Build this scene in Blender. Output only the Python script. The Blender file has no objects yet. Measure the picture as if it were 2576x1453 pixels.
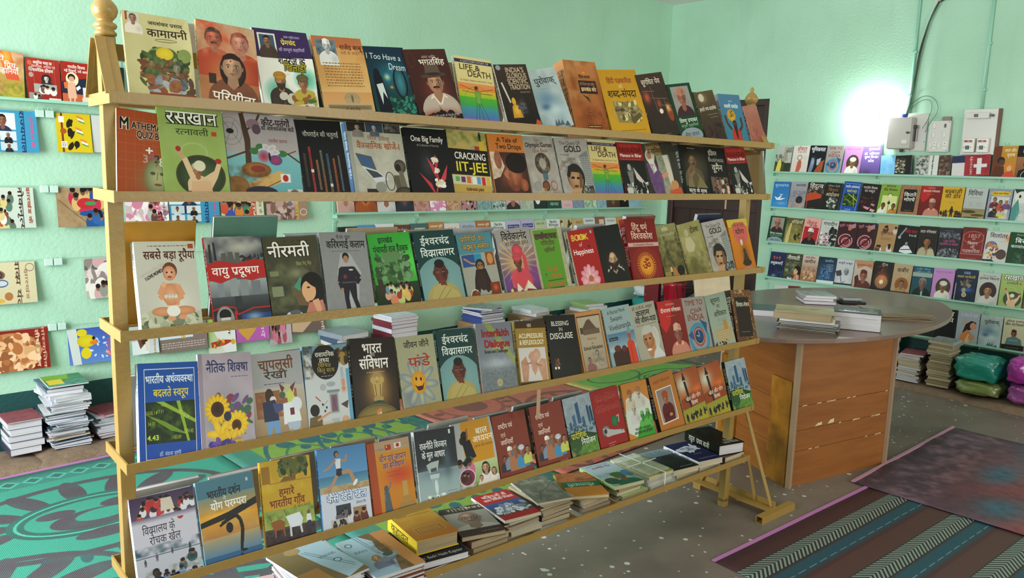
import bpy, bmesh, math, random
import numpy as np
from mathutils import Matrix, Vector, Euler
random.seed(7)
SC = bpy.context.scene
COL = SC.collection
PI = math.pi
# ---------------------------------------------------------------- camera
cam = bpy.data.cameras.new('camera'); cam.lens = 27.645; cam.sensor_width = 36.0; cam.clip_start = .05
camo = bpy.data.objects.new('camera', cam); COL.objects.link(camo); SC.camera = camo
def _cam(yaw, pitch, roll, loc):
    fwd = Vector((math.sin(yaw)*math.cos(pitch), math.cos(yaw)*math.cos(pitch), math.sin(pitch)))
    right = Vector((math.cos(yaw), -math.sin(yaw), 0)); up = right.cross(fwd)
    r = right*math.cos(roll)+up*math.sin(roll); u = up*math.cos(roll)-right*math.sin(roll)
    m = Matrix(((r.x, u.x, -fwd.x), (r.y, u.y, -fwd.y), (r.z, u.z, -fwd.z)))
    camo.matrix_world = Matrix.Translation(loc) @ m.to_4x4()
_cam(0.6996+0.0727, -0.1517, 0.0298, (-0.55896, -1.8473, 1.42462))
# ---------------------------------------------------------------- world, exposure, daylight through the windows
w = bpy.data.worlds.new('world'); SC.world = w; w.use_nodes = True
w.node_tree.nodes['Background'].inputs[0].default_value = (.78, .88, 1, 1); w.node_tree.nodes['Background'].inputs[1].default_value = 1.6
vs = SC.view_settings; vs.view_transform = 'Standard'; vs.look = 'None'; vs.exposure = 0.0; vs.gamma = 1.0; vs.use_curve_mapping = False
AW, BW, ZC = 5.5, 2.43, 2.90          # wall_right plane, wall_left plane, ceiling
A0, B0 = -2.3, -4.2                   # unseen walls
def area(name, loc, rot, sx, sy, power, col, spread=180):
    l = bpy.data.lights.new(name, 'AREA'); l.shape = 'RECTANGLE'; l.size = sx; l.size_y = sy; l.energy = power; l.color = col; l.spread = math.radians(spread)
    o = bpy.data.objects.new(name, l); COL.objects.link(o); o.location = loc; o.rotation_euler = rot; return o
area('daylight_side_window', (A0+.05, 0.55, 1.55), (0, -PI/2, 0), 1.9, 2.0, 225, (.93, .97, 1))
area('daylight_near_window', (1.7, B0+.05, 1.6), (PI/2, 0, 0), 2.0, 1.3, 50, (1, .93, .82))
area('daylight_near_door', (4.2, B0+.05, 1.2), (PI/2, 0, 0), 1.1, 2.0, 30, (1, .86, .68))
# ---------------------------------------------------------------- materials
MATS = {}
def mat(name, col, rough=.5, metal=0, noise=None, coat=0, emit=0, alpha=1, trans=0, bump=None, spec=.5):
    """noise=(scale, strength, colour2); bump=(scale, strength)"""
    if name in MATS: return MATS[name]
    m = bpy.data.materials.new(name); m.use_nodes = True; nt = m.node_tree; b = nt.nodes['Principled BSDF']
    c = tuple((x/12.92 if x <= .04045 else ((x+.055)/1.055)**2.4) for x in [float(v) for v in hx0(col)])+(1,)
    b.inputs['Base Color'].default_value = c; b.inputs['Roughness'].default_value = rough; b.inputs['Metallic'].default_value = metal
    b.inputs['Specular IOR Level'].default_value = spec
    if coat: b.inputs['Coat Weight'].default_value = coat; b.inputs['Coat Roughness'].default_value = .15
    if emit: b.inputs['Emission Color'].default_value = c; b.inputs['Emission Strength'].default_value = emit
    if trans: b.inputs['Transmission Weight'].default_value = trans
    if alpha < 1: b.inputs['Alpha'].default_value = alpha
    if noise or bump:
        tc = nt.nodes.new('ShaderNodeTexCoord')
    if noise:
        n = nt.nodes.new('ShaderNodeTexNoise'); n.inputs['Scale'].default_value = noise[0]; n.inputs['Detail'].default_value = 6; n.inputs['Roughness'].default_value = .65
        if len(noise) > 3:
            mp = nt.nodes.new('ShaderNodeMapping'); mp.inputs['Scale'].default_value = noise[3]; nt.links.new(tc.outputs['Object'], mp.inputs[0]); nt.links.new(mp.outputs[0], n.inputs['Vector'])
        else: nt.links.new(tc.outputs['Object'], n.inputs['Vector'])
        r = nt.nodes.new('ShaderNodeValToRGB'); r.color_ramp.elements[0].position = .38; r.color_ramp.elements[1].position = .66
        c2 = tuple((x/12.92 if x <= .04045 else ((x+.055)/1.055)**2.4) for x in [float(v) for v in hx0(noise[2])])
        k = noise[1]; c2 = tuple(c[i]*(1-k)+c2[i]*k for i in range(3))+(1,)
        r.color_ramp.elements[0].color = c; r.color_ramp.elements[1].color = c2
        nt.links.new(n.outputs['Fac'], r.inputs[0]); nt.links.new(r.outputs[0], b.inputs['Base Color'])
    if bump:
        n2 = nt.nodes.new('ShaderNodeTexNoise'); n2.inputs['Scale'].default_value = bump[0]; n2.inputs['Detail'].default_value = 4; nt.links.new(tc.outputs['Object'], n2.inputs['Vector'])
        bp = nt.nodes.new('ShaderNodeBump'); bp.inputs['Strength'].default_value = bump[1]; bp.inputs['Distance'].default_value = .01
        nt.links.new(n2.outputs['Fac'], bp.inputs['Height']); nt.links.new(bp.outputs[0], b.inputs['Normal'])
    MATS[name] = m; return m
def hx0(c):
    if len(c) == 3: c = ''.join(k*2 for k in c)
    return [int(c[i:i+2], 16)/255. for i in (0, 2, 4)]
# ---------------------------------------------------------------- mesh helpers
class MB:
    def __init__(s): s.v = []; s.f = []; s.m = []; s.uv = None
    def add(s, vs, fs, mi=0):
        o = len(s.v); s.v += [tuple(q) for q in vs]; s.f += [tuple(i+o for i in f) for f in fs]; s.m += [mi]*len(fs); return s
    def box(s, x0, x1, y0, y1, z0, z1, mi=0, M=None):
        v = [(x, y, z) for z in (z0, z1) for y in (y0, y1) for x in (x0, x1)]
        if M is not None: v = [M @ Vector(q) for q in v]
        return s.add(v, [(0, 2, 3, 1), (4, 5, 7, 6), (0, 1, 5, 4), (2, 6, 7, 3), (0, 4, 6, 2), (1, 3, 7, 5)], mi)
    def bar(s, p, q, wx, wy, side=(0, 1, 0), mi=0):
        p, q = Vector(p), Vector(q); d = (q-p).normalized(); n = Vector(side); n = (n-d*n.dot(d)).normalized(); t = d.cross(n)
        v = []
        for c in (p, q):
            for a, b in ((-1, -1), (1, -1), (1, 1), (-1, 1)): v.append(c+t*a*wx/2+n*b*wy/2)
        return s.add(v, [(3, 2, 1, 0), (4, 5, 6, 7), (0, 1, 5, 4), (1, 2, 6, 5), (2, 3, 7, 6), (3, 0, 4, 7)], mi)
    def tube(s, pts, r, n=8, mi=0):
        pts = [Vector(p) for p in pts]; rings = []; vs = []
        for i, p in enumerate(pts):
            d = (pts[min(i+1, len(pts)-1)]-pts[max(i-1, 0)]).normalized(); u = d.orthogonal().normalized() if i == 0 else (u-d*u.dot(d)).normalized(); t = d.cross(u)
            vs += [p+(u*math.cos(2*PI*k/n)+t*math.sin(2*PI*k/n))*r for k in range(n)]
        fs = [(i*n+k, i*n+(k+1) % n, (i+1)*n+(k+1) % n, (i+1)*n+k) for i in range(len(pts)-1) for k in range(n)]
        fs += [tuple(range(n))[::-1], tuple((len(pts)-1)*n+k for k in range(n))]
        return s.add(vs, fs, mi)
    def lathe(s, prof, n=20, c=(0, 0, 0), mi=0):
        vs = [(c[0]+r*math.cos(2*PI*k/n), c[1]+r*math.sin(2*PI*k/n), c[2]+z) for r, z in prof for k in range(n)]
        fs = [(i*n+k, i*n+(k+1) % n, (i+1)*n+(k+1) % n, (i+1)*n+k) for i in range(len(prof)-1) for k in range(n)]
        fs += [tuple(range(n))[::-1], tuple((len(prof)-1)*n+k for k in range(n))]
        return s.add(vs, fs, mi)
    def prism(s, poly, z0, z1, mi=0):
        n = len(poly); vs = [(x, y, z0) for x, y in poly]+[(x, y, z1) for x, y in poly]
        return s.add(vs, [tuple(range(n))[::-1], tuple(range(n, 2*n))]+[(k, (k+1) % n, n+(k+1) % n, n+k) for k in range(n)], mi)
    def mesh(s, name, mats, smooth=False, bevel=0):
        me = bpy.data.meshes.new(name); me.from_pydata(s.v, [], s.f)
        for m in (mats if isinstance(mats, (list, tuple)) else [mats]): me.materials.append(m)
        me.polygons.foreach_set('material_index', s.m)
        if smooth: me.polygons.foreach_set('use_smooth', [True]*len(s.f))
        me.update()
        return me
def obj(name, mb, mats, parent=None, smooth=False, bevel=0, loc=None, rot=None):
    me = mb if isinstance(mb, bpy.types.Mesh) else mb.mesh(name, mats, smooth)
    o = bpy.data.objects.new(name, me); COL.objects.link(o)
    if parent: o.parent = parent
    if loc is not None: o.location = loc
    if rot is not None: o.rotation_euler = rot
    if bevel: b = o.modifiers.new('bevel', 'BEVEL'); b.width = bevel; b.segments = 2; b.limit_method = 'ANGLE'
    return o
def tag(o, label, cat, group=None):
    o['label'] = label; o['category'] = cat
    if group: o['group'] = group
    return o
def thing(name, label, cat, M=None, group=None):
    o = bpy.data.objects.new(name, None); COL.objects.link(o); o.empty_display_size = .05
    if M is not None: o.matrix_world = M
    return tag(o, label, cat, group)
def struct(o): o['kind'] = 'structure'; return o
G = 0.0727
RACK = Matrix.Rotation(-G, 4, 'Z')      # rack frame -> room frame
# ---------------------------------------------------------------- cover painter (draws flat print into pixels)
_gl = {}
_tc = bpy.data.curves.new('text_probe', 'FONT'); _tc.resolution_u = 4
_to = bpy.data.objects.new('text_probe', _tc); bpy.context.scene.collection.objects.link(_to)
def _outl(body):
    _tc.body = body
    bpy.context.view_layer.update()
    dg = bpy.context.evaluated_depsgraph_get()
    cv = _to.to_curve(dg)
    res = []
    for sp in cv.splines:
        bp = sp.bezier_points; n = len(bp)
        if n < 2: continue
        co = np.array([[b.co[:2], b.handle_left[:2], b.handle_right[:2]] for b in bp])
        P0 = co[:, 0]; P1 = co[:, 2]; P3 = np.roll(co[:, 0], -1, 0); P2 = np.roll(co[:, 1], -1, 0)
        t = np.linspace(0, 1, 5)[:-1][None, :, None]
        q = (1-t)**3*P0[:, None]+3*t*(1-t)**2*P1[:, None]+3*t*t*(1-t)*P2[:, None]+t**3*P3[:, None]
        res.append(q.reshape(-1, 2))
    _to.to_curve_clear()
    return res
_bar0 = min(c[:, 0].min() for c in _outl('|'))
def glyph(ch):
    if ch not in _gl:
        if ch == ' ': _gl[ch] = ([], 0.28); return _gl[ch]
        cs = _outl(ch); nb = _outl(ch+'|')
        adv = max(c[:, 0].min() for c in nb[-1:]) - _bar0 if nb else .5
        _gl[ch] = (cs, max(adv, 0.0))
    return _gl[ch]
_CON = set(chr(i) for i in list(range(0x915, 0x93A))+list(range(0x958, 0x960)))
_NOSTEM = set('टठडढदहङछर')
def shape_text(s):
    out = []; i = 0; n = len(s)
    while i < n:
        c = s[i]
        if c in _CON:
            comps = [c]; i += 1
            if i < n and s[i] == '\u093c': comps[-1] += s[i]; i += 1
            while i+1 < n and s[i] == '\u094d' and s[i+1] in _CON:
                comps.append(s[i+1]); i += 2
                if i < n and s[i] == '\u093c': comps[-1] += s[i]; i += 1
            marks = []
            while i < n and ('\u093e' <= s[i] <= '\u094d' or '\u0901' <= s[i] <= '\u0903'): marks.append(s[i]); i += 1
            if '\u093f' in marks: out.append(('\u093f', 0)); marks.remove('\u093f')
            reph = False
            if comps[0] == 'र' and len(comps) > 1: reph = True; comps = comps[1:]
            k = 0
            while k < len(comps):
                cc = comps[k]; nx = comps[k+1] if k+1 < len(comps) else None
                if nx == 'र': out += [(x, 0) for x in cc]+[('RA', 0)]; k += 2; continue
                if nx is None: out += [(x, 0) for x in cc]
                elif cc[0] in _NOSTEM: out.append((cc[0], 2))
                else: out.append((cc[0], 1))
                k += 1
            out += [(m, 0) for m in marks]
            if reph: out.append(('REPH', 0))
        else: out.append((c, 0)); i += 1
    return out
def layout(s):
    x = 0.; polys = []
    for g, f in shape_text(s):
        if g == 'RA':
            polys.append(np.array([[x-.17, .2], [x-.12, .17], [x-.30, -.02], [x-.36, .03]])); continue
        if g == 'REPH':
            t = np.linspace(0.2, 3.6, 8); a = np.stack([x-.12+.11*np.cos(t), .76+.10*np.sin(t)], 1); b = np.stack([x-.12+.06*np.cos(t), .76+.05*np.sin(t)], 1)
            polys.append(np.concatenate([a, b[::-1]])); continue
        cs, adv = glyph(g)
        if f == 1:
            cut = adv-.185
            for c in cs:
                q = c.copy(); q[:, 0] = np.minimum(q[:, 0], cut); polys.append(q+[x, 0])
            x += cut; continue
        for c in cs: polys.append(c+[x, 0])
        x += adv*(.62 if f == 2 else 1)
    return polys, x
def hx(c):
    c = c.strip('#')
    if len(c) == 3: c = ''.join(k*2 for k in c)
    return np.array([int(c[i:i+2], 16)/255. for i in (0, 2, 4)], np.float32)
class Paint:
    def __init__(s, W, H, seed=1):
        s.W, s.H = W, H; s.im = np.zeros((H, W, 3), np.float32); s.rng = np.random.RandomState(seed)
    def blend(s, x0, y0, m, col):
        h, w = m.shape
        X0, Y0 = max(x0, 0), max(y0, 0); X1, Y1 = min(x0+w, s.W), min(y0+h, s.H)
        if X1 <= X0 or Y1 <= Y0: return
        m = m[Y0-y0:Y1-y0, X0-x0:X1-x0, None]
        if isinstance(col, np.ndarray) and col.ndim == 3: col = col[Y0-y0:Y1-y0, X0-x0:X1-x0]
        r = s.im[Y0:Y1, X0:X1]; r += (col-r)*m
    def polys(s, pl, col, grow=0):
        """pl list of Nx2 pixel polygons (nonzero winding)"""
        pl = [p for p in pl if len(p) > 2]
        if not pl: return
        S = 3
        al = np.concatenate(pl); x0 = int(np.floor(al[:, 0].min()))-2; y0 = int(np.floor(al[:, 1].min()))-2
        x0 = max(x0, -4); y0 = max(y0, -4)
        x1 = min(int(np.ceil(al[:, 0].max()))+3, s.W+4); y1 = min(int(np.ceil(al[:, 1].max()))+3, s.H+4)
        w, h = x1-x0, y1-y0
        if w <= 0 or h <= 0: return
        acc = np.zeros((h*S, w*S+1), np.int16)
        A = np.concatenate(pl); B = np.concatenate([np.roll(p, -1, 0) for p in pl])
        A = (A-[x0, y0])*S; B = (B-[x0, y0])*S
        sg = np.where(B[:, 1] > A[:, 1], 1, -1); lo = np.where(sg[:, None] > 0, A, B); hi = np.where(sg[:, None] > 0, B, A)
        r0 = np.ceil(lo[:, 1]-.5).astype(int).clip(0, h*S); r1 = np.ceil(hi[:, 1]-.5).astype(int).clip(0, h*S); n = np.maximum(r1-r0, 0)
        if n.sum() == 0: return
        idx = np.repeat(np.arange(len(n)), n); off = np.arange(n.sum())-np.repeat(np.cumsum(n)-n, n); row = r0[idx]+off
        t = (row+.5-lo[idx, 1])/(hi[idx, 1]-lo[idx, 1]); xx = lo[idx, 0]+t*(hi[idx, 0]-lo[idx, 0])
        np.add.at(acc, (row, np.ceil(xx-.5).astype(int).clip(0, w*S)), sg[idx])
        m = (np.cumsum(acc, 1)[:, :-1] != 0)
        if grow:
            k = int(round(grow*S)); 
            for ax in (0, 1):
                mm = m.copy()
                for d in range(1, k+1): mm |= np.roll(m, d, ax) | np.roll(m, -d, ax)
                m = mm
        m = m.reshape(h, S, w, S).mean((1, 3)).astype(np.float32)
        s.blend(x0, y0, m, col)
    def ell(s, cx, cy, rx, ry, c, c2=None, soft=0, ang=0):
        R = max(rx, ry)*(1+soft)+2; x0, y0 = int(cx-R), int(cy-R); x1, y1 = int(cx+R)+2, int(cy+R)+2
        x0 = max(x0, 0); y0 = max(y0, 0); x1 = min(x1, s.W); y1 = min(y1, s.H)
        if x1 <= x0 or y1 <= y0: return
        X, Y = np.meshgrid(np.arange(x0, x1)+.5-cx, np.arange(y0, y1)+.5-cy)
        if ang: a = math.radians(ang); X, Y = X*math.cos(a)+Y*math.sin(a), -X*math.sin(a)+Y*math.cos(a)
        d = np.sqrt((X/max(rx, .3))**2+(Y/max(ry, .3))**2)
        if soft: m = np.exp(-(d*1.5)**2)
        else: m = np.clip((1-d)*min(rx, ry)+.5, 0, 1)
        if c2 is not None: k = np.clip(d, 0, 1)[..., None]**1.5; c = c*(1-k)+c2*k
        s.blend(x0, y0, m.astype(np.float32), c)
    def noise(s, h, w, sc):
        gh, gw = max(2, int(h/sc)+2), max(2, int(w/sc)+2); g = s.rng.rand(gh, gw)
        y = np.linspace(0, gh-1.001, h); x = np.linspace(0, gw-1.001, w); yi = y.astype(int); xi = x.astype(int); fy = (y-yi)[:, None]; fx = (x-xi)[None]
        return (g[yi][:, xi]*(1-fy)*(1-fx)+g[yi+1][:, xi]*fy*(1-fx)+g[yi][:, xi+1]*(1-fy)*fx+g[yi+1][:, xi+1]*fy*fx).astype(np.float32)
    def text(s, t, cx, cy, h, c, w=0, rot=0, bold=0, out=None, al='c', sh=None):
        pl, adv = layout(t)
        if not pl: return
        k = h/.70; sx = k if not w else w/max(adv, .01)
        a = math.radians(rot); ca, sa = math.cos(a), math.sin(a)
        ox = {'c': -adv/2, 'l': 0, 'r': -adv}[al]; res = []
        for p in pl:
            X = (p[:, 0]+ox)*sx; Y = -(p[:, 1]-.33)*k
            res.append(np.stack([cx+X*ca-Y*sa, cy+X*sa+Y*ca], 1))
        if sh is not None: s.polys([r+[h*.06, h*.06] for r in res], sh, bold)
        if out is not None: s.polys(res, out, bold+max(.7, h*.07))
        s.polys(res, c, bold)
def face(P, cx, cy, s, skin, hair, cloth, o, cc='eeeeee'):
    """bust portrait; s = head height px; o = option letters"""
    sk, ha, cl, cap = hx(skin), hx(hair), hx(cloth), hx(cc)
    rx, ry = s*.36, s*.5
    dk = sk*.55
    t = np.linspace(0, math.pi, 14)
    sh = np.stack([cx+np.cos(t)*s*.95, cy+ry*2.6-np.sin(t)*s*.85], 1)
    P.polys([np.concatenate([sh, [[cx-s*.95, cy+s*1.9], [cx+s*.95, cy+s*1.9]]])], cl)
    P.ell(cx+s*.6, cy+s*1.3, s*.5, s*.6, cl*.88, soft=1)
    if 'l' in o: P.ell(cx+s*.02, cy+s*.15, rx*1.35, ry*1.35, ha)
    P.polys([np.array([[cx-s*.17, cy+s*.25], [cx+s*.17, cy+s*.25], [cx+s*.22, cy+s*.72], [cx, cy+s*.9], [cx-s*.22, cy+s*.72]])], sk*.8)
    if 'k' in o: P.polys([np.array([[cx-s*.26, cy+s*.5], [cx, cy+s*.95], [cx-s*.1, cy+s*1.05], [cx-s*.42, cy+s*.68]]), np.array([[cx+s*.26, cy+s*.5], [cx, cy+s*.95], [cx+s*.1, cy+s*1.05], [cx+s*.42, cy+s*.68]])], np.clip(cl*1.25, 0, 1))
    for e in (-1, 1): P.ell(cx+e*rx*1.0, cy+s*.03, s*.06, s*.11, sk*.8)
    if 'd' not in o: P.ell(cx, cy-s*.10, rx*1.1, ry*.93, ha)
    if 'v' in o:
        for e in (-1, 1): P.ell(cx+e*rx*.95, cy+s*.02, rx*.42, ry*.65, ha, ha*.8)
    P.ell(cx, cy+s*.03, rx, ry*.96, sk, sk*.78)
    P.ell(cx+rx*.5, cy+s*.08, rx*.6, ry*.9, sk*.62, soft=1)
    P.ell(cx-rx*.15, cy-s*.22, rx*.5, ry*.25, np.clip(sk*1.15, 0, 1), soft=1)
    if 'd' not in o and 't' not in o and 'c' not in o:
        P.polys([np.array([[cx-rx*1.05, cy-s*.1], [cx-rx*.9, cy-s*.42], [cx, cy-s*.56], [cx+rx*.9, cy-s*.42], [cx+rx*1.05, cy-s*.08], [cx+rx*.8, cy-s*.27], [cx, cy-s*.34], [cx-rx*.75, cy-s*.27]])], ha)
    for e in (-1, 1):
        ex = cx+e*rx*.42
        P.ell(ex, cy-s*.01, rx*.22, s*.05, dk, soft=.6)
        P.ell(ex, cy, rx*.17, s*.028, hx('f0e8e0')*.85); P.ell(ex, cy, rx*.09, s*.03, hx('1a1210'))
        P.polys([np.array([[ex-rx*.27, cy-s*.065], [ex, cy-s*.105], [ex+rx*.27, cy-s*.065], [ex, cy-s*.08]])], ha*.5+.05, .2)
    P.ell(cx+rx*.08, cy+s*.12, rx*.13, s*.09, dk, soft=.6); P.ell(cx-rx*.02, cy+s*.08, rx*.07, s*.1, np.clip(sk*1.2, 0, 1), soft=.5)
    P.ell(cx, cy+s*.265, rx*.34, s*.03, hx('8a3c34')*.6+sk*.3)
    P.ell(cx, cy+s*.33, rx*.2, s*.03, dk, soft=.6)
    if 'm' in o: P.ell(cx-rx*.2, cy+s*.215, rx*.27, s*.034, ha*.6, ang=-12); P.ell(cx+rx*.2, cy+s*.215, rx*.27, s*.034, ha*.6, ang=12)
    if 'b' in o:
        P.polys([np.array([[cx-rx, cy+s*.1], [cx-rx*.5, cy+s*.2], [cx, cy+s*.18], [cx+rx*.5, cy+s*.2], [cx+rx, cy+s*.1], [cx+rx*.8, cy+s*.5], [cx, cy+s*.75], [cx-rx*.8, cy+s*.5]])], ha); P.ell(cx, cy+s*.265, rx*.25, s*.03, hx('8a3c34'))
    if 'g' in o:
        for e in (-1, 1):
            t = np.linspace(0, 2*math.pi, 18); q = np.stack([np.cos(t)*rx*.33, np.sin(t)*s*.095], 1); c0 = np.array([cx+e*rx*.44, cy+s*.005])
            P.polys([q+c0, (q*.82+c0)[::-1]], hx('151515'))
        P.polys([np.array([[cx-rx*.13, cy-s*.02], [cx+rx*.13, cy-s*.02], [cx+rx*.13, cy], [cx-rx*.13, cy]])], hx('151515'))
    if 'c' in o: P.polys([np.array([[cx-rx*1.1, cy-s*.2], [cx-rx*.95, cy-s*.62], [cx-rx*.1, cy-s*.74], [cx+rx*.95, cy-s*.56], [cx+rx*1.1, cy-s*.18], [cx, cy-s*.26]])], cap); P.ell(cx+rx*.6, cy-s*.42, rx*.5, s*.2, cap*.75, soft=1)
    if 't' in o:
        P.ell(cx, cy-s*.38, rx*1.32, s*.33, cap, cap*.8)
        for q in (-.5, 0, .5): P.ell(cx+q*rx, cy-s*.42, rx*.5, s*.05, cap*.72, soft=.6, ang=-25)
    if 'h' in o: P.ell(cx, cy-s*.3, rx*1.75, s*.1, cap*.8, ang=-4); P.polys([np.array([[cx-rx*1.05, cy-s*.3], [cx-rx*.9, cy-s*.78], [cx+rx*.85, cy-s*.82], [cx+rx*1.05, cy-s*.34]])], cap); P.ell(cx, cy-s*.36, rx*1.08, s*.06, cap*.5)
    if 'r' in o:
        for a in np.linspace(-.3, math.pi+.3, 13): P.ell(cx+math.cos(a)*s*.55, cy+s*.62+math.sin(a)*s*.2, s*.13, s*.13, hx('e8e4da'), hx('a8a298'))
def man(P, x, y, s, c, c2=None):
    """small standing figure, feet at x,y, height s"""
    c2 = c if c2 is None else c2
    P.ell(x, y-s*.9, s*.08, s*.1, hx('6a4632') if c2 is not c else c)
    P.polys([np.array([[x-s*.13, y-s*.8], [x+s*.13, y-s*.8], [x+s*.17, y-s*.42], [x-s*.17, y-s*.42]])], c)
    P.polys([np.array([[x-s*.11, y-s*.45], [x+s*.11, y-s*.45], [x+s*.13, y], [x+s*.04, y], [x, y-s*.3], [x-s*.05, y], [x-s*.14, y]])], c2)
def paint(ops, W, H, seed=1):
    P = Paint(W, H, seed)
    X = lambda v: float(v)*W/100; Y = lambda v: float(v)*H/100
    L = [q for q in ops.split('|') if q.strip()]
    for op in [q for q in L if q.split()[0] != 'T']+[q for q in L if q.split()[0] == 'T']:
        k = op.split()
        if not k: continue
        o, a = k[0], k[1:]
        if o == 'G':
            c1 = hx(a[0]); c2 = hx(a[-1]); t = np.linspace(0, 1, H, dtype=np.float32)[:, None, None]; P.im[:] = c1*(1-t)+c2*t
        elif o == 'R':
            x0, y0, x1, y1 = X(a[0]), Y(a[1]), X(a[2]), Y(a[3]); c = hx(a[4])
            w, h = max(1, int(round(x1)-round(x0))), max(1, int(round(y1)-round(y0)))
            if len(a) > 5: t = np.linspace(0, 1, h, dtype=np.float32)[:, None, None]; c = np.broadcast_to(c*(1-t)+hx(a[5])*t, (h, w, 3))
            P.blend(int(round(x0)), int(round(y0)), np.ones((h, w), np.float32), c)
        elif o == 'E': P.ell(X(a[0]), Y(a[1]), X(a[2]), Y(a[3]), hx(a[4]), hx(a[5]) if len(a) > 5 else None, ang=float(a[6]) if len(a) > 6 else 0)
        elif o == 'S': P.ell(X(a[0]), Y(a[1]), X(a[2]), Y(a[3]), hx(a[4]), soft=1.2, ang=float(a[5]) if len(a) > 5 else 0)
        elif o == 'P': v = np.array(list(map(float, a[1:]))).reshape(-1, 2)*[W/100, H/100]; P.polys([v], hx(a[0]))
        elif o == 'L':
            v = np.array(list(map(float, a[2:]))).reshape(-1, 2)*[W/100, H/100]; lw = X(a[1])/2
            for p, q in zip(v[:-1], v[1:]):
                d = q-p; n = np.array([-d[1], d[0]])/max(np.hypot(*d), .01)*lw; P.polys([np.array([p-n, p+n, q+n, q-n])], hx(a[0]))
        elif o == 'T':
            # T text cx cy h color [w=..] [r=..] [b] [o=hex] [s=hex] [l]
            kw = {}
            for q in a[5:]:
                if q[0] == 'w': kw['w'] = X(q[2:])
                elif q[0] == 'r': kw['rot'] = float(q[2:])
                elif q[0] == 'b': kw['bold'] = float(q[2:] or .6)*W/288 if len(q) > 1 else W/380
                elif q[0] == 'o': kw['out'] = hx(q[2:])
                elif q[0] == 's': kw['sh'] = hx(q[2:])
                elif q[0] == 'l': kw['al'] = 'l'
            P.text(a[0].replace('_', ' '), X(a[1]), Y(a[2]), Y(a[3]), hx(a[4]), **kw)
        elif o == 'N':
            x0, y0, x1, y1 = [int(v) for v in (X(a[0]), Y(a[1]), X(a[2]), Y(a[3]))]; h, w = y1-y0, x1-x0
            if h < 2 or w < 2: continue
            sc = X(a[6]); n = P.noise(h, w, sc)*.6+P.noise(h, w, sc/2.3)*.4
            fx = np.ones(w, np.float32); fy = np.ones(h, np.float32); fe = max(2, int(min(w, h)*.18))
            rp = np.linspace(0, 1, fe)
            if float(a[0]) > 0: fx[:fe] *= rp
            if float(a[2]) < 100: fx[-fe:] *= rp[::-1]
            if float(a[1]) > 0: fy[:fe] *= rp
            if float(a[3]) < 100: fy[-fe:] *= rp[::-1]
            P.blend(x0, y0, np.clip((n-.35)*2.2, 0, 1)*float(a[5])*fx[None]*fy[:, None], hx(a[4]))
        elif o == 'C':
            x0, y0, x1, y1 = map(float, a[:4]); cs = [hx(c) for c in a[5].split(',')]
            for i in range(int(a[4])):
                u, v = P.rng.rand(2); px, py = X(x0+(x1-x0)*u), Y(y0+(y1-y0)*v); r = X(float(a[6])) if len(a) > 6 else X(4)
                P.ell(px, py+r*1.3, r*1.1, r*1.4, cs[P.rng.randint(len(cs))]); P.ell(px, py, r*.6, r*.75, hx('9a6a50')*(.5+.7*P.rng.rand())); P.ell(px, py-r*.35, r*.62, r*.5, hx('181210'))
        elif o == 'B':   # random blobs: x0 y0 x1 y1 n colors size
            x0, y0, x1, y1 = map(float, a[:4]); cs = [hx(c) for c in a[5].split(',')]
            for i in range(int(a[4])):
                u, v, q, z = P.rng.rand(4); r = X(float(a[6]))*(.4+q); P.ell(X(x0+(x1-x0)*u), Y(y0+(y1-y0)*v), r, r*(.3+.6*z), cs[P.rng.randint(len(cs))], ang=P.rng.rand()*180)
        elif o == 'Z':   # rows of tiny unreadable print: x0 y0 x1 y1 rows color
            x0, y0, x1, y1 = map(float, a[:4]); n = int(a[4]); c = hx(a[5])
            for i in range(n):
                y = y0+(y1-y0)*(i+.5)/n; x = x0
                while x < x1-2:
                    l = 2+P.rng.rand()*5; l = min(l, x1-x); P.ell(X(x+l/2), Y(y), X(l/2), Y((y1-y0)/n*.2), c); x += l+1.2
        elif o == 'F': face(P, X(a[0]), Y(a[1]), Y(a[2]), a[3], a[4], a[5], a[6] if len(a) > 6 else '', a[7] if len(a) > 7 else 'eeeeee')
        elif o == 'M': man(P, X(a[0]), Y(a[1]), Y(a[2]), hx(a[3]), hx(a[4]) if len(a) > 4 else None)
        elif o == 'Q':   # rays: cx cy r0 r1 n color halfwidth(deg)
            cx, cy, r0, r1 = X(a[0]), Y(a[1]), X(a[2]), X(a[3]); n = int(a[4]); hw = math.radians(float(a[6]))
            for i in range(n):
                t = 2*math.pi*i/n; P.polys([np.array([[cx+r0*math.cos(t-hw*.4), cy+r0*math.sin(t-hw*.4)], [cx+r1*math.cos(t-hw), cy+r1*math.sin(t-hw)], [cx+r1*math.cos(t+hw), cy+r1*math.sin(t+hw)], [cx+r0*math.cos(t+hw*.4), cy+r0*math.sin(t+hw*.4)]])], hx(a[5]))
        elif o == 'O':   # ring of petals: cx cy r n prx pry c c2
            cx, cy, r = X(a[0]), Y(a[1]), X(a[2]); n = int(a[3])
            for i in range(n):
                t = 360*i/n+5; P.ell(cx+r*math.cos(math.radians(t)), cy+r*math.sin(math.radians(t)), X(a[4]), X(a[5]), hx(a[6]), hx(a[7]), ang=t)
        elif o == 'K':   # ring outline: cx cy rx ry w color
            t = np.linspace(0, 2*math.pi, 40); q = np.stack([np.cos(t), np.sin(t)], 1); cx, cy, rx, ry, w = X(a[0]), Y(a[1]), X(a[2]), Y(a[3]), X(a[4])
            P.polys([q*[rx+w/2, ry+w/2]+[cx, cy], (q*[rx-w/2, ry-w/2]+[cx, cy])[::-1]], hx(a[5]))
    return P.im
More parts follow.
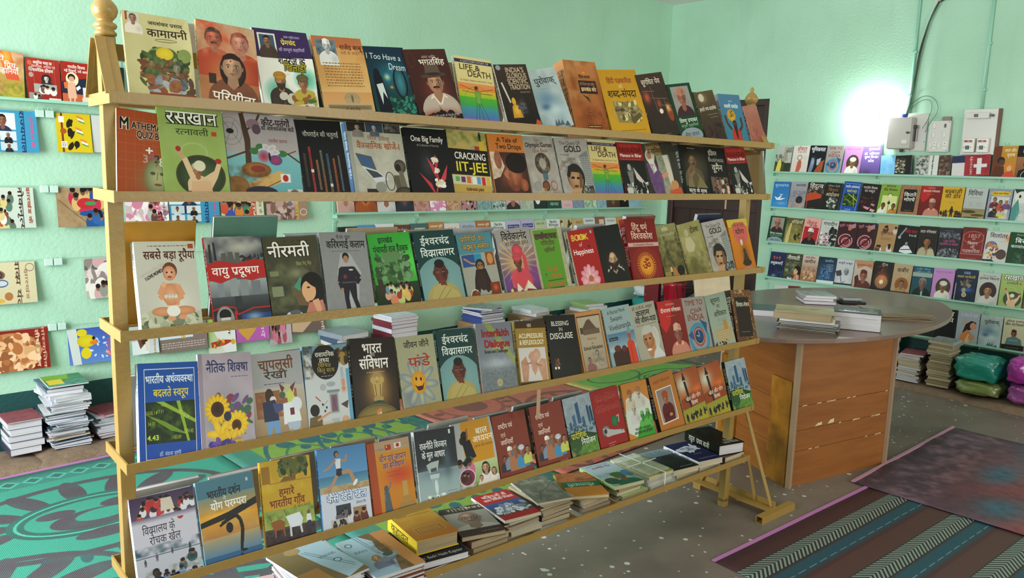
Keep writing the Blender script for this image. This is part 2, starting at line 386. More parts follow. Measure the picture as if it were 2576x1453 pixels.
# ---------------------------------------------------------------- covers: code|spine colour|label|paint ops
ART = {}
def art(txt):
    for ln in txt.strip().split('\n'):
        c, sp, lab, ops = ln.split('~'); ART[c.strip()] = (sp.strip(), lab.strip(), ops)
art('''
kam~d8d2a0~cream paperback with a swirling green and brown picture of waves~G cfc690 c9bf88|N 0 0 100 100 a89c68 .35 40|R 5 0 10 10 a04a2a|R 8 1 25 14 cfc8b8|F 16 7 9 b98872 5a4a40 e8dcc8|T जयशंकर_प्रसाद 64 10 4 4a4020 w=52 b|T कामायनी 65 21 9 2a1c10 w=60 b|K 62 29 16 1.5 1 4a4020|S 60 45 28 10 b0a860|B 30 42 92 62 60 3d5024,5c6b38,2c3a20,7a8a4a 9|E 58 44 13 7 d8c02c c8a828|B 22 52 88 78 80 4a5a30,2f3f24,6a4028,8a5a3a,3a2a20 8|F 38 56 9 8a6a48 3a4a28 4a5a30|F 74 60 9 9a8a70 6a6a6a 5a3a28|B 30 72 96 88 60 7a8494,a0a8ac,5a4030,8a5030,4a5668 8|R 30 88 100 93 8a4028|N 20 40 96 90 d0c890 .25 5
pari~c8a068~red and brown watercolour paperback showing a woman's face below two men~G c0a07a b07048|N 0 0 100 60 c84a28 .9 30|N 0 40 100 100 9a5a30 .6 30|F 28 20 24 c4563a 402a24 b8402a m|F 72 22 26 d0806a 802a1c a83820|N 0 0 100 45 d8b090 .5 12|S 50 60 50 30 b87848|F 56 52 30 c89a78 2a1c18 7a4a34 l|E 54 45 1.5 1 a02018|R 16 62 28 74 3a2c24|N 0 84 100 100 8a4a24 .7 20|T परिणीता 56 89 10 f0e8dc w=72 b=1 r=4 s=3a2010
shat~f0ece0~white paperback with a purple top band and two cartoon chess players~G e8e4d8|R 0 0 100 34 362450|R 8 5 40 27 e8e0d0|R 11 7 37 25 405868|F 24 14 11 a87858 201814 4a3a30 m|T अमर_साहित्यकार 70 8 3 d8c8e8 w=30|T प्रेमचंद 62 15 6 e8d040 w=26 b|T की_सम्पूर्ण_कहानियाँ 66 24 4 d8c8e8 w=46|T शतरंज_के 62 38 9 1c1812 w=48 b r=4|T खिलाड़ी 66 46 9 b0a020 w=38 b r=4 o=1c1812|E 82 60 24 16 4aa888 d8e8d8|E 28 76 26 20 58a890 e0e8dc|F 36 62 16 c88a60 3a3028 3a3028 tb c89038|F 76 64 15 b87850 201c18 b8a040 t 70603c|B 18 80 60 96 14 3a3830,c8c0b0,5a4a3a 8|B 56 78 96 90 14 b8a040,3a6a3a,8a5a30 8|P d8d0c0 45 92 90 88 100 100 40 100|B 50 92 96 99 22 201c18,e0d8c8 3|B 10 92 36 98 14 a02828,602020 4
raj~e8c890~sandy paperback with handwriting, a domed building and a small black and white photo~G b8663c d8a868|R 0 14 100 70 d09a58 d8b070|N 0 0 100 70 b87838 .4 25|R 6 4 46 24 70808a|N 6 4 46 24 1c2428 .8 8|F 28 12 13 d8d8d4 e8e8e4 e0e0dc c|T राजेंद्र_बाबू 75 13 6 5a2818 w=44 b|T पत्रों_के_आईने_में 76 20 4 7a4828 w=46|Z 14 32 88 64 9 8a6238|E 58 78 16 8 a8906a|R 44 78 72 84 b09870|R 6 84 96 94 b8a480|R 8 86 94 92 8a7450|Z 10 88 90 90 3 4a3c28|E 58 78 2 5 6a5838|R 0 93 100 100 b89c74|T नि._काना_मिश्रा 56 91 3.5 3a2a18 w=28
dream~0a3038~dark teal paperback with a night lake scene and a mirror~G 08283c 0c3c38|S 60 40 50 24 2a7a98|N 0 20 100 100 0a4840 .6 12|T I_Too_Have_a 46 14 8 e8f0e8 w=84 r=3|T Dream 74 28 9 e8f0e8 w=42 r=4|E 20 38 8 8 04101c|P 04101c 10 40 30 40 42 90 8 90|P d0dcd8 14 52 30 50 34 72 26 62 20 80|S 44 42 10 6 b8c8a0|K 74 50 15 21 4 0a0c0c|E 74 50 12 18 3a8090 205058|S 50 56 6 3 e89040|B 40 70 100 92 50 1a6050,2a8068,083028 5|T Priyanka_Sahani 60 93 3.5 c8a828 w=40|T Foreword_:_Arjun_Munda 56 98 2.5 c8c8b8 w=50
bhag~401c18~dark brown paperback with a portrait of a man in a felt hat~G 44201a 2c100c|S 55 60 50 34 6a3028|T अमर_शहीद 56 11 4 c8b8a0 w=34|T भगतसिंह 60 18 8 f0e8d8 w=60 b=.8|K 14 14 8 10 1 5a3428|F 56 46 32 c8906c 1c1412 b8a898 mkh 5c4a3c|P b8a898 16 90 20 76 44 67 56 82 68 67 92 76 98 90|P 8a7868 50 78 56 84 50 92|S 50 92 60 10 8a2c20|B 0 90 100 98 18 100808,1c0c08 9|R 0 92 100 100 1c0a08|T "अपमान_से_भरी_गुलामी_की_जिंदगी_से_मौत 52 93 3 d8d0c8 w=82|T हजार_गुना_अच्छी_है" 56 97 3 d8d0c8 w=56
life~c8c0a0~paperback with a rainbow band and a spread-eagled line figure~G d8c888 d0bc78|R 0 4 100 9 302848|T A_DOCTOR'S_STORY_OF 54 6.5 3 e8e0d0 w=76|T LIFE_& 38 15 8 403020 w=56 b|T DEATH 62 24 9 403020 w=64 b|T Dr._Kakarla_Subbarao_with_Arun_K._Tiwari 52 34 2.6 5a1c18 w=86|R 0 38 100 48 d89050 e07838|R 0 48 100 58 d0a830 98b828|R 0 58 100 72 50a828 3a9850|R 0 72 100 88 3a9090 4870a8|R 0 88 100 100 6868a8 a868a0|K 50 76 42 34 .8 5a8858|E 50 46 5 4 b86838|B 45 42 55 46 8 4a2818 3|L 5a4820 1.2 50 50 6 42|L 5a4820 1.2 50 50 94 44|L 5a4820 1.2 46 52 10 50|L 5a4820 1.2 54 52 90 52|P 70a040 43 50 57 50 56 66 44 66|L 3a6028 1 43 50 44 66|L 3a6028 1 57 50 56 66|L 30504a 1.2 45 66 34 96|L 30504a 1.2 49 68 44 96|L 30504a 1.2 51 68 60 96|L 30504a 1.2 55 66 74 94
glor~d8d0c0~black paperback with gold capital lettering and a seated golden statue~G 3a2c20 14100e|T INDIA'S 60 9 8 c8b090 w=56 b|T GLORIOUS 62 18 8 c8b090 w=60 b|T SCIENTIFIC 62 27 8 c8b090 w=62 b|T TRADITION 64 36 8 c8b090 w=62 b|E 13 5 7 4 8a98a0|T Suresh_Soni 76 44 3 a8a098 w=30|L c8c0b0 5 12 28 24 60|E 34 58 6 6 d0a030|P c08820 22 84 26 66 34 62 46 66 52 84|S 38 72 16 12 e0b040|S 58 66 12 14 5a5a60|B 48 60 70 78 12 303030,505058 6|P c84a18 80 100 90 88 100 92 100 100|R 0 97 60 100 e0dcd4
puro~a8bcc0~pale blue-grey misty paperback~G 98a8a4 8ca4ac|N 0 0 100 100 c8d4d4 .6 35|S 40 50 40 18 6888a0|S 60 70 40 14 b8ccd0|S 30 62 20 8 4a6a88|T पुरोवाक् 52 20 10 2c2c34 w=66 b=.6|Z 30 32 56 34 1 788890|P 50606c 40 96 46 84 50 92 56 84 60 94 66 86 72 96|P 4a5864 70 98 84 90 90 100
jhar~b07848~thick orange-brown hardback with a wide lettered spine~G b87844 98501c|N 0 0 100 100 7a3c14 .7 25|N 0 0 60 60 d0a068 .5 20|N 30 60 100 100 6a2c14 .6 10|E 56 17 8 4 e0a030 c85018|R 46 17 66 21 b07844|T दैनिक_जागरण 56 22 4 301810 w=34 b|R 34 27 88 45 2c1814|T और_कितना_वक्त_चाहिए 60 32 4 c89868 w=46|T झारखंड_को? 62 39 5 f0c890 w=46 b|P 203018 38 46 56 50 60 58 50 52|Z 44 70 60 72 1 4a2814|Z 38 74 64 76 1 4a2814|R 36 88 78 92 3a1c10|R 36 93 78 97 3a1c10|Z 38 88 76 92 1 d8b080|Z 38 93 76 97 1 d8b080
shab~d0a030~mustard yellow paperback with a grey collage~G c08c18 c89a20|N 0 0 100 100 b88410 .4 30|T हिंदी_पत्रकारिता 50 17 7 8a3418 w=64 b=.5|T की 50 26 5 d8c8a0|T शब्द-संपदा 50 37 11 2a1c08 w=74 b=.8|E 46 66 36 17 b8a050 c09028|P 887848 20 48 76 50 92 66 70 82 24 80|B 24 50 84 80 50 a09868,706848,d8c888,584c30 5|T जनसत्ता 34 62 4 2a2010 w=26 b|P 5a5030 56 76 84 66 88 72 62 84|Z 10 92 92 94 1 4a2c08
suga~38281e~dark brown paperback with glowing cups seen through windows~G 3c2c22 281c18|T सुगंधित_पेय 48 13 8 d8ccb8 w=70 b=.8|L 9a8878 .8 6 26 52 28|L 9a8878 .8 34 38 90 42|L 9a8878 .8 52 50 100 54|L 9a8878 .8 40 20 44 60|L 9a8878 .8 78 40 80 70|S 18 36 16 12 c05030|S 56 48 12 10 a04838|E 56 60 7 4 e8dcd0|S 88 62 14 14 c87840|E 88 70 9 8 8a3c20|S 84 56 9 7 e0b870|Z 42 95 66 97 1 a89888
vish~103820~dark green book, elderly man in cap and glasses~G 123c22 0e2e1a|R 12 5 88 58 98948c|N 12 5 88 58 706c68 .4 30|F 50 26 27 b87058 504038 3a2028 gc b87860|R 0 58 100 100 123c22|T विष्णु_प्रभाकर 52 66 7 d8e0d0 w=76 b|T संपूर्ण_कहानियाँ 52 75 5 98c098 w=74|E 50 93 46 14 8c98a0|T मेरा_वतन 52 91 7 1c2c38 w=60
path~4a3c24~dark brown book with a pale moon~G 58482c 2a201c|S 38 14 30 14 8a7c58|E 32 12 13 8 c8c0a8|T हमारे_पथ-प्रदर्शक 50 35 7 d8d0c0 w=84 b|Z 40 46 92 48 1 b8b0a0|Z 50 52 90 54 1 b8b0a0|N 0 60 100 100 5a2c24 .7 18|B 20 66 90 90 26 3c2420,201816 8
ramd~a8b8c0~blue book with a bearded figure in red raising both arms~G 4a7898 2c7890|T स्वामी_रामदेव 50 24 7 e8eef0 w=64 b|T रामदेव 50 14 3.5 c8d4dc|E 42 42 19 12 d8b840 b88c20|T ॐ 42 42 12 6a2018 b|L 4a3024 9 32 70 16 58 12 42|L 4a3024 9 68 72 84 62 82 46|F 50 60 15 5a3828 1a1412 b03020 b|P b83020 34 74 66 74 74 100 26 100|P 281814 42 62 58 62 54 88 48 88|E 50 97 40 5 b03020
pink~b8a0a0~faded pink-brown booklet at the right end of the top rail~G a87060 904c3c|N 0 0 100 100 b88070 .5 22|T गौरव 50 24 6 a86a50 w=50|N 20 50 90 90 8a4438 .6 10
math~e8e0c8~orange grid quiz book with a green face topped by numerals~G a84c24 98441e|Z 0 0 100 1 1 a84c24|Q 50 50 0 1 2 a84c24 1|L b8603a .5 14 0 14 100|L b8603a .5 28 0 28 100|L b8603a .5 42 0 42 100|L b8603a .5 56 0 56 100|L b8603a .5 70 0 70 100|L b8603a .5 84 0 84 100|L b8603a .5 0 10 100 10|L b8603a .5 0 20 100 20|L b8603a .5 0 30 100 30|L b8603a .5 0 40 100 40|L b8603a .5 0 50 100 50|L b8603a .5 0 60 100 60|L b8603a .5 0 70 100 70|L b8603a .5 0 80 100 80|T M 12 17 14 1c1818 w=16 b=1.2 o=e8e0d0|T ATHEMATICS 58 18 8 1c1818 w=70 b=.8 o=c8a890|T QUIZ_BOOK 60 28 8 1c1818 w=58 b=.8 o=c8a890|S 64 80 40 26 787850|E 62 76 20 22 a8a878 6a7048|E 55 72 4 2 4a5030|E 70 72 4 2 4a5030|L 7c8050 2 63 70 61 80|E 63 85 6 1.5 7a4838|T 3 44 56 9 a89890 b|T 4 54 53 9 8a5a70 b|T 2 62 55 9 203028 b|T 8 70 58 10 d8d0c0 b|T 7 62 60 8 7a6848 b|T + 50 46 10 e8e0d4 b=1.5|T 9 76 52 8 302420 b
rask~8aa850~light green paperback with a praying man inside an oval~G 9ab060 8aa050|N 0 0 100 100 a8c078 .4 30|T रसखान 52 10 15 f4f4ec w=78 b=1 o=141a10|T रत्नावली 50 26 7 203018 w=50|R 80 24 88 29 b84828|K 50 48 20 10 3 a0b870|E 57 74 38 23 2a3c20|K 57 74 36 22 2 4a3828|E 57 74 33 20 4c5c38 2c3c24|P d8b890 30 56 38 54 48 74 60 78 66 92 44 94 40 78|P d8b890 60 76 78 68 84 58 90 62 82 76 70 90|L c09870 6 32 56 26 46|E 26 45 4 3 a03028|E 86 57 5 3 a03028|F 52 68 12 b87850 c8b890 d8b890 t d8c8a0|E 56 63 9 6 d8d0b0|P d0a880 42 80 70 80 74 98 38 98
keet~70808a~insect book with branches, butterfly and a blue ground~G a8a4a8 80b8b8|R 0 50 100 100 78b0b4 60a0a8|R 0 0 100 46 aca4ac a8a09c|K 8 22 10 10 .5 606068|K 8 22 16 16 .5 606068|L 606068 .5 0 10 20 36|L 606068 .5 16 8 0 38|E 8 22 5 3 201c1c|P 4a3428 22 0 28 0 34 30 32 62 24 64 26 34|L 4a3428 3 30 20 44 10 50 0|L 4a3428 3 30 44 0 54|E 40 12 9 6 8a707c|E 44 18 6 6 5c4854|L 4a3428 2.5 60 46 84 46 100 56|L 4a3428 1.5 84 46 96 42|T कीट-पतंगों 72 9 8 241c1c w=40 b|T की_आश्चर्यजनक_बातें 74 16 5 241c1c w=46 b=.4|T रजनीश_प्रकाश 72 31 4 7a3038 w=26|E 46 40 6 5 3a7040|E 38 44 7 4 3a7040|E 76 46 7 4 3a7040|O 58 44 7 6 8 5 b8b0b8 d8ccd0|E 50 50 9 8 a83048 8aa0b0|E 66 54 9 6 b83050 40508a|E 58 50 1.5 5 201818|E 38 66 20 9 b07838 7a5028|E 40 65 10 4 8a3428|P c8a060 20 84 70 66 80 70 72 80 34 92|E 10 86 16 12 8a6030|N 0 60 60 100 5a3c20 .7 10|E 42 92 22 7 2a2838|L 1c1818 1 50 86 70 78|L 1c1818 1 50 94 66 98|R 70 70 84 80 d8dcd8|E 77 75 4 4 b02820|R 78 88 100 100 c8ccc8|E 88 94 7 6 7a6a58|K 88 94 5 4 1 4a3c30
chau~14181c~black paperback with a row of coloured vertical strips~G 14161a 0c0c10|T चौधराईन_की_चतुराई 52 18 6 e8e4dc w=78|R 8 42 13 84 5a4a3c 3a3430|R 20 34 25 92 a02c30 b83438|R 33 50 38 88 a06840 7a6050|R 44 38 49 94 687068 9a5830|R 57 42 62 96 3a6080 7a6a48|R 70 48 75 96 a85c30 904c28|R 82 44 86 90 7a6a60 506878|Z 8 40 88 96 40 141619|R 20 62 26 66 d8d0c0|R 57 80 63 84 c8d0d0
vaig~3c5c8c~pale science book with a laptop and an old telephone~G b8b4a4 a8a498|N 0 0 100 100 d0ccbc .5 14|R 0 0 8 100 a0a098|R 2 0 34 12 2c2824|R 35 0 66 12 38485a|R 67 0 98 12 2c2a28|F 20 6 7 c0b8a8 403830 908880|F 50 6 6 d8d0c0 a0a0a0 606870|N 67 0 98 12 989088 .8 6|T विश्व_प्रसिद्ध 56 20 5 8a5440 w=40|T वैज्ञानिक_खोजें-I 54 30 8 a0522c w=78 b=.5|P 505860 10 40 38 44 44 62 18 56|P 3c5c80 13 42 36 46 41 60 20 55|P c8ccd0 18 57 44 62 64 74 40 78|P 404448 24 60 44 64 54 70 36 72|E 88 56 11 9 686050 3a342c|E 84 58 5 5 201c18|P 6a6250 84 62 92 62 98 92 86 92|P 585040 74 68 84 68 86 90 76 90|E 90 92 18 9 585040 302c24|K 66 76 8 12 1.5 302c28|R 22 86 42 98 2c2828|E 48 84 10 7 8c8c80|Z 44 96 80 98 1 4a3c34
fam~14181c~black paperback with white title and a red and white flower~G 121214 0c0c0e|T One_Big_Family 52 15 8 f0ece4 w=76 b=.8|T (A_Collection_of_Stories) 52 24 3 c8c4bc w=52|S 46 52 26 30 30343a|P c03440 22 62 48 78 56 96|P c03440 44 40 60 54 64 72 56 64|P c83c48 92 50 84 70 66 86 68 74|P b83040 64 36 72 44 64 60|L c83048 3 52 98 66 74 62 40|B 58 42 70 50 14 e8e0c8,d0c8a8 4|B 60 56 70 62 14 e8e0c8,d0c8a8 4|B 60 72 80 82 26 f0e8d8,d0c8a8 5|B 56 92 74 99 20 f0e8d8,d0c8a8 5|T National_Foundation_for_Communal_Harmony 54 98 2.6 b8b4ac w=90
jee~181410~exam book with yellow and white lettering on a black panel~G c0a860 b89848|N 0 0 100 26 4a7838 1 16|N 0 0 70 26 c8b888 .6 12|P d0b030 80 14 94 14 94 30 80 30|R 68 22 80 32 a83030|R 58 26 68 32 7898a8|M 84 14 14 201c18|R 0 28 100 66 141210|T CRACKING 54 38 10 f0ece0 w=80 b|T IIT-JEE 54 54 14 e0d038 w=80 b=1.5|R 0 67 100 80 c8c0a8|R 10 69 20 76 58a048|R 24 69 34 77 602860|R 38 68 48 78 c86828|R 52 68 62 79 e0e0dc|R 64 68 73 79 5a98c0|R 76 68 85 80 b83030|R 88 68 97 80 d8a828|T SUBHASH_JAIN 56 87 4 4a1c10 w=44 b|R 10 93 96 100 d0bc80|Z 12 93 94 100 3 6a5028
drop~c87838~orange-headed book with a photo of a child taking drops~G 3a2420 2a1814|R 0 0 100 28 d07c34|T A_Tale_of 54 9 7 3a1c14 w=58 b|T Two_Drops 56 19 8 3a1c14 w=72 b|S 50 60 60 40 7a4430|P e0c8b0 0 28 26 28 36 50 20 66 0 70|E 20 40 10 14 9a6048|E 58 62 24 26 b06a48 7a3c28|P b06a48 30 60 44 52 44 70 34 66|E 70 44 30 16 1a100e|E 84 78 12 10 a86040 8a4830|E 52 54 6 2 1c0e0c|N 0 28 100 92 1c100e .3 14|R 0 92 100 100 d88038|T Dr._Harsh_Vardhan 52 96 4 2a1410 w=66 b
olym~a09890~grey games quiz book with a large collage question mark and rings~G a09890 989088|N 0 0 100 100 c0bab0 .6 16|T The 44 6 4 8a4030|T Olympic_Games 50 14 7 2c1c20 w=88 b|T Quiz_Book 52 23 6 7a3028 w=48|K 52 44 18 13 13 403830|N 30 30 76 60 a89880 .8 5|R 46 56 60 66 485458|E 53 68 7 5 4c7888|R 46 60 62 70 506870|K 24 80 10 7 2 788890|E 50 80 12 9 7a4a30|K 50 80 10 7 2 2c2020|K 76 80 10 7 2 a83830|K 40 90 9 6 2 c8a048|K 66 92 9 6 2 588050
gold~a8a49c~grey paperback with sepia portrait and white buildings~G a8a4a0 989088|N 0 0 100 100 bcb8b0 .6 16|T The_Quest_Of 46 9 6 403430 w=66|T GOLD 52 19 10 302420 w=54 b=1.2|T Atul_Sehgal 24 28 3 403430 w=28|P 787c7c 68 30 96 22 100 80 76 84|Z 70 32 98 80 14 b0b0a8|N 0 30 66 60 504840 .6 9|E 46 66 27 23 201c1a|E 44 68 23 22 b89068 8a6444|P b89068 26 84 60 84 66 100 20 100|P 201c1a 18 62 28 46 60 46 70 60 66 70 60 58 34 56 26 66|P 6a4a34 58 58 66 62 60 84 52 82|E 36 66 6 2 1c1412|E 52 67 5 2 1c1412|E 42 80 7 2 5a2c24|B 60 82 96 98 30 505450,8a8c84,302c2c 6
kala~6a1818~black and white photo book with a red top~G 181818 101010|R 0 0 100 32 9a201c 8a1a18|T TACKLING_THE 46 6 5 c05048 w=74|T KALA-AZAR 50 14 8 4a1010 w=90 b|T Menace_in_Bihar 50 23 6 f0e4dc w=86 b|Z 10 29 90 31 1 c87870|S 40 50 20 10 606860|E 34 44 7 6 a0a098|P 8a8a82 24 52 46 52 42 74 28 74|Z 26 52 44 72 9 282828|P c8bcb8 50 44 94 76 92 84 56 64|L 98988e 3 30 76 26 98|L 98988e 3 38 76 46 98|B 10 72 96 94 40 d0d0c8,303030,808078,101010 7|R 12 80 34 90 c0c0b8
kaha~5a4a38~folk tales book with an old bearded man in purple robes~G 3a3830 2c2820|R 14 0 60 24 8a7040|T विस्मयासिद्ध 40 3 6 2a1c14 w=50 b|T कहानियां 40 15 9 2a1c14 w=44 b=.8|R 40 24 78 100 8a907c a09c84|N 40 24 78 100 586850 .7 12|P c8c0b0 60 24 74 24 80 90 66 90|P 6a4a78 6 36 30 32 46 60 44 100 14 100 8 70|E 22 24 14 13 c0b8a8|P d8d4c8 12 30 30 28 34 50 22 56|E 20 22 7 7 a87858|N 6 36 44 100 3c2850 .5 8|P c8886c 44 60 62 54 66 60 48 68|S 76 88 20 12 c85838|E 78 82 12 10 b88858|P c05030 60 90 96 86 100 100 60 100
gand~181412~black biography with a shawled man holding his chin~G 201a14 0e0c0a|R 0 0 40 100 14100e|Z 30 4 60 7 1 b8b0a0|E 56 40 50 34 4a4030 201a14|F 44 30 25 8a6a4c 2c2420 5c5038 md|P 7a6a48 10 94 22 58 44 48 64 56 88 78 84 94|P 5c5034 34 60 50 50 62 60 40 90|L 7c5c40 6 26 66 22 50 34 40|R 0 80 100 100 0c0a0a|T सत्य_के_साथ 48 86 7 e8e4dc w=68 b|T मेरे_प्रयोग 50 96 7 e8e4dc w=60 b
biz~100e0e~black paperback with a grid of small portraits~G 14100f 0c0a0a|T इंडियन 36 12 9 c8beb0 w=42 b|T Business 48 24 9 b8aea0 w=76|T वूमैन 48 40 12 d8d0c0 w=52 b|R 8 58 90 86 6a5448|C 10 59 86 82 30 c8b8a8,3a2c28,8a6a58,584038 6|Z 42 94 70 96 1 a8a098
''')
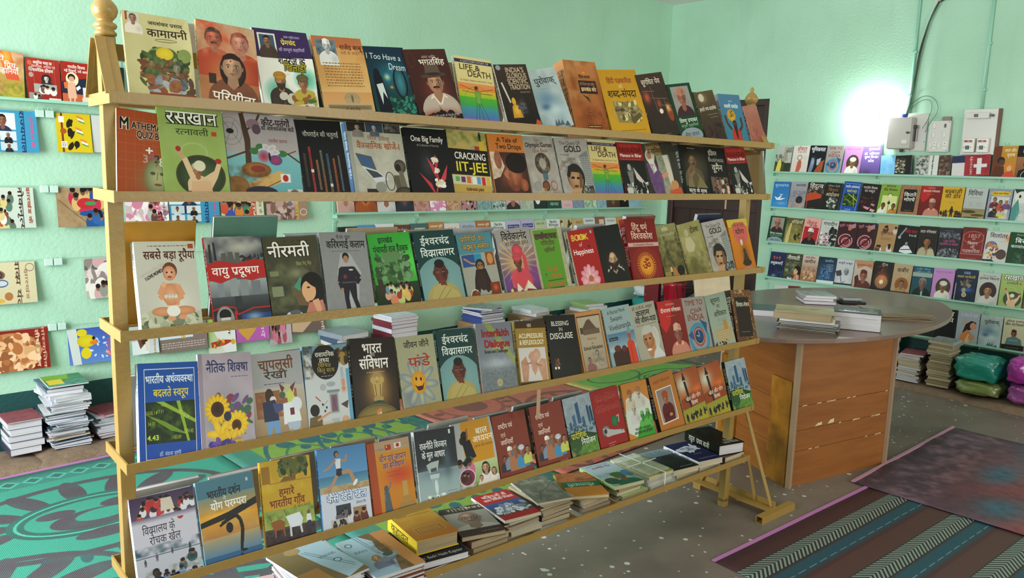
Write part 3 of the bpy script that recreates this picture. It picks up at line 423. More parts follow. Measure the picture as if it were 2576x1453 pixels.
art('''
baby~f0eee8~white book with a baby sitting on banknotes~G c8c4b4 c0bcb0|Z 22 4 86 6 1 4a4a48|R 88 3 97 8 a04820|T सबसे_बड़ा_रूपैया 56 15 9 4a1c14 w=84 b=.8|T International_Best_Seller 26 31 4 b0a498 w=46 r=-26|T I_LOVE_MONEY 28 36 3.5 3a3430 w=32 r=-28 b|S 60 68 44 24 d8d4c4|N 0 76 100 100 8a9070 .9 9|B 0 80 100 99 80 a8ac90,7a8068,c8c8b0,60684c,b8b89c 9|E 54 32 12 9 6a3c24|E 53 35 10.5 8 e0a884 c88460|E 49 34 1.4 1 201410|E 57 34 1.4 1 201410|E 53 39 3.5 1.2 a04838|P d89870 42 46 64 46 68 60 64 70 44 70 40 58|E 52 58 14 12 e0a47c c88458|L d89870 9 42 48 34 58 40 62|L d89870 9 64 48 72 60 58 64|E 42 47 4 3 e0a880|R 42 58 62 62 e0ddd0|Z 44 58 60 62 2 8a8a80|E 36 76 17 5 d89870 c08058|E 72 76 18 5 d89870 c08058|E 54 76 11 6 e8e4dc|E 50 84 7 2.5 d89870|E 68 83 7 2.5 d89870|Z 36 98 66 100 1 303030
vayu~a82020~grey smoke and city book with a torn red title band~G 484c54 6a6c70|N 0 0 100 30 a8a8a4 .9 22|S 60 12 44 12 b8b4a8|P 302c2c 6 8 10 8 10 28 5 28|P 282626 14 6 17 6 18 26 14 26|P 5a5850 26 18 34 18 36 28 26 28|P 5a5850 38 17 46 17 48 28 38 28|P 5a5850 50 18 58 18 58 28 50 28|B 60 22 100 28 30 1c1c1c,302c2c 3|R 0 48 100 78 98a0a0 50545a|R 14 50 24 76 7c8488|R 34 46 48 76 8c9494|R 52 48 66 76 84898c|R 72 50 88 76 70767a|R 0 66 100 82 484c50 282a2c|R 40 66 52 80 303438|P b02420 0 30 20 26 50 30 80 26 100 28 100 46 74 50 46 45 20 51 0 47|T वायु_प्रदूषण 48 38 9 f0ece4 w=82 b=.5|R 0 80 100 100 24262c|L b02420 2.5 0 80 20 76 38 78 42 86 70 80 100 80|E 20 90 15 14 8c8c88|E 20 85 10 6 181818|R 12 88 28 91 c8c8c0|R 48 86 100 100 203c78|S 70 90 20 8 7c9cc0|P b02420 36 82 40 82 40 100 36 100
neer~38382c~dark olive book with a dark-haired woman in profile~G 48462e 30302a|N 0 24 100 100 6a6c48 .8 16|N 0 50 100 100 282c20 .8 20|T नीरमती 46 17 14 f0ece0 w=76 b=1.2 o=201c14|T विद्या_बिंदु_सिंह 70 33 4 a8a860 w=28|R 6 40 22 46 788058|R 6 58 26 70 808868|S 54 44 18 10 808060|P 4c8c70 46 60 60 48 66 62 56 66|P 6a5438 44 66 66 64 70 84 50 82|E 80 62 22 18 100e0e|P 100e0e 84 50 100 60 100 84 86 80|E 72 66 13 12 d8a478|P d8a478 60 66 68 60 70 80 64 78|E 72 62 3 1 201410|P 100e0e 66 52 90 50 92 66 78 60|P c07868 60 94 70 80 96 78 100 100 58 100|P d8a07c 76 78 88 76 92 90 84 96|E 40 93 15 5 d8dcd8|E 42 90 10 3 586068
unif~989898~grey book with a man in dark uniform standing~G 8c8c8c 848484|N 0 0 100 100 989898 .3 6|T पी.एम._नायर 50 6 4 201c1c w=30|T करिश्माई_कलाम 54 15 9 141414 w=82 b=.8|Z 22 22 82 24 1 5a5a5a|P a8a8a8 40 26 60 26 80 50 72 64 66 90 70 98 44 98 34 66 28 50|E 50 30 7 5 141418|E 50 33 5.5 4.5 a87858|P 201c28 36 42 64 42 68 62 34 62|L 201c28 10 38 44 32 60 36 68|L 201c28 10 62 44 74 56 66 62|P 1c1a24 36 62 66 62 64 80 54 80 50 70 46 82 38 80|L 1c1a24 9 42 78 44 96|L 1c1a24 9 58 78 66 96|E 44 97 6 2 101010|E 68 97 8 2.5 101010|R 36 60 66 62 484450|E 58 46 5 1 c8c8d0|E 44 54 4 2.5 7a3030|E 35 69 3 2 a87858
tree~2a7030~bright green book with a big tree above a seated crowd~G 38a838 30882c|S 90 40 40 30 50d048|R 0 66 100 100 28381c 141c10|T झारखंड 40 9 7 102818 w=34 b|T पंचायती_राज_हैंडबुक 50 21 8 102818 w=82 b=.5|P 3a2c20 6 56 16 50 20 76 8 76|E 48 46 40 20 4a7440 2c5428|B 10 28 86 62 120 5c8450,3c6434,70986a,2c4c28 7|E 48 30 22 8 5c8450|C 24 66 80 84 16 c88060,6a88a8,d8c060,b8d0a0,8a4030,c8a080 6|E 38 88 10 7 d08060|E 70 84 7 7 d8b060|E 54 88 8 7 b8c878|E 50 82 6 5 a03828
ish~123838~dark teal book, man in yellow shawl below white title~G 123c3c 0e3434|T ईश्वरचंद्र 50 14 10 e8ece4 w=70 b=.5|T विद्यासागर 52 30 10 e8ece4 w=82 b=.5|E 50 80 64 44 7aa0a0 6c9494|F 50 56 30 6a3424 1c1412 a89858 d|E 50 45 12 6 1c1412|P b0a060 16 96 26 78 46 70 60 76 84 84 92 96|L 8a7c40 1.5 30 94 56 76|L 8a7c40 1.5 42 96 68 80|P 6a3424 42 66 58 66 60 74 46 74|R 0 96 100 100 709898|Z 30 97 78 99 1 203030
pran~4a7c88~blue and grey animal book with a chimpanzee~G 4c8898 4c8898|R 0 30 100 100 a0a094 98988c|T प्राणियों_का 44 8 8 c8a050 w=68 b=.6 o=243830|T अद्भुत_संसार 50 20 8 c8a050 w=78 b=.6 o=243830|R 5 31 60 49 2c4c88|R 40 31 60 49 2888a8|L b88860 4 10 36 28 44 44 46|R 72 30 96 50 8a4a20|E 84 40 8 8 c88848|E 52 48 13 9 2c1c14|E 52 50 9 7 8a6448|E 48 48 2 1 100c08|E 57 48 2 1 100c08|E 54 54 5 3 a07c5c|P 2c1c14 38 54 66 54 78 84 60 90 46 76 34 94 22 94 30 68|E 50 72 12 14 34221a|E 74 94 8 3 8a5c40|E 24 96 15 13 b06028 703010|K 24 96 14 13 2 d8d4c8|N 10 84 40 100 201008 .7 5|R 70 76 98 94 702c18|S 84 84 10 7 c85820|Z 44 98 84 100 1 403830
vive~989498~grey and purple book with a figure in a pink turban over an open book~G a09c98 8c8490|R 0 30 100 100 8c7888 3c2c44|S 48 52 52 24 d8b068|Q 48 50 14 60 22 c8a878 2.5|S 90 74 30 30 7a3c7c|S 8 80 30 24 6a4080|T विवेकानंद 52 12 11 241c1c w=72 b|T का_शैक्षिक_दर्शन 56 23 6 2c2424 w=66|E 52 34 15 10 d84c58 b03c48|P c84450 64 34 74 44 74 76 62 70|F 48 50 19 7a4838 201414 d04858 t d84c58|P c84450 26 76 40 66 66 64 80 78 78 92 28 92|P d8d4b8 30 96 34 80 50 92 66 78 86 94 60 90 54 98 46 90|L 88846c 1 38 82 52 96|L 88846c 1 64 80 52 96|R 20 96 92 100 201814|E 16 92 4 5 e8c850|R 13 96 20 100 c89830
calc~a8a888~lime green arithmetic book with a stone border~G a8a484 a09c7c|N 0 0 100 100 c0bc9c .7 8|R 8 2 86 92 5c9828 548c24|T तर्कशास्त्र 46 12 8 5a3438 w=70 b=.8 o=483028|T गणितीय 48 23 7 5a3438 w=44 b=.6|T पहेलियाँ 50 34 6 5a3438 w=34 b=.6|T 6745 48 64 6 c05830 w=34 b=.8|T x 24 70 5 201c18|T 9999 54 75 6 c05830 w=34 b=.8|R 26 80 78 81 203018|T 67443255 50 87 6 c05830 w=62 b=.8|R 30 92 76 93 203018
happ~c8c0a8~red paperback with a pink lotus and yellow title~G a81c1c 981818|T BOOK 42 13 10 e0c040 w=64 b=1.2|E 40 13 6 4.5 e8c838|E 55 13 6 4.5 e8c838|K 40 14 3 2 .8 3a2010|K 55 14 3 2 .8 3a2010|T of 40 25 7 e8c8b0|T Happiness 46 37 9 f0e4e0 w=76 b|E 70 30 5 2 4a2038|E 88 6 4 3 a8a0a8|O 50 84 22 12 15 8 e0a0a8 d07888|O 50 86 12 8 12 7 ecc0c4 d88894|E 50 72 8 13 ecb8c0 d88c98|E 52 84 10 6 a86838|E 30 88 13 7 e8b0b8 d88c98|E 72 88 13 7 e8b0b8 d88c98|E 50 94 22 6 e8b4bc d48c98
shak~241c18~black paperback with a portrait of a man in a lace ruff~G 141414 1c1814|P 241c18 6 100 16 86 50 74 84 86 94 100|O 50 83 22 16 12 7 e0dcd4 98928a|E 50 82 30 9 dcd8d0 a8a29a|E 50 55 22 17 1c1210|P 2a1a12 24 52 30 44 34 48 32 70 26 74|P 2a1a12 68 44 76 52 76 72 68 70|F 49 57 27 c8a07c 2c1c14 141414 db|S 49 50 12 6 d8b08c|P 1c1814 20 100 30 92 70 92 80 100
hind~8a1418~thick dark red book with a glowing sun emblem~G 7c1414 701012|T हिंदू_धर्म 46 13 9 e0c8b0 w=50 b=.5|T विश्वकोश 50 27 10 e0c8b0 w=70 b=.5|R 0 37 100 43 c8a098|T Encyclopaedia_of_Hinduism 50 40 3.5 4a1414 w=66|K 50 72 42 27 1.5 8a2420|S 50 72 38 26 c87828|E 50 72 22 15 e0a828 c87820|Q 50 72 20 30 30 d08828 2|T ॐ 50 72 14 8a1c14 b=1.2|Z 44 97 60 98 1 c09080
spen~706838~olive sepia book with trees and a buffalo~G 908c5c 6a6030|N 0 10 100 100 484020 .9 12|N 0 40 100 80 302c18 .8 18|T स्पेन 46 9 7 d8d4b8 w=28 b|T लोक_कहानियाँ 54 19 5 b8b490 w=70|R 0 84 100 100 8a7c40|E 78 86 18 9 14120e|R 66 88 70 98 14120e|R 88 88 92 98 14120e|M 34 96 24 c8a878 383020|P b86830 44 78 56 80 60 96 46 96
diks~888050~olive book with a faint pale seated figure~G 989058 7c7440|N 0 0 100 100 b0a870 .7 22|E 32 18 9 7 b0a87c|P b8b088 14 44 22 26 44 26 56 42 44 54 20 54|E 72 74 18 14 908858|E 60 60 7 5 a09868|T दीक्षा 68 16 10 28241a w=38 b=.8|S 30 84 30 16 5c5428|N 0 50 100 100 504820 .6 14
yog~c87018~orange yoga book with a pink oval and seated stone figure~G d0b840 c87c18|R 0 14 100 100 d08018 b86810|E 56 24 36 24 c86058|R 16 0 98 6 c8b848|T सभी_के_लिए 50 12 5 5a3c18 w=64|T योग 54 24 9 30201c w=44 b=.8|Z 34 34 70 36 1 a03830|E 52 44 6 6 e8dcd0|S 60 66 26 28 7a4c18|E 58 60 6 5 3c2c1c|P 3c2c1c 48 72 54 62 64 62 72 74 78 84 40 84|E 60 82 22 6 302418|E 60 96 34 6 c07870
arth~e0e4ec~blue book with a white frame and green stock figures~G 1c50a0 1848a0|R 10 6 90 7 d8dce0|R 10 97 90 98 d8dce0|R 10 6 11 98 d8dce0|R 90 6 91 98 d8dce0|T भारतीय_अर्थव्यवस्था 50 17 8 e8ecf0 w=76 b=.8|T बदलते_स्वरूप 52 31 8 e0c848 w=56 b=.8|R 11 40 90 82 182810|N 11 40 90 82 4c7018 .8 10|P 8ca838 28 40 40 40 90 60 90 64|P 6c8c28 11 52 40 60 80 76 50 70|P 8cac30 60 40 66 40 80 82 76 82|T 4.43 22 76 5 c0d858 w=18 b|T 1658.14 20 51 4 a8c048 w=18|T 17.11 34 50 3.5 c0d878 w=12|T 1183.69 58 77 4 a8c050 w=16|T 10252.21 72 54 4 c8dc70 w=20 r=40|T 34.77 20 62 3.5 a8c050 w=12|T 1374.43 78 72 4 b8d060 w=16|T +0.8% 40 44 3 a8c050 w=10|T डॉ._वंदना_डांगी 48 93 4 e0e4ec w=34
nait~c8bcc4~pale lilac paperback with sunflowers~G b0a0ac a89ca8|N 0 0 100 100 c0b0bc .6 30|R 0 0 8 100 988894|T नैतिक_शिक्षा 54 15 10 2c3460 w=78 b=.6|Z 60 24 92 26 1 505868|S 50 66 44 30 5c7468|B 20 46 94 90 40 40604a,6a4878,486a58,803848 7|O 32 58 15 16 9 4 e8c020 d0a018|E 32 58 12 8 2c180c 4c2c10|O 68 74 13 14 8 4 e8c828 d8a818|E 66 76 9 6 3c200c 5c3810|O 36 84 12 6 14 6 e8c830 e0a820|O 54 92 12 6 12 5 e8c028 d8a020|E 50 66 7 5 2c3040|N 10 88 80 100 403c98 .9 8|B 12 90 60 99 22 40409a,3c3880,6a4ca0 5
chap~e8e8ec~white book with two cartoon animals in clothes~G a8a8ac a09c9c|R 0 40 100 100 b8b0a4 9c7c54|T चापलूसी 50 14 12 6a3c18 w=66 b=1|T रेखा 48 26 9 403428 w=44 b|Z 24 35 62 37 1 303040|R 6 44 84 74 8c5838|N 6 44 84 74 b88c68 .8 10|E 32 50 8 9 3a281c|E 38 54 6 4 d8d4d0|P 28304c 18 56 42 54 46 78 18 78|P 484c7c 36 58 56 60 58 66 40 70|P 6c98c8 22 78 46 78 46 94 38 94 34 82 28 94 22 94|P 5c2420 24 94 50 94 52 98 20 98|E 66 46 14 8 b8b890|P c8cc60 64 48 74 44 82 58 66 62|P 6c3438 52 36 62 42 56 48|P 6c3438 84 36 72 42 76 48|E 56 50 6 4 486048|P e0e4e8 56 60 84 58 88 82 54 84|E 82 62 10 8 d8dce4|P a8b8cc 60 82 86 82 84 92 64 92|L b89868 5 68 90 66 97|L b89868 5 82 90 88 95|R 68 66 76 74 702838|E 68 98 8 2 3c2018|E 90 96 6 2 3c2018
rasa~6c98b0~white science drawings book with a black disc title~G c8ccd0 c0c4c4|R 0 0 100 10 7098a8|N 0 0 24 40 3c3024 .9 8|B 74 4 100 22 26 5c4024,a08040,302010 6|R 92 30 100 100 5c98b8|E 48 20 30 21 141210|T रासायनिक 48 11 5.5 e0dcd0 w=42 b|T तथ्य 46 18 5.5 e0dcd0 w=22 b|T विचित्र 46 24 4.5 c8b040 w=28|T किंतु_सत्य 48 30 5 c8b040 w=38|Z 36 36 62 38 1 b8b4ac|E 84 44 7 10 b8c0c4|R 80 28 86 40 a8b0b8|E 84 46 4 5 c89080|R 50 56 70 82 98a4a8|R 53 60 67 80 7c5c68|L a03030 2 56 78 60 62|L 3c4870 2 62 78 60 64|R 46 54 74 57 788488|E 56 47 10 3 98a4ac|E 38 50 7 4 a8acb0|L 3c3c44 .6 34 72 46 66|E 34 70 2 1.5 303030|E 42 74 2 1.5 303030|E 38 78 2 1.5 303030|S 84 54 7 5 c87848|P 4c3c34 74 72 92 68 88 78|E 16 76 10 7 201814|P 6c5830 4 84 28 82 34 98 0 100|L c89070 4 20 88 50 80|R 50 88 68 99 a8b0b4|E 82 92 9 6 c8a080|L a83828 2 20 60 30 66|P c8b8a8 30 90 54 90 54 100 30 100
sanv~141210~dark brown book with a lion capital over a dome~G 201410 181008|S 54 66 44 34 a0783c|S 54 50 24 14 c8a060|T भारत 48 13 12 f0ece4 w=44 b=1.2|T का 48 21 5 e0dcd4|T संविधान 50 32 13 f0ece4 w=64 b=1.2|Z 32 42 72 44 1 c0b8a8|P b89c58 42 52 66 52 64 60 60 72 46 72 44 60|E 54 51 7 5 c8b070 8c7438|E 45 53 6 4 b89c58|E 63 53 6 4 b89c58|L 5c4820 1.5 48 58 50 72|L 5c4820 1.5 60 58 58 72|E 54 76 11 4 a88c50|E 54 82 14 4 203838|R 38 80 68 84 2c4840|E 50 104 50 22 a08c48 6c5c2c|K 50 104 48 20 1 504018|P d87840 48 90 58 87 58 92 46 95|P e8e4dc 46 95 58 92 58 96 42 99|P 387838 42 99 58 96 58 100 40 100
jeev~a8a888~grey-green paperback with a smiling sunflower~G a8a484 989878|S 20 80 30 20 787c84|T जीवन_जीने 52 12 8 2c2820 w=66 b=.6|T के 50 21 6 b0ac90|T फंडे 54 35 13 a02420 w=56 b=.8|O 46 64 28 9 23 8 b0ac88 6c8098|E 46 62 19 15 e0a028 c88818|E 40 57 2.4 2.4 2c1810|E 52 58 2.4 2.4 2c1810|P 3c1810 34 64 40 67 54 67 60 62 54 72 42 73|Z 36 96 70 98 1 30487c
intf~b0a8a0~grey misty book with a red title and rainbow~G 787c88 70787c|S 50 56 60 12 a8b0b8|P 8c9850 20 0 40 0 100 50 100 62|N 0 0 100 60 687088 .4 14|S 60 34 40 8 a8a860|N 0 60 100 100 505c60 .6 4|T Interfaith 52 14 10 a01c20 w=78 b=1.3 s=400808|T Dialogue 54 29 10 a01c20 w=72 b=1.3 s=400808|T Scope_and_Challenges 50 40 4.5 141418 w=66 b|O 50 84 5 8 4 3 b8b088 90885c|Z 12 95 88 98 1 202424
acup~b09858~brown and ochre book with a photo of hands massaging a foot~G 9c7c30 947428|R 0 0 100 11 40280c|T 101 46 7 5 e8e0c8 b|T Q&A 46 14 4 b88c48|T ACUPRESSURE 50 23 7 e8e0cc w=80 b|T &_REFLEXOLOGY 50 33 7 e8e0cc w=80 b|R 4 41 92 92 c8c4c0|E 50 56 10 9 b88468|E 62 52 12 9 c08c70|E 44 52 5 5 c08c70|E 38 55 4 4 c08c70|P b88468 38 56 64 54 60 76 50 84 42 74|P b07c60 8 62 26 54 34 70 26 92 10 92|P b88868 90 60 74 58 60 68 74 92 90 92|L 8c5c44 3 26 66 42 64|L 8c5c44 3 76 70 56 66|N 4 41 92 92 e0d0c4 .3 20|R 0 93 100 100 3c240c|Z 8 96 40 98 1 d8c8a0
bles~14120e~black novel with white capital title and faint headlights~G 121010 0e0c0a|T BLESSING 46 13 7 d8d4c8 w=60 b|T IN 46 22 6 d8d4c8|T DISGUISE 46 32 9 e0dcd0 w=78 b|N 20 44 100 90 1c1814 .7 20|S 20 76 14 8 604430|E 14 80 3 2 f0ecd8|E 24 80 3 2 f0ecd8|B 14 66 30 76 14 8a5c30,5c3020 3|S 56 60 24 20 080808|Z 10 94 92 96 1 6c6458
schl~c08850~orange-bordered book with a sepia stupa and reading children~G c88848 c08040|R 5 6 94 100 503828|R 7 8 92 98 b8ac94 988870|P 5c4838 16 34 24 24 40 14 52 12 68 24 84 34|R 22 28 84 36 685440|R 12 24 22 34 4c3c30|R 7 36 92 44 a89c84|T Reforms 50 43 4 8a3c30 w=34|T in 50 50 4 4c2820|T School_Education 50 57 5.5 30201c w=72 b|F 60 68 12 b0a490 605448 8c8070|F 28 76 9 a08070 3c2420 8a5c50|P a89c88 34 84 66 78 90 88 80 98 40 98|E 36 88 14 6 8c5850|N 7 62 92 98 706050 .4 8
monk~a8b8b8~sky blue book with an orange-robed figure and temple~G 98acac 7c98a0|R 0 42 100 64 4c7494 88a0ac|T A_Patriot_Monk 48 8 6 242428 w=66 r=-3|T Swami 44 19 8 3c2028 w=44 r=-2|T Vivekananda 52 32 9 301c28 w=80 r=-3|R 4 48 36 53 141820|T Shanta_Kumar 20 50.5 2.5 d8d8d8 w=26|R 0 64 100 70 a0acb0|P 3c2018 8 74 30 64 50 70 70 66 72 100 10 100|E 28 66 12 5 5c2c20|E 52 68 9 5 5c2c20|E 80 42 6 8 788c90|F 78 52 9 b87048 c85030 c83c20 t c84c28|P c83c20 66 62 92 62 96 96 66 98|L 802010 1.5 78 64 76 96
kalm~a8a498~cream book with a smiling white-haired man in profile~G a8a494 a09c8c|T डॉ._ए.पी.जे._अब्दुल 50 7 4.5 302c28 w=80|T कलाम 48 16 9 201c18 w=54 b=.9|T मेरी_जीवन-यात्रा 54 28 9 201c18 w=82 b=.9|Z 14 35 92 37 1 302c28|E 50 52 26 16 c8c4bc a8a49c|E 78 60 14 18 c0bcb4|P b07850 30 54 60 48 72 64 66 88 44 92 34 78|E 48 60 20 16 b88058 905c38|E 38 60 4 1.5 201410|E 54 60 4 1.5 201410|P 8c5c3c 40 60 36 70 44 71|E 44 78 9 2 e8dcd0|P c8c8c8 60 84 78 74 100 92 100 100 50 100|P b8b4ac 26 52 34 42 60 38 80 48 84 66 70 50 44 52
dina~7c1818~red book with a portrait of a man in a pale cap~G 8c1c18 601410|P b82420 0 0 60 0 40 40 16 54 0 40|T स्वरसम्राट 50 7 4 d8b0a0 w=36|T दीनानाथ_मंगेशकर 50 17 6.5 e8dcd4 w=80 b|Z 28 26 62 28 1 d0a898|F 62 58 26 a86050 401818 c07c68 ckg d0a088|P c07c68 20 100 30 84 56 76 84 80 100 92 100 100
clic~b0a8a0~grey book with a blue and red clock dial~G 989088 8c8c8c|T TIME_TO 50 10 9 7c3430 w=78 b|T Click 54 24 8 7c2c28 w=52 b r=-8|T INDIA 48 36 11 7c3430 w=72 b|K 50 74 38 25 11 3c84a4|P 2c4c74 60 40 92 48 84 66 74 52|P 2c5078 4 66 24 58 26 76|K 50 70 23 16 4 a03430|E 50 70 18 12 284c78 182c50|L d8d8e0 1.5 50 70 50 60|L d8d8e0 1.5 50 70 38 68
such~88948c~grey-green book with a sandstone building~G 8c9c8c 98a494|T सूचना 46 12 9 2c3028 w=44 b|T का 54 23 7 2c3028|T अधिकार 56 37 9 2c3028 w=60 b|T RTI_ACT 60 49 7 7c8c84 w=46 b|Z 34 56 80 58 1 606c64|S 50 76 60 20 a89470|R 20 66 90 88 a89068|R 60 50 78 68 b07c38|Z 22 68 88 88 5 c0ac84|B 4 86 70 97 30 241c18,302824 4
vich~3c241c~thick brown book with an ornate gold patterned border~G 6c4428 603820|B 0 0 100 100 200 8c6438,a07844,4c2c18 4|R 14 14 84 88 241410|T विचार-मंथन 52 28 8 d8d0c0 w=66 b|Z 26 78 70 80 1 b0a890|N 0 0 60 8 e8d8b0 .6 8
''')
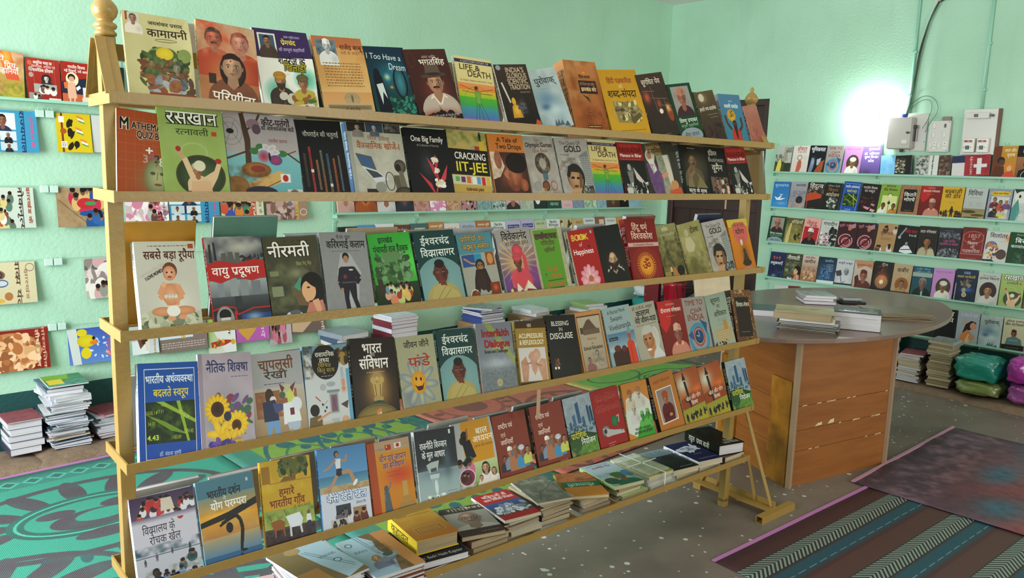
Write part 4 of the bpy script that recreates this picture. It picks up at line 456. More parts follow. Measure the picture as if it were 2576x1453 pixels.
art('''
vidy~e8e8f0~white games book with school children above and a playground below~G c8c4d0 c0bccc|R 0 0 100 26 40304c 5c4c64|C 4 4 60 22 22 b02c30,c03838,d8d4dc,2c2438 5|C 62 4 98 26 12 2c2438,a83038,d8d8e0 5|P d0c4b4 48 6 64 6 68 20 46 20|R 0 24 100 30 786c84 c4c0cc|T विद्यालय_के 40 38 9 28242c w=50|T रोचक_खेल 48 50 9 28242c w=48|N 0 54 100 66 3c5460 1 14|R 0 66 100 67 485868|R 0 67 100 100 b8b8c4 b4b4c4|M 14 76 8 48485c|M 32 73 9 5c5c70|M 56 69 7 404858|M 84 70 9 304048|C 60 76 70 80 1 2c4c54 6|C 78 72 88 74 2 24484c 6|T ए.के._जैन 80 78 4 202028 w=20|N 10 80 100 90 6c7860 .8 10|C 20 86 100 98 26 1c2444,6c98c8,8c2c28,2c2c3c,c8c8d0 5|F 28 85 9 3c2c28 14141c 1c2448
dars~98c4d8~blue and orange sunset yoga book with a back-bending silhouette~G 4c7c8c 2c5884|R 0 20 100 44 7c8c80 c88828|R 0 44 100 66 d89820 a8743c|R 0 66 100 86 a8946c 587c98|N 0 26 100 72 c8a468 .6 20|S 40 42 60 6 f0b030|P 1c1c18 0 46 50 40 70 36 100 30 100 38 60 46 0 52|R 86 6 90 10 c8ccd0|T भारतीय_दर्शन 46 17 9 14181c w=58 b=.8|T में 46 24 4 d8dce0|T योग_परम्परा 52 31 9 f0f0ec w=62 b|L 141414 6 36 52 50 48 62 46 68 52 70 62 66 78|L 141414 4 50 48 32 54|E 48 58 6 6 141414|L 141414 5 66 76 64 86|E 68 87 6 1.5 141414|L 1c2c44 4 62 90 68 96 66 100|Z 12 94 38 96 1 e0e4e8
gaon~d8a838~yellow village book with a tree above and ploughing bullocks below~G c8a020 b8901c|N 0 0 100 40 e0bc48 .6 16|R 2 6 18 26 9c7018|B 34 2 92 18 70 3c4c20,5c6428,748030,2c3818 7|R 58 14 62 24 4c3c20|P 7c5c20 36 26 46 20 60 22 66 18 70 14 68 26|R 16 26 100 27 a87c20|T हमारे 48 38 8 6c2410 w=30 b=.8|T भारतीय_गाँव 48 50 9 6c2410 w=70 b=.8|T डॉ._महेन्द्र_शास्त्री 76 57 3 4c3c20 w=34|R 0 57 100 78 8c9c48 a0ac54|N 0 57 100 80 5c7430 .7 7|R 0 78 100 100 4c3c3c 302428|N 0 78 100 100 1c1414 .7 8|P 8c5024 12 70 30 68 40 72 38 80 18 80|L 8c5024 3 20 78 20 88|L 8c5024 3 36 78 38 88|P d8dce4 42 66 70 64 76 72 72 80 50 80|L c8ccd4 4 50 78 50 90|L c8ccd4 4 70 78 72 88|L 3c3020 1 14 68 10 62|L 3c3020 1 44 66 40 58|M 88 86 22 d8dce0 283040
khel~5c98d0~white games book with a leaping runner over blue sea~G 4c88c0 78acd8|R 0 34 100 50 3c789c 6ca0b4|R 0 46 100 54 b8a078|N 0 46 100 56 7c6040 .6 10|R 0 54 100 100 c8ccdc c4c8dc|E 38 8 5 4 2c1c18|E 39 9 3.5 3 a87858|P e0e4e8 34 14 46 14 44 28 36 28|L b88868 4 36 15 20 24 10 26|L b88868 4 46 16 56 18 58 10|P 1c2430 36 26 46 26 50 34 34 36|L b88868 7 46 32 62 30 70 44|L b88868 6 36 34 24 46 8 52|E 72 46 7 2 e8ecf0 e8ecf0 -50|T कैसे_खेलें_खेल 52 61 9 e8ecf4 w=80 b=.6 o=3c5c90|T हेमराज_जैन 80 71 3 28304c w=20|R 28 70 58 88 2c3440|C 30 76 56 84 10 c8c8d0,586070 4|R 62 76 90 94 987850|C 68 80 86 86 3 5c2c20 7|R 16 86 50 98 b8b4a8|C 20 88 46 94 8 e8e8ec,303438 4
chin~a84c20~orange book with two small flags and statues~G b89c80 c88020|R 0 15 100 100 d08c18 c07818|S 70 48 50 20 c84420|R 0 0 18 100 a84418|T CHINA 30 11 4 7c7068 w=20|R 42 6 56 13 b82420|E 46 8.5 1.6 1.6 e0c030|R 64 5 80 12 e4e0dc|E 72 8.5 4 2.6 b82420|T JAPAN 90 8 4 a08c78 w=14|T चीन_एवं_जापान 58 24 8 5c3078 w=64 b=.8 s=e8c880|T का_संविधान 58 34 7.5 5c3078 w=50 b=.8 s=e8c880|Z 40 42 74 44 1 7c4018|Z 42 47 72 49 1 7c4018|E 34 64 5 5 4c5058|P 505860 28 68 40 68 44 96 26 98|L 6c7078 3 38 68 46 56|L 6c7078 3 30 70 28 80|R 72 58 84 80 b89450|R 68 78 88 84 a88040|R 60 86 96 92 a08048|R 56 92 100 100 907040|P 2c2820 30 96 44 94 48 100 26 100
rajn~e0e4e8~dark slate book with a glass chess piece~G 242a30 2c3438|R 0 56 100 100 8ca4a8 a0b0b4|S 50 60 70 12 70848c|S 74 46 14 30 485860|R 84 3 89 9 d8dce0|T राजनीति_विज्ञान 44 22 9 e8ecec w=66 b=.8|T के_मूल_आधार 42 35 9 e8ecec w=56 b=.8|P a8b4b4 22 48 34 45 54 44 48 58 28 60|P 485054 32 54 46 53 46 58 32 59|P b8c8cc 28 62 52 62 50 68 30 68|P 98acb0 32 68 48 68 50 90 32 90|E 42 80 4 10 d0dcdc|P a8b8b8 24 90 56 90 62 100 18 100|B 20 92 58 99 14 e0e8e8,485860 5|Z 68 88 94 89 1 283038|Z 70 92 92 93 1 283038
baal~d8d8dc~white and orange child study book with mother reading to children~G a8a8a8 c0c0b8|R 22 0 94 60 c88c1c|E 22 26 8 6 2c201c|E 28 20 9 7 1c1614|P 1c1a20 20 28 40 26 50 52 26 56|L 8c5c3c 4 34 26 36 10|E 30 54 12 4 486c50|T बाल 72 17 9 f0ece4 w=30 b|T अध्ययन 72 28 9 f0ece4 w=50 b|T (बच्चे_और_बचपन) 72 38 3.5 5c3c18 w=46|R 38 60 100 100 b8c898 7c9450|N 0 84 100 100 507030 .6 10|C 4 56 36 66 5 c84c84,b03c60,a8a0b0,d06890 12|E 20 78 20 12 d8d8d0|E 20 78 18 11 7c2450|C 10 72 26 78 5 3c2420,582c24 6|F 68 70 14 d8a480 2c1814 e0dcdc l|F 88 78 9 d8a888 4c2c1c e8dcd8 l|F 54 84 8 d8a888 5c3820 d8d4cc|P e0d4c8 40 96 60 86 90 88 96 96|E 66 96 14 2 e8e0d0
rash~5c2018~brick brown book with white lines and small portraits~G 80301c 742c1a|T राष्ट्रीय_पर्व 36 18 7 e8e0d8 w=42 b=.4|T एवं 26 31 6 e8e0d8 w=14|T जयन्तियाँ 34 42 7 e8e0d8 w=36 b=.4|R 8 82 92 82.6 5c1c10|F 20 66 10 8a5c48 201814 2c2830|F 38 58 13 c08868 303030 7888a0 c|P 3878a8 44 56 60 48 60 78 44 78|F 54 56 16 a86c48 604030 a86c48 dg|F 72 60 13 a86c58 302820 3888b8 t d8dce4|F 90 60 11 b88058 181414 c0c458|Z 66 92 90 94 1 d8d0c8
prad~101810~regional planning book with skyscrapers above green hills~G 8898a4 889ca8|N 0 0 100 30 b8c0c4 .6 16|P 2c5078 40 12 52 10 54 44 42 44|P 3c6080 24 30 34 28 36 50 26 50|P 24486c 78 20 86 18 88 46 80 46|P 1c3c5c 88 22 96 20 98 46 90 46|P 385c78 56 36 66 34 68 52 58 52|P 305470 10 40 18 38 20 52 12 52|B 0 44 100 58 50 2c4858,3c5c68,507080 4|P 1c3c1c 0 56 40 54 100 66 100 100 0 100|P 284c20 0 70 60 62 100 74 100 100 0 100|P 487828 40 80 100 68 100 100 20 100|N 0 78 100 100 a0a868 .7 9|Z 10 17 34 18 1 3c4c58|T प्रादेशिक 36 62 9 c8c038 w=54 b=.8|T नियोजन 66 74 9 e0e4d8 w=50 b=.8
pcut~981c1c~red computer book with a grey mechanical drawing~G 981e1c 901818|T पी.सी._यूटिलिटीज 52 14 8 701414 w=78 b=.8 o=c05040|T एवं 48 23 3 701414|T ऑपरेटिंग_एन्वायरमेंट 52 32 8 701414 w=86 b=.6 o=c05040|E 66 56 12 9 287c38 1c5c2c|L a8a4a4 3 74 50 84 48 80 60|E 30 68 14 9 a8a8a8 605c5c|P b0acac 20 62 60 70 92 74 94 80 50 78 30 78|L 585454 2 60 56 88 76|E 28 68 5 4 303030|Z 30 88 56 90 1 e0c8c0|Z 30 92 52 94 1 e0c8c0
free~a86828~orange, white and green history book with sketched leaders~G c07c34 c07c34|P d0ccc0 10 26 60 14 100 36 100 60 40 100 0 60|P c8cfc8 0 50 60 30 100 50 60 100 0 80|P 389028 50 70 80 54 100 60 100 100 20 100|F 28 20 13 c8a078 483828 c8bca8 tm a86c38|F 62 18 14 d8ccb8 484440 c8c4b8 tm b88050|F 34 44 13 c8c0b4 504c48 c8c4c0 d|F 62 58 12 489848 204818 58a848 gc 68b058|F 84 56 12 489848 204818 58a848 gc 68b058|T भारतीय_स्वतंत्रता 56 78 4.5 143014 w=60 b|T आन्दोलन_का_इतिहास 56 84 4.5 143014 w=70 b|Z 30 94 80 96 1 143014
swam~1c1410~orange book with a framed figure in red robe and turban~G b4702c ac6824|T स्वामी_विवेकानंद 48 12 5 8c4c1c w=70 b|Z 24 18 74 20 1 9c5820|R 14 24 82 84 d8d4d0|R 17 26 79 82 887870 98887c|F 48 42 17 b87048 402018 581014 t b84820|P 581014 28 58 44 52 62 54 72 66 70 82 24 82|P 48080c 30 68 70 66 70 74 32 76|E 56 72 7 3 b87850|Z 36 92 60 93 1 5c2c10
yoga~c8a870~orange sunset yoga book with a standing silhouette~G a04c24 b05c24|S 24 24 40 24 c8c8b8|P 8c3c18 0 50 40 44 100 36 100 70 0 70|S 80 40 40 10 d06830|R 0 68 100 100 8c8c30 a8942c|E 34 14 5 4 1c1414|L 1c1414 3 28 18 34 4 40 18|L 1c1414 9 34 20 36 44|L 1c1414 7 36 44 38 68|L 1c1414 5 36 44 20 54 36 58|T खेल_और_योग 56 52 7 d8c8b8 w=66 b=.6|T शिक्षा 56 62 7 d8c8b8 w=28 b=.6|C 6 76 96 86 16 1c1c14,383820 3|M 12 92 16 1c1c14|M 30 92 15 1c1c14|M 50 92 16 1c1c14|M 70 91 14 1c1c14|M 88 91 15 1c1c14|P 1c1c14 36 80 60 78 60 84 36 84
sacr~503c34~small brown book~G 8a6a50 7a5a44
wkis~b8b8a8~paperback with a statue silhouette on white~G b8bcb4 a8aca0|R 0 60 60 100 4c4c28|N 0 30 60 100 28301c .8 16|E 62 14 12 10 a8a090|P a09488 52 22 70 22 78 56 46 60|P d8c860 20 60 34 46 44 70 40 98 10 98|R 60 64 100 98 303828|T युगों 84 12 8 303830 w=28 b|T किशोरी 80 22 8 303830 w=36 b
wdoc~d8d4cc~white paperback with a red hand holding a disc~G dcd4cc d4c4bc|T डॉक्टर 54 12 13 a02c28 w=58 b|T से_बात_करिए 56 24 7 a04840 w=52|K 46 44 13 9 3 5c504c|P b85c48 36 60 48 50 60 58 62 80 50 100 30 100|Z 66 36 92 50 4 b8a8a0
wbhu~181820~black paperback with white title and blue-orange face shapes~G 16161c 100e10|T भूमिकमल 50 14 14 e4e4e8 w=84 b=1|P 6c7c98 8 100 18 44 34 46 36 80 28 100|P a8b0c0 50 50 76 44 72 66 54 72|P 984c28 44 96 70 60 96 50 90 96|S 30 60 14 20 98a0b8
wpnk~c090b8~lilac-pink paperback with an oval portrait of a turbaned man~G c088c4 b880bc|T महामना_मालवीय 50 12 6 a060a4 w=80 b|K 54 60 34 28 2 50402c|E 54 60 33 27 5c4828 3c3020|F 54 58 26 9c7048 403020 e0dcd0 tm ece8e0
wpur~9c88b8~purple paperback with white title lines~G 8c70b4 5c4888|S 30 96 40 20 483c58|T पुस्तकों 60 10 8 e8e4f0 w=60 b|T सूक्ष्म_विज्ञान 50 38 9 ece8f4 w=74 b=1.2|T कोश 50 52 9 ece8f4 w=32 b=1|T डॉ._बलिराम 50 26 8 ece8f4 w=80 b=1.2
wsky~88b8d8~small pale blue booklet~G 8cc4e4 78b4dc|N 0 20 100 100 5c9cd0 .6 30
wdrk~181814~small dark booklet with pebbly photo~G 1c1c18 181814|N 0 10 70 90 a09884 1 7|B 4 14 60 88 60 c8bca4,585044,787060 6
wvir~e0dcd4~landscape book with white text strip between two photos~G c0c0b8 c8c8c0|N 0 0 40 100 303430 1 5|R 40 0 66 100 dcdcd8|T हमारा_राष्ट्रीय_विरासत 50 50 5 403c40 w=70 r=-90 b|R 66 0 100 100 4c342c|N 66 0 100 100 a89880 .8 6
wflg~283048~landscape book with a white cross on red and blue cloth~G a83038 a03038|R 0 0 40 34 2c3054|R 0 34 40 100 d8d0d0|R 34 0 100 100 a83038|N 34 0 100 100 7c1c28 .6 14|T कंपनी 52 50 9 e8d8d8 w=60 r=-90|P e0dcdc 66 16 78 16 78 44 92 44 92 60 78 60 78 92 66 92 66 60 58 60 58 44 66 44
wlat~a87828~ochre paperback with two profile heads~G c08c34 b87c20|R 0 0 34 100 6c3820|T लता_और 70 14 9 e8e0c8 w=48 b|T वृक्ष 74 28 10 e8e0c8 w=34 b|E 36 46 16 12 281c18|E 40 52 13 10 5c3828|P 582c1c 14 64 50 62 60 100 0 100|E 72 66 17 14 d87838|E 74 70 10 9 d8a878|P c84828 56 84 90 76 100 100 44 100
wbrn~a86c44~tan and black paperback with a dark figure~G b07850 7c4c30|R 0 0 100 34 141010|T के_बीच 50 18 12 e0dcd4 w=60 b|E 50 56 20 14 1c1410|P 141010 14 76 50 66 88 80 88 100 10 100|K 60 92 34 20 2 d8d0c8
wbrd~2c6cac~bright blue paperback with white birds~G 2c70b4 3c88c8|T कुमारसंभव 50 14 10 b8d0e8 w=80 b|P e4ecf4 14 56 36 62 50 54 60 52 50 64 66 62 84 62 56 70 30 70|S 60 82 40 8 6ca4d4|P d8e4f0 40 46 60 48 70 44 56 52
wsil~a8a4ac~silvery paperback with an umbrella dome over sand~G a8a4ac 8c848c|N 0 30 100 60 5c5868 .7 16|T अवस्मरणीय 60 12 8 302c38 w=60 b|E 62 66 20 14 28242c|R 60 60 64 86 3c343c|N 0 76 100 100 c8a884 .9 12
whin~782c20~orange and dark paperback with a flag band~G 38302c 1c1414|N 0 22 100 60 d8b090 .8 20|P c04828 0 42 50 36 90 44 90 56 40 64 0 70|T हिंदुत्व 52 14 15 e4dcd0 w=80 b=1|R 6 44 10 100 b84828|Z 30 92 60 94 1 c0a890
wand~1c1c18~black paperback with a globe of faces~G 24241e 181814|T जीवन_शैली 50 12 7 a8a8a0 w=70|T बिहार 50 26 10 8c5c34 w=60 b=1|T आंदोलन 50 43 11 d8b894 w=80 b=1|E 56 70 34 24 30342e|B 26 52 86 90 60 a0a498,606458,c8ccc0 5
wsik~301818~black paperback with scattered pink papers~G 241414 181010|T भारतीय_शिक्षा 46 14 8 d8ccc4 w=76 b=.8|T का_स्वरूप 46 25 8 d8ccc4 w=56 b=.8|B 8 46 96 84 26 5c2424,301418,7c3434 7|P d08c90 36 78 64 82 56 90 30 84|P d898a0 70 84 96 88 88 96 66 92|P c87c84 70 66 90 70 84 76 66 72
wgrn~7c9c44~yellow-green paperback with two children in a pale panel~G 84a83c 7c9c34|T हमारा 50 6 7 5c1c18 w=46 b|T प्रौढ़_शिक्षण 50 18 7 4c1c18 w=70 b|K 54 38 11 8 2.5 5c2c20|R 16 38 92 94 d8d890|E 54 38 9 6 e0e0b0|R 53 52 55 92 303048|E 54 62 7 5 28284c|F 28 72 17 7c4c30 181410 e0dcd0|F 80 72 17 8c5838 181410 b87c34
wkit~a87450~tan paperback with a black title panel~G a87c5c a06c4c|N 0 0 100 100 8c5438 .5 8|R 16 14 82 88 201814|T कितने 50 32 11 ece8e0 w=60 b=1|T मोरचे 50 48 11 ece8e0 w=54 b=1|Z 34 82 70 84 1 c8b8a8
wbab~d0a428~yellow paperback with a crowd reaching to one figure~G d8a828 cca024|T बब्बाजी 50 15 13 241c14 w=78 b=.8|T की_डोर 50 30 13 241c14 w=70 b=.8|Z 36 50 64 52 1 4c3c18|M 54 96 34 241c10|C 6 76 40 96 14 241c10,3c2c14 5|C 66 76 98 96 14 241c10,3c2c14 5|L 241c10 3 28 82 46 76 66 78 86 82
wviv~b8b8b4~pale grey paperback with a palm grove over brown water~G bcc0bc a8aca8|T विविधा 46 17 14 28302c w=64 b=.5|Z 24 30 70 32 1 5c6060|Z 24 44 40 60 3 989c98|Z 56 44 84 60 4 989c98|R 0 66 100 100 8c7c54 a09058|E 30 76 30 5 4c3c1c|E 70 86 30 4 54441c|E 40 96 40 4 4c3c1c
wfam~88889c~lilac paperback with a white panel of painted leaders~G 8c90a4 888ca4|N 0 0 100 100 a8acb8 .6 5|E 52 14 44 8 d8b438|T 1000_प्रश्न_विद्या 50 14 4.5 7c2c28 w=70 b|R 14 24 90 92 c8ccc8|F 30 34 14 b88058 281c18 6c2830|F 56 42 14 a86c48 402c20 c84830|F 80 38 13 c08860 d8d8dc 6c4878 v|F 34 60 16 b88c70 201814 242424 b|F 62 62 12 a86c48 301c18 b8b8b0|S 60 84 26 8 d8c828|M 84 90 16 c8b080
wcry~8cb0a8~white paperback with a cartoon face and green wash~G c8ccc4 c4c8c0|P 203430 0 0 100 0 70 12 20 20|E 40 24 32 18 d8d8cc|E 30 22 5 5 201c18|E 52 22 5 5 201c18|P 4c8c84 0 60 24 30 40 70 24 100 0 100|N 20 46 100 100 98aca8 .6 12
wsid~8c8048~olive gold paperback with a pale upright beam of light~G 5c5028 8c8040|N 0 20 100 100 a89c58 .7 20|T सीढ़ियाँ 62 14 11 d8d0b0 w=66 b|Z 40 26 80 28 1 a8a080|P c8b878 10 70 24 20 34 20 30 100 10 100|B 60 60 90 84 10 48401c,2c2810 8
wneh~d08884~pink paperback with a red square and man in a white cap~G e0a8a0 dc9c98|T नेहरू 46 20 13 a82c30 w=60 b=.8|T बोल_रहा_हूँ 56 30 5 4c2420|R 8 34 94 84 b81c24|F 50 58 30 8c4c3c 301818 201414 c e8dcdc|Z 30 92 70 94 1 9c4c4c
wgan~c0c0bc~white paperback with pink and black ink flowers~G c8c8c4 c0c0bc|T गंगादीन 52 14 12 28282c w=78 b=.6|Z 30 28 60 30 1 5c5c60|B 60 26 96 90 40 181818,383434 9|B 6 50 60 92 60 d8b0b4,a88488,303030,e4dcdc 8|N 0 86 100 100 141414 .8 8
wban~501c20~dark red paperback with large crossed bangles~G 341418 3c1418|T चूड़ी_नहीं 34 14 8 c87890 w=64 b=.8|P b0808c 54 14 90 4 92 20 60 28|E 62 24 10 8 b07050|K 46 70 36 24 6 c88c94|E 46 70 28 18 a83844 6c1c28|K 50 74 22 14 3 e4c8c8|L 30141c 8 10 96 96 40
wsul~a88058~tan paperback with rows of small portraits~G b08c60 a88054|C 14 8 92 16 3 c8c0b4,4c3c30 11|T सुलोचना 50 34 11 7c2c20 w=64 b=.8|Z 24 48 80 58 3 6c4430|C 16 74 90 84 4 d8d0c8,503c30 12
wsar~141414~black paperback with a white-clad man and sitar~G 181616 100e0e|T सरोद_वादन 66 20 11 a01c24 w=60 b=1|T में_घर_की 76 34 6 d8d4d0 w=36 b|L 8c8c90 8 8 46 40 8|E 14 44 7 5 a8a8ac|F 54 62 13 a0a09c 202020 d8d8d8|P dcdce0 30 78 50 70 70 74 92 92 60 98 24 94|L 202020 4 30 86 92 80
wlmn~241c1c~dark paperback with a woman in a pale shawl~G 28201c 1c1410|T लता_मंगेशकर 48 18 9 d8d0c8 w=80 b|F 50 52 30 a06838 181010 8c8064 l|P b0a484 6 100 14 76 40 70 52 92 44 100|P b8ac88 60 76 84 74 98 96 100 100 56 100
w128~201c20~dark paperback with crowd photos and pink title~G 2c2c34 201c24|Z 26 9 64 11 1 c8c8c8|B 6 16 94 36 60 5c5c64,3c3c44,787880 6|T 128_करोड़ 50 44 7 b84c7c w=54 b|T भारतीयों_का_बाज़ार 50 54 7 b84c7c w=84 b|B 6 70 94 98 80 68686c,404048,8c8c90 6
w185~702420~brick red hardback with white frame and number~G 80241c 7c2420|R 0 0 100 12 682018|K 50 30 44 18 2 b8847c|R 6 20 8 80 b0807c|R 92 20 94 80 b0807c|T 1857 52 26 11 c0988c w=56 b|T और 52 36 5 d8c8c0|T बिहार 50 48 9 d8ccc8 w=44|T की 52 60 8 d8ccc8|T पत्रकारिता 48 72 10 d8ccc8 w=76|R 0 80 100 82 b0847c|Z 30 92 74 94 1 c8a098
wshi~c8c4c0~white paperback with abstract painted faces~G ccc8c4 c0bcb8|T शिलांतर 54 14 13 24202c w=74 b=.8|Z 60 30 84 32 1 606068|E 30 50 26 18 706c90|E 36 62 20 18 d8c090|B 8 40 60 90 40 c87c3c,5c4878,d8c8a8,3c3c58 7|E 76 72 22 16 503c34|P 14100e 0 92 40 90 60 100 0 100|S 94 20 16 14 d88848
wbir~0c3c20~deep green paperback with white title at right end of third ledge~G 10401f 0e381c|T शिवाजी 46 8 5 b8c8b0 w=40|T बिरसा 60 26 13 e8ece4 w=72 b=1|T काव्यांजलि 50 44 9 e8ece4 w=80 b|N 20 60 100 100 a0b8a8 .4 14|F 70 76 20 2c3c28 102010 285030
w101~1c2850~navy paperback with orange numerals~G 202c54 101830|T १०१ 46 22 13 c85830 w=54 b=1.5|T लघुकथाएँ 48 42 10 e4e4ec w=78 b=1|N 0 64 100 100 3c5078 .8 12|S 40 90 14 6 88a0b8
wjam~b07858~white-topped paperback with brown ink crowd~G c8c0b8 a06840|T साईं_मीठा 48 9 7 8c2c28 w=60 b|T जमीन 48 24 12 4c1c18 w=70 b=1|N 0 36 100 100 7c4c30 .7 8|B 10 60 90 90 40 b88864,8c5c40,d0a888 9
wblu~30507c~dark blue and white paperback~G 1c2c3c 2c5078|T संपत्ति 60 14 8 88a8c8 w=50 b|Z 50 24 88 54 5 98b0cc|N 10 26 80 86 6ca0d0 .9 7|R 0 86 100 100 d0dcd8
wwht~c8c8cc~white paperback with a seated man in a shawl~G c8c8cc b8b8bc|T कर्पूरी_ठाकुर 50 14 6 383840 w=80 b|F 62 44 24 98989c a8a8ac c8c8cc|P 40404c 0 46 30 40 40 60 10 64|P c8c8cc 20 70 40 56 80 60 90 92 10 92|L 28282c 3 30 60 44 90 60 80|R 0 88 100 94 303038
wsub~b07858~tan and white paperback with a man in glasses and a peaked cap~G c8c0b4 b89c88|P c08864 0 0 100 0 100 30 60 18 20 30|T सुभाषचंद्र_बोस 54 16 7 8c4830 w=80 b|F 56 54 32 b06c58 6c2c24 5c3028 cg 6c2420|P 4c2420 8 60 24 50 34 70 16 96
wgun~1c1414~black paperback with a fiery burst~G 201818 181212|S 50 60 44 34 c86830|B 20 16 70 40 20 4c2c20,783c28 6|Q 50 68 2 34 22 e8b080 3|E 50 68 10 7 f4e0b8|T गूँज 54 10 8 c8b8a0 w=32 b
wkab~a88c68~beige paperback with a round brown medallion~G b89c78 b09470|O 66 32 14 6 12 8 c0a684 b49a76|T कबीर 50 20 13 2c2018 w=60 b=.8|E 54 68 36 24 8c5428|K 54 68 33 22 1.5 a87040|F 54 66 22 a88058 3c2818 a88458 g|R 0 92 100 100 482018
wman~1c3438~dark teal portrait paperback~G 1c4c68 24484c|R 0 20 100 34 98a89c|T राजीव_जीवन 50 8 5 a8c0cc w=70|T जीवनी 50 19 8 7ca0a8 w=80 b|F 56 54 32 8c6858 808080 14201c k|P 90b0c0 52 84 62 80 62 100 54 100
wglb~101c40~navy paperback with a skull-like globe and small figure~G 182444 101830|T 1000 50 11 8 98a8c8 w=34 b|T कलाम_प्रश्नोत्तरी 50 23 7 c8b048 w=84 b|E 50 42 26 16 3c342c 181818|B 28 32 72 54 30 8c806c,504840 6|S 60 62 40 10 3c5ca0|E 46 64 10 8 98907c|E 50 78 11 7 c8c4b8|E 50 78 8 5 a08858|Z 34 92 60 94 1 c0c8d8|R 4 44 8 96 a8a8a8
wovl~b8bcb8~grey-white paperback with an oval portrait in dark brown~G b8bcb4 b0b4ac|T जिगर_मुरादाबादी 50 10 3.5 4c4c50 w=60|T गुमराह_जिंदगी 50 18 6 3c2428 w=88 b|E 52 56 38 27 341c18|F 52 56 30 b07c58 281814 c4c4bc
wrd4~7c3c30~reddish brown paperback with a mottled lower half on fourth ledge~G 8c4434 6c3024|T जंगल 46 20 10 d8c0b0 w=60|N 0 40 100 100 b07050 .6 12
wpk5~b8b8b8~white booklet partly behind the table~G c4c8c8 b8bcbc
wrd5~6c1c20~small maroon booklet peeping above the table's far edge~G 742024 6c1c20
wgr5~202c28~dark green-black paperback half hidden by the table's right end~G 1c2824 18201c|T नदी 50 20 10 a8b8b0 w=50
wbud~141416~black paperback with big white title~G 161618 121214|T बूढ़ा 50 14 14 f0f0ec w=70 b=1.2|T समय 50 34 14 f0f0ec w=70 b=1.2|Z 20 88 80 90 1 8c8c90
wmot~a8b0b8~pale blue-grey paperback with a mother bending over a baby~G a8b0bc 98a0ac|T ये_कौन_है_यहाँ 52 12 8 c8d0d8 w=76 b|E 36 34 14 11 b0a49c|P 281c1c 26 76 40 40 64 28 86 32 88 50 50 60|E 74 44 14 11 c89068|P c87c48 16 96 24 72 50 56 70 66 64 96|P d8b088 40 96 56 70 76 72 60 100|E 72 80 14 10 b88460
warm~302820~cream paperback with an army officer in uniform~G c8c4a4 c0bc9c|T फील्ड_मार्शल 50 9 6 3c2c28 w=76 b|T सैम_मानेकशॉ 50 19 8 3c2428 w=86 b=.8|F 50 48 20 8c5c48 301c18 587878 kc 4c241c|P 587878 14 84 22 62 46 56 60 56 84 64 92 84|R 30 66 70 70 7c8c8c|R 0 82 100 100 201c18|Z 20 90 80 92 1 b8b4a8
lcol~b89068~bright painted story book with pink and yellow patches~G b87050 a8a038|N 0 0 100 60 d8c8a8 .7 26|P c85030 40 0 70 0 90 60 60 60|S 60 12 20 30 d8a038|S 30 80 26 20 d8688c|N 30 60 100 100 787820 .9 10|T प्रिय 68 30 12 e8e4dc w=26 b|T कहानियाँ 62 42 12 e8e4dc w=50 b|T मेरी 40 16 10 e8e4dc w=30 b
lred~702018~red history book with small sepia photos~G a02c1c 8c2018|T आधुनिक_भारत_का 50 10 7 e4dcd4 w=56 b|T सामाजिक,_आर्थिक_एवं 52 19 6 e4dcd4 w=70|T राजनैतिक_इतिहास 50 28 7 e4dcd4 w=60 b|L c05c48 .8 22 4 22 96|L c05c48 .8 84 4 84 96|E 12 12 7 6 c05c40|E 14 26 7 6 a89080|E 14 40 7 6 a89080|E 58 48 15 12 3c1c14|F 58 46 13 d8d4cc 181414 282420 v|R 20 60 88 80 a09c94|C 24 64 84 72 5 d8d4cc,585450 9|R 4 82 40 98 8c8880|C 8 86 36 92 4 303030,d8d4cc 6|R 62 92 98 99 d8d4c8
lchi~8c2418~red and navy book with a schoolgirl holding a paper~G a02414 8c2014|P 1c2038 0 50 100 34 100 80 0 86|R 0 78 100 100 c05c38|T भारतीय_शिक्षा 50 12 7 e4dcd4 w=56 b|T नई_दिशाएँ,_नये_आयाम 52 22 6 e4dcd4 w=84 b|E 34 42 20 17 e4d8b0|E 32 38 12 9 281814|P d8a888 16 50 42 50 46 88 18 90|E 32 42 9 7 c89878|P e8e4e0 44 62 56 56 60 62 48 70|P d06c34 6 52 20 48 18 66 8 66|L d8b0a0 5 24 88 24 98|L d8b0a0 5 38 88 38 98|R 66 60 98 92 d8d4cc|F 82 72 14 c8a890 201814 d8c8b8
lgry~282c30~grey and orange book beside the rack post~G a88c7c 5c5450|R 0 50 100 100 484c50|N 0 40 100 100 b0b4b4 .6 14|R 84 0 100 100 1c2028
''')
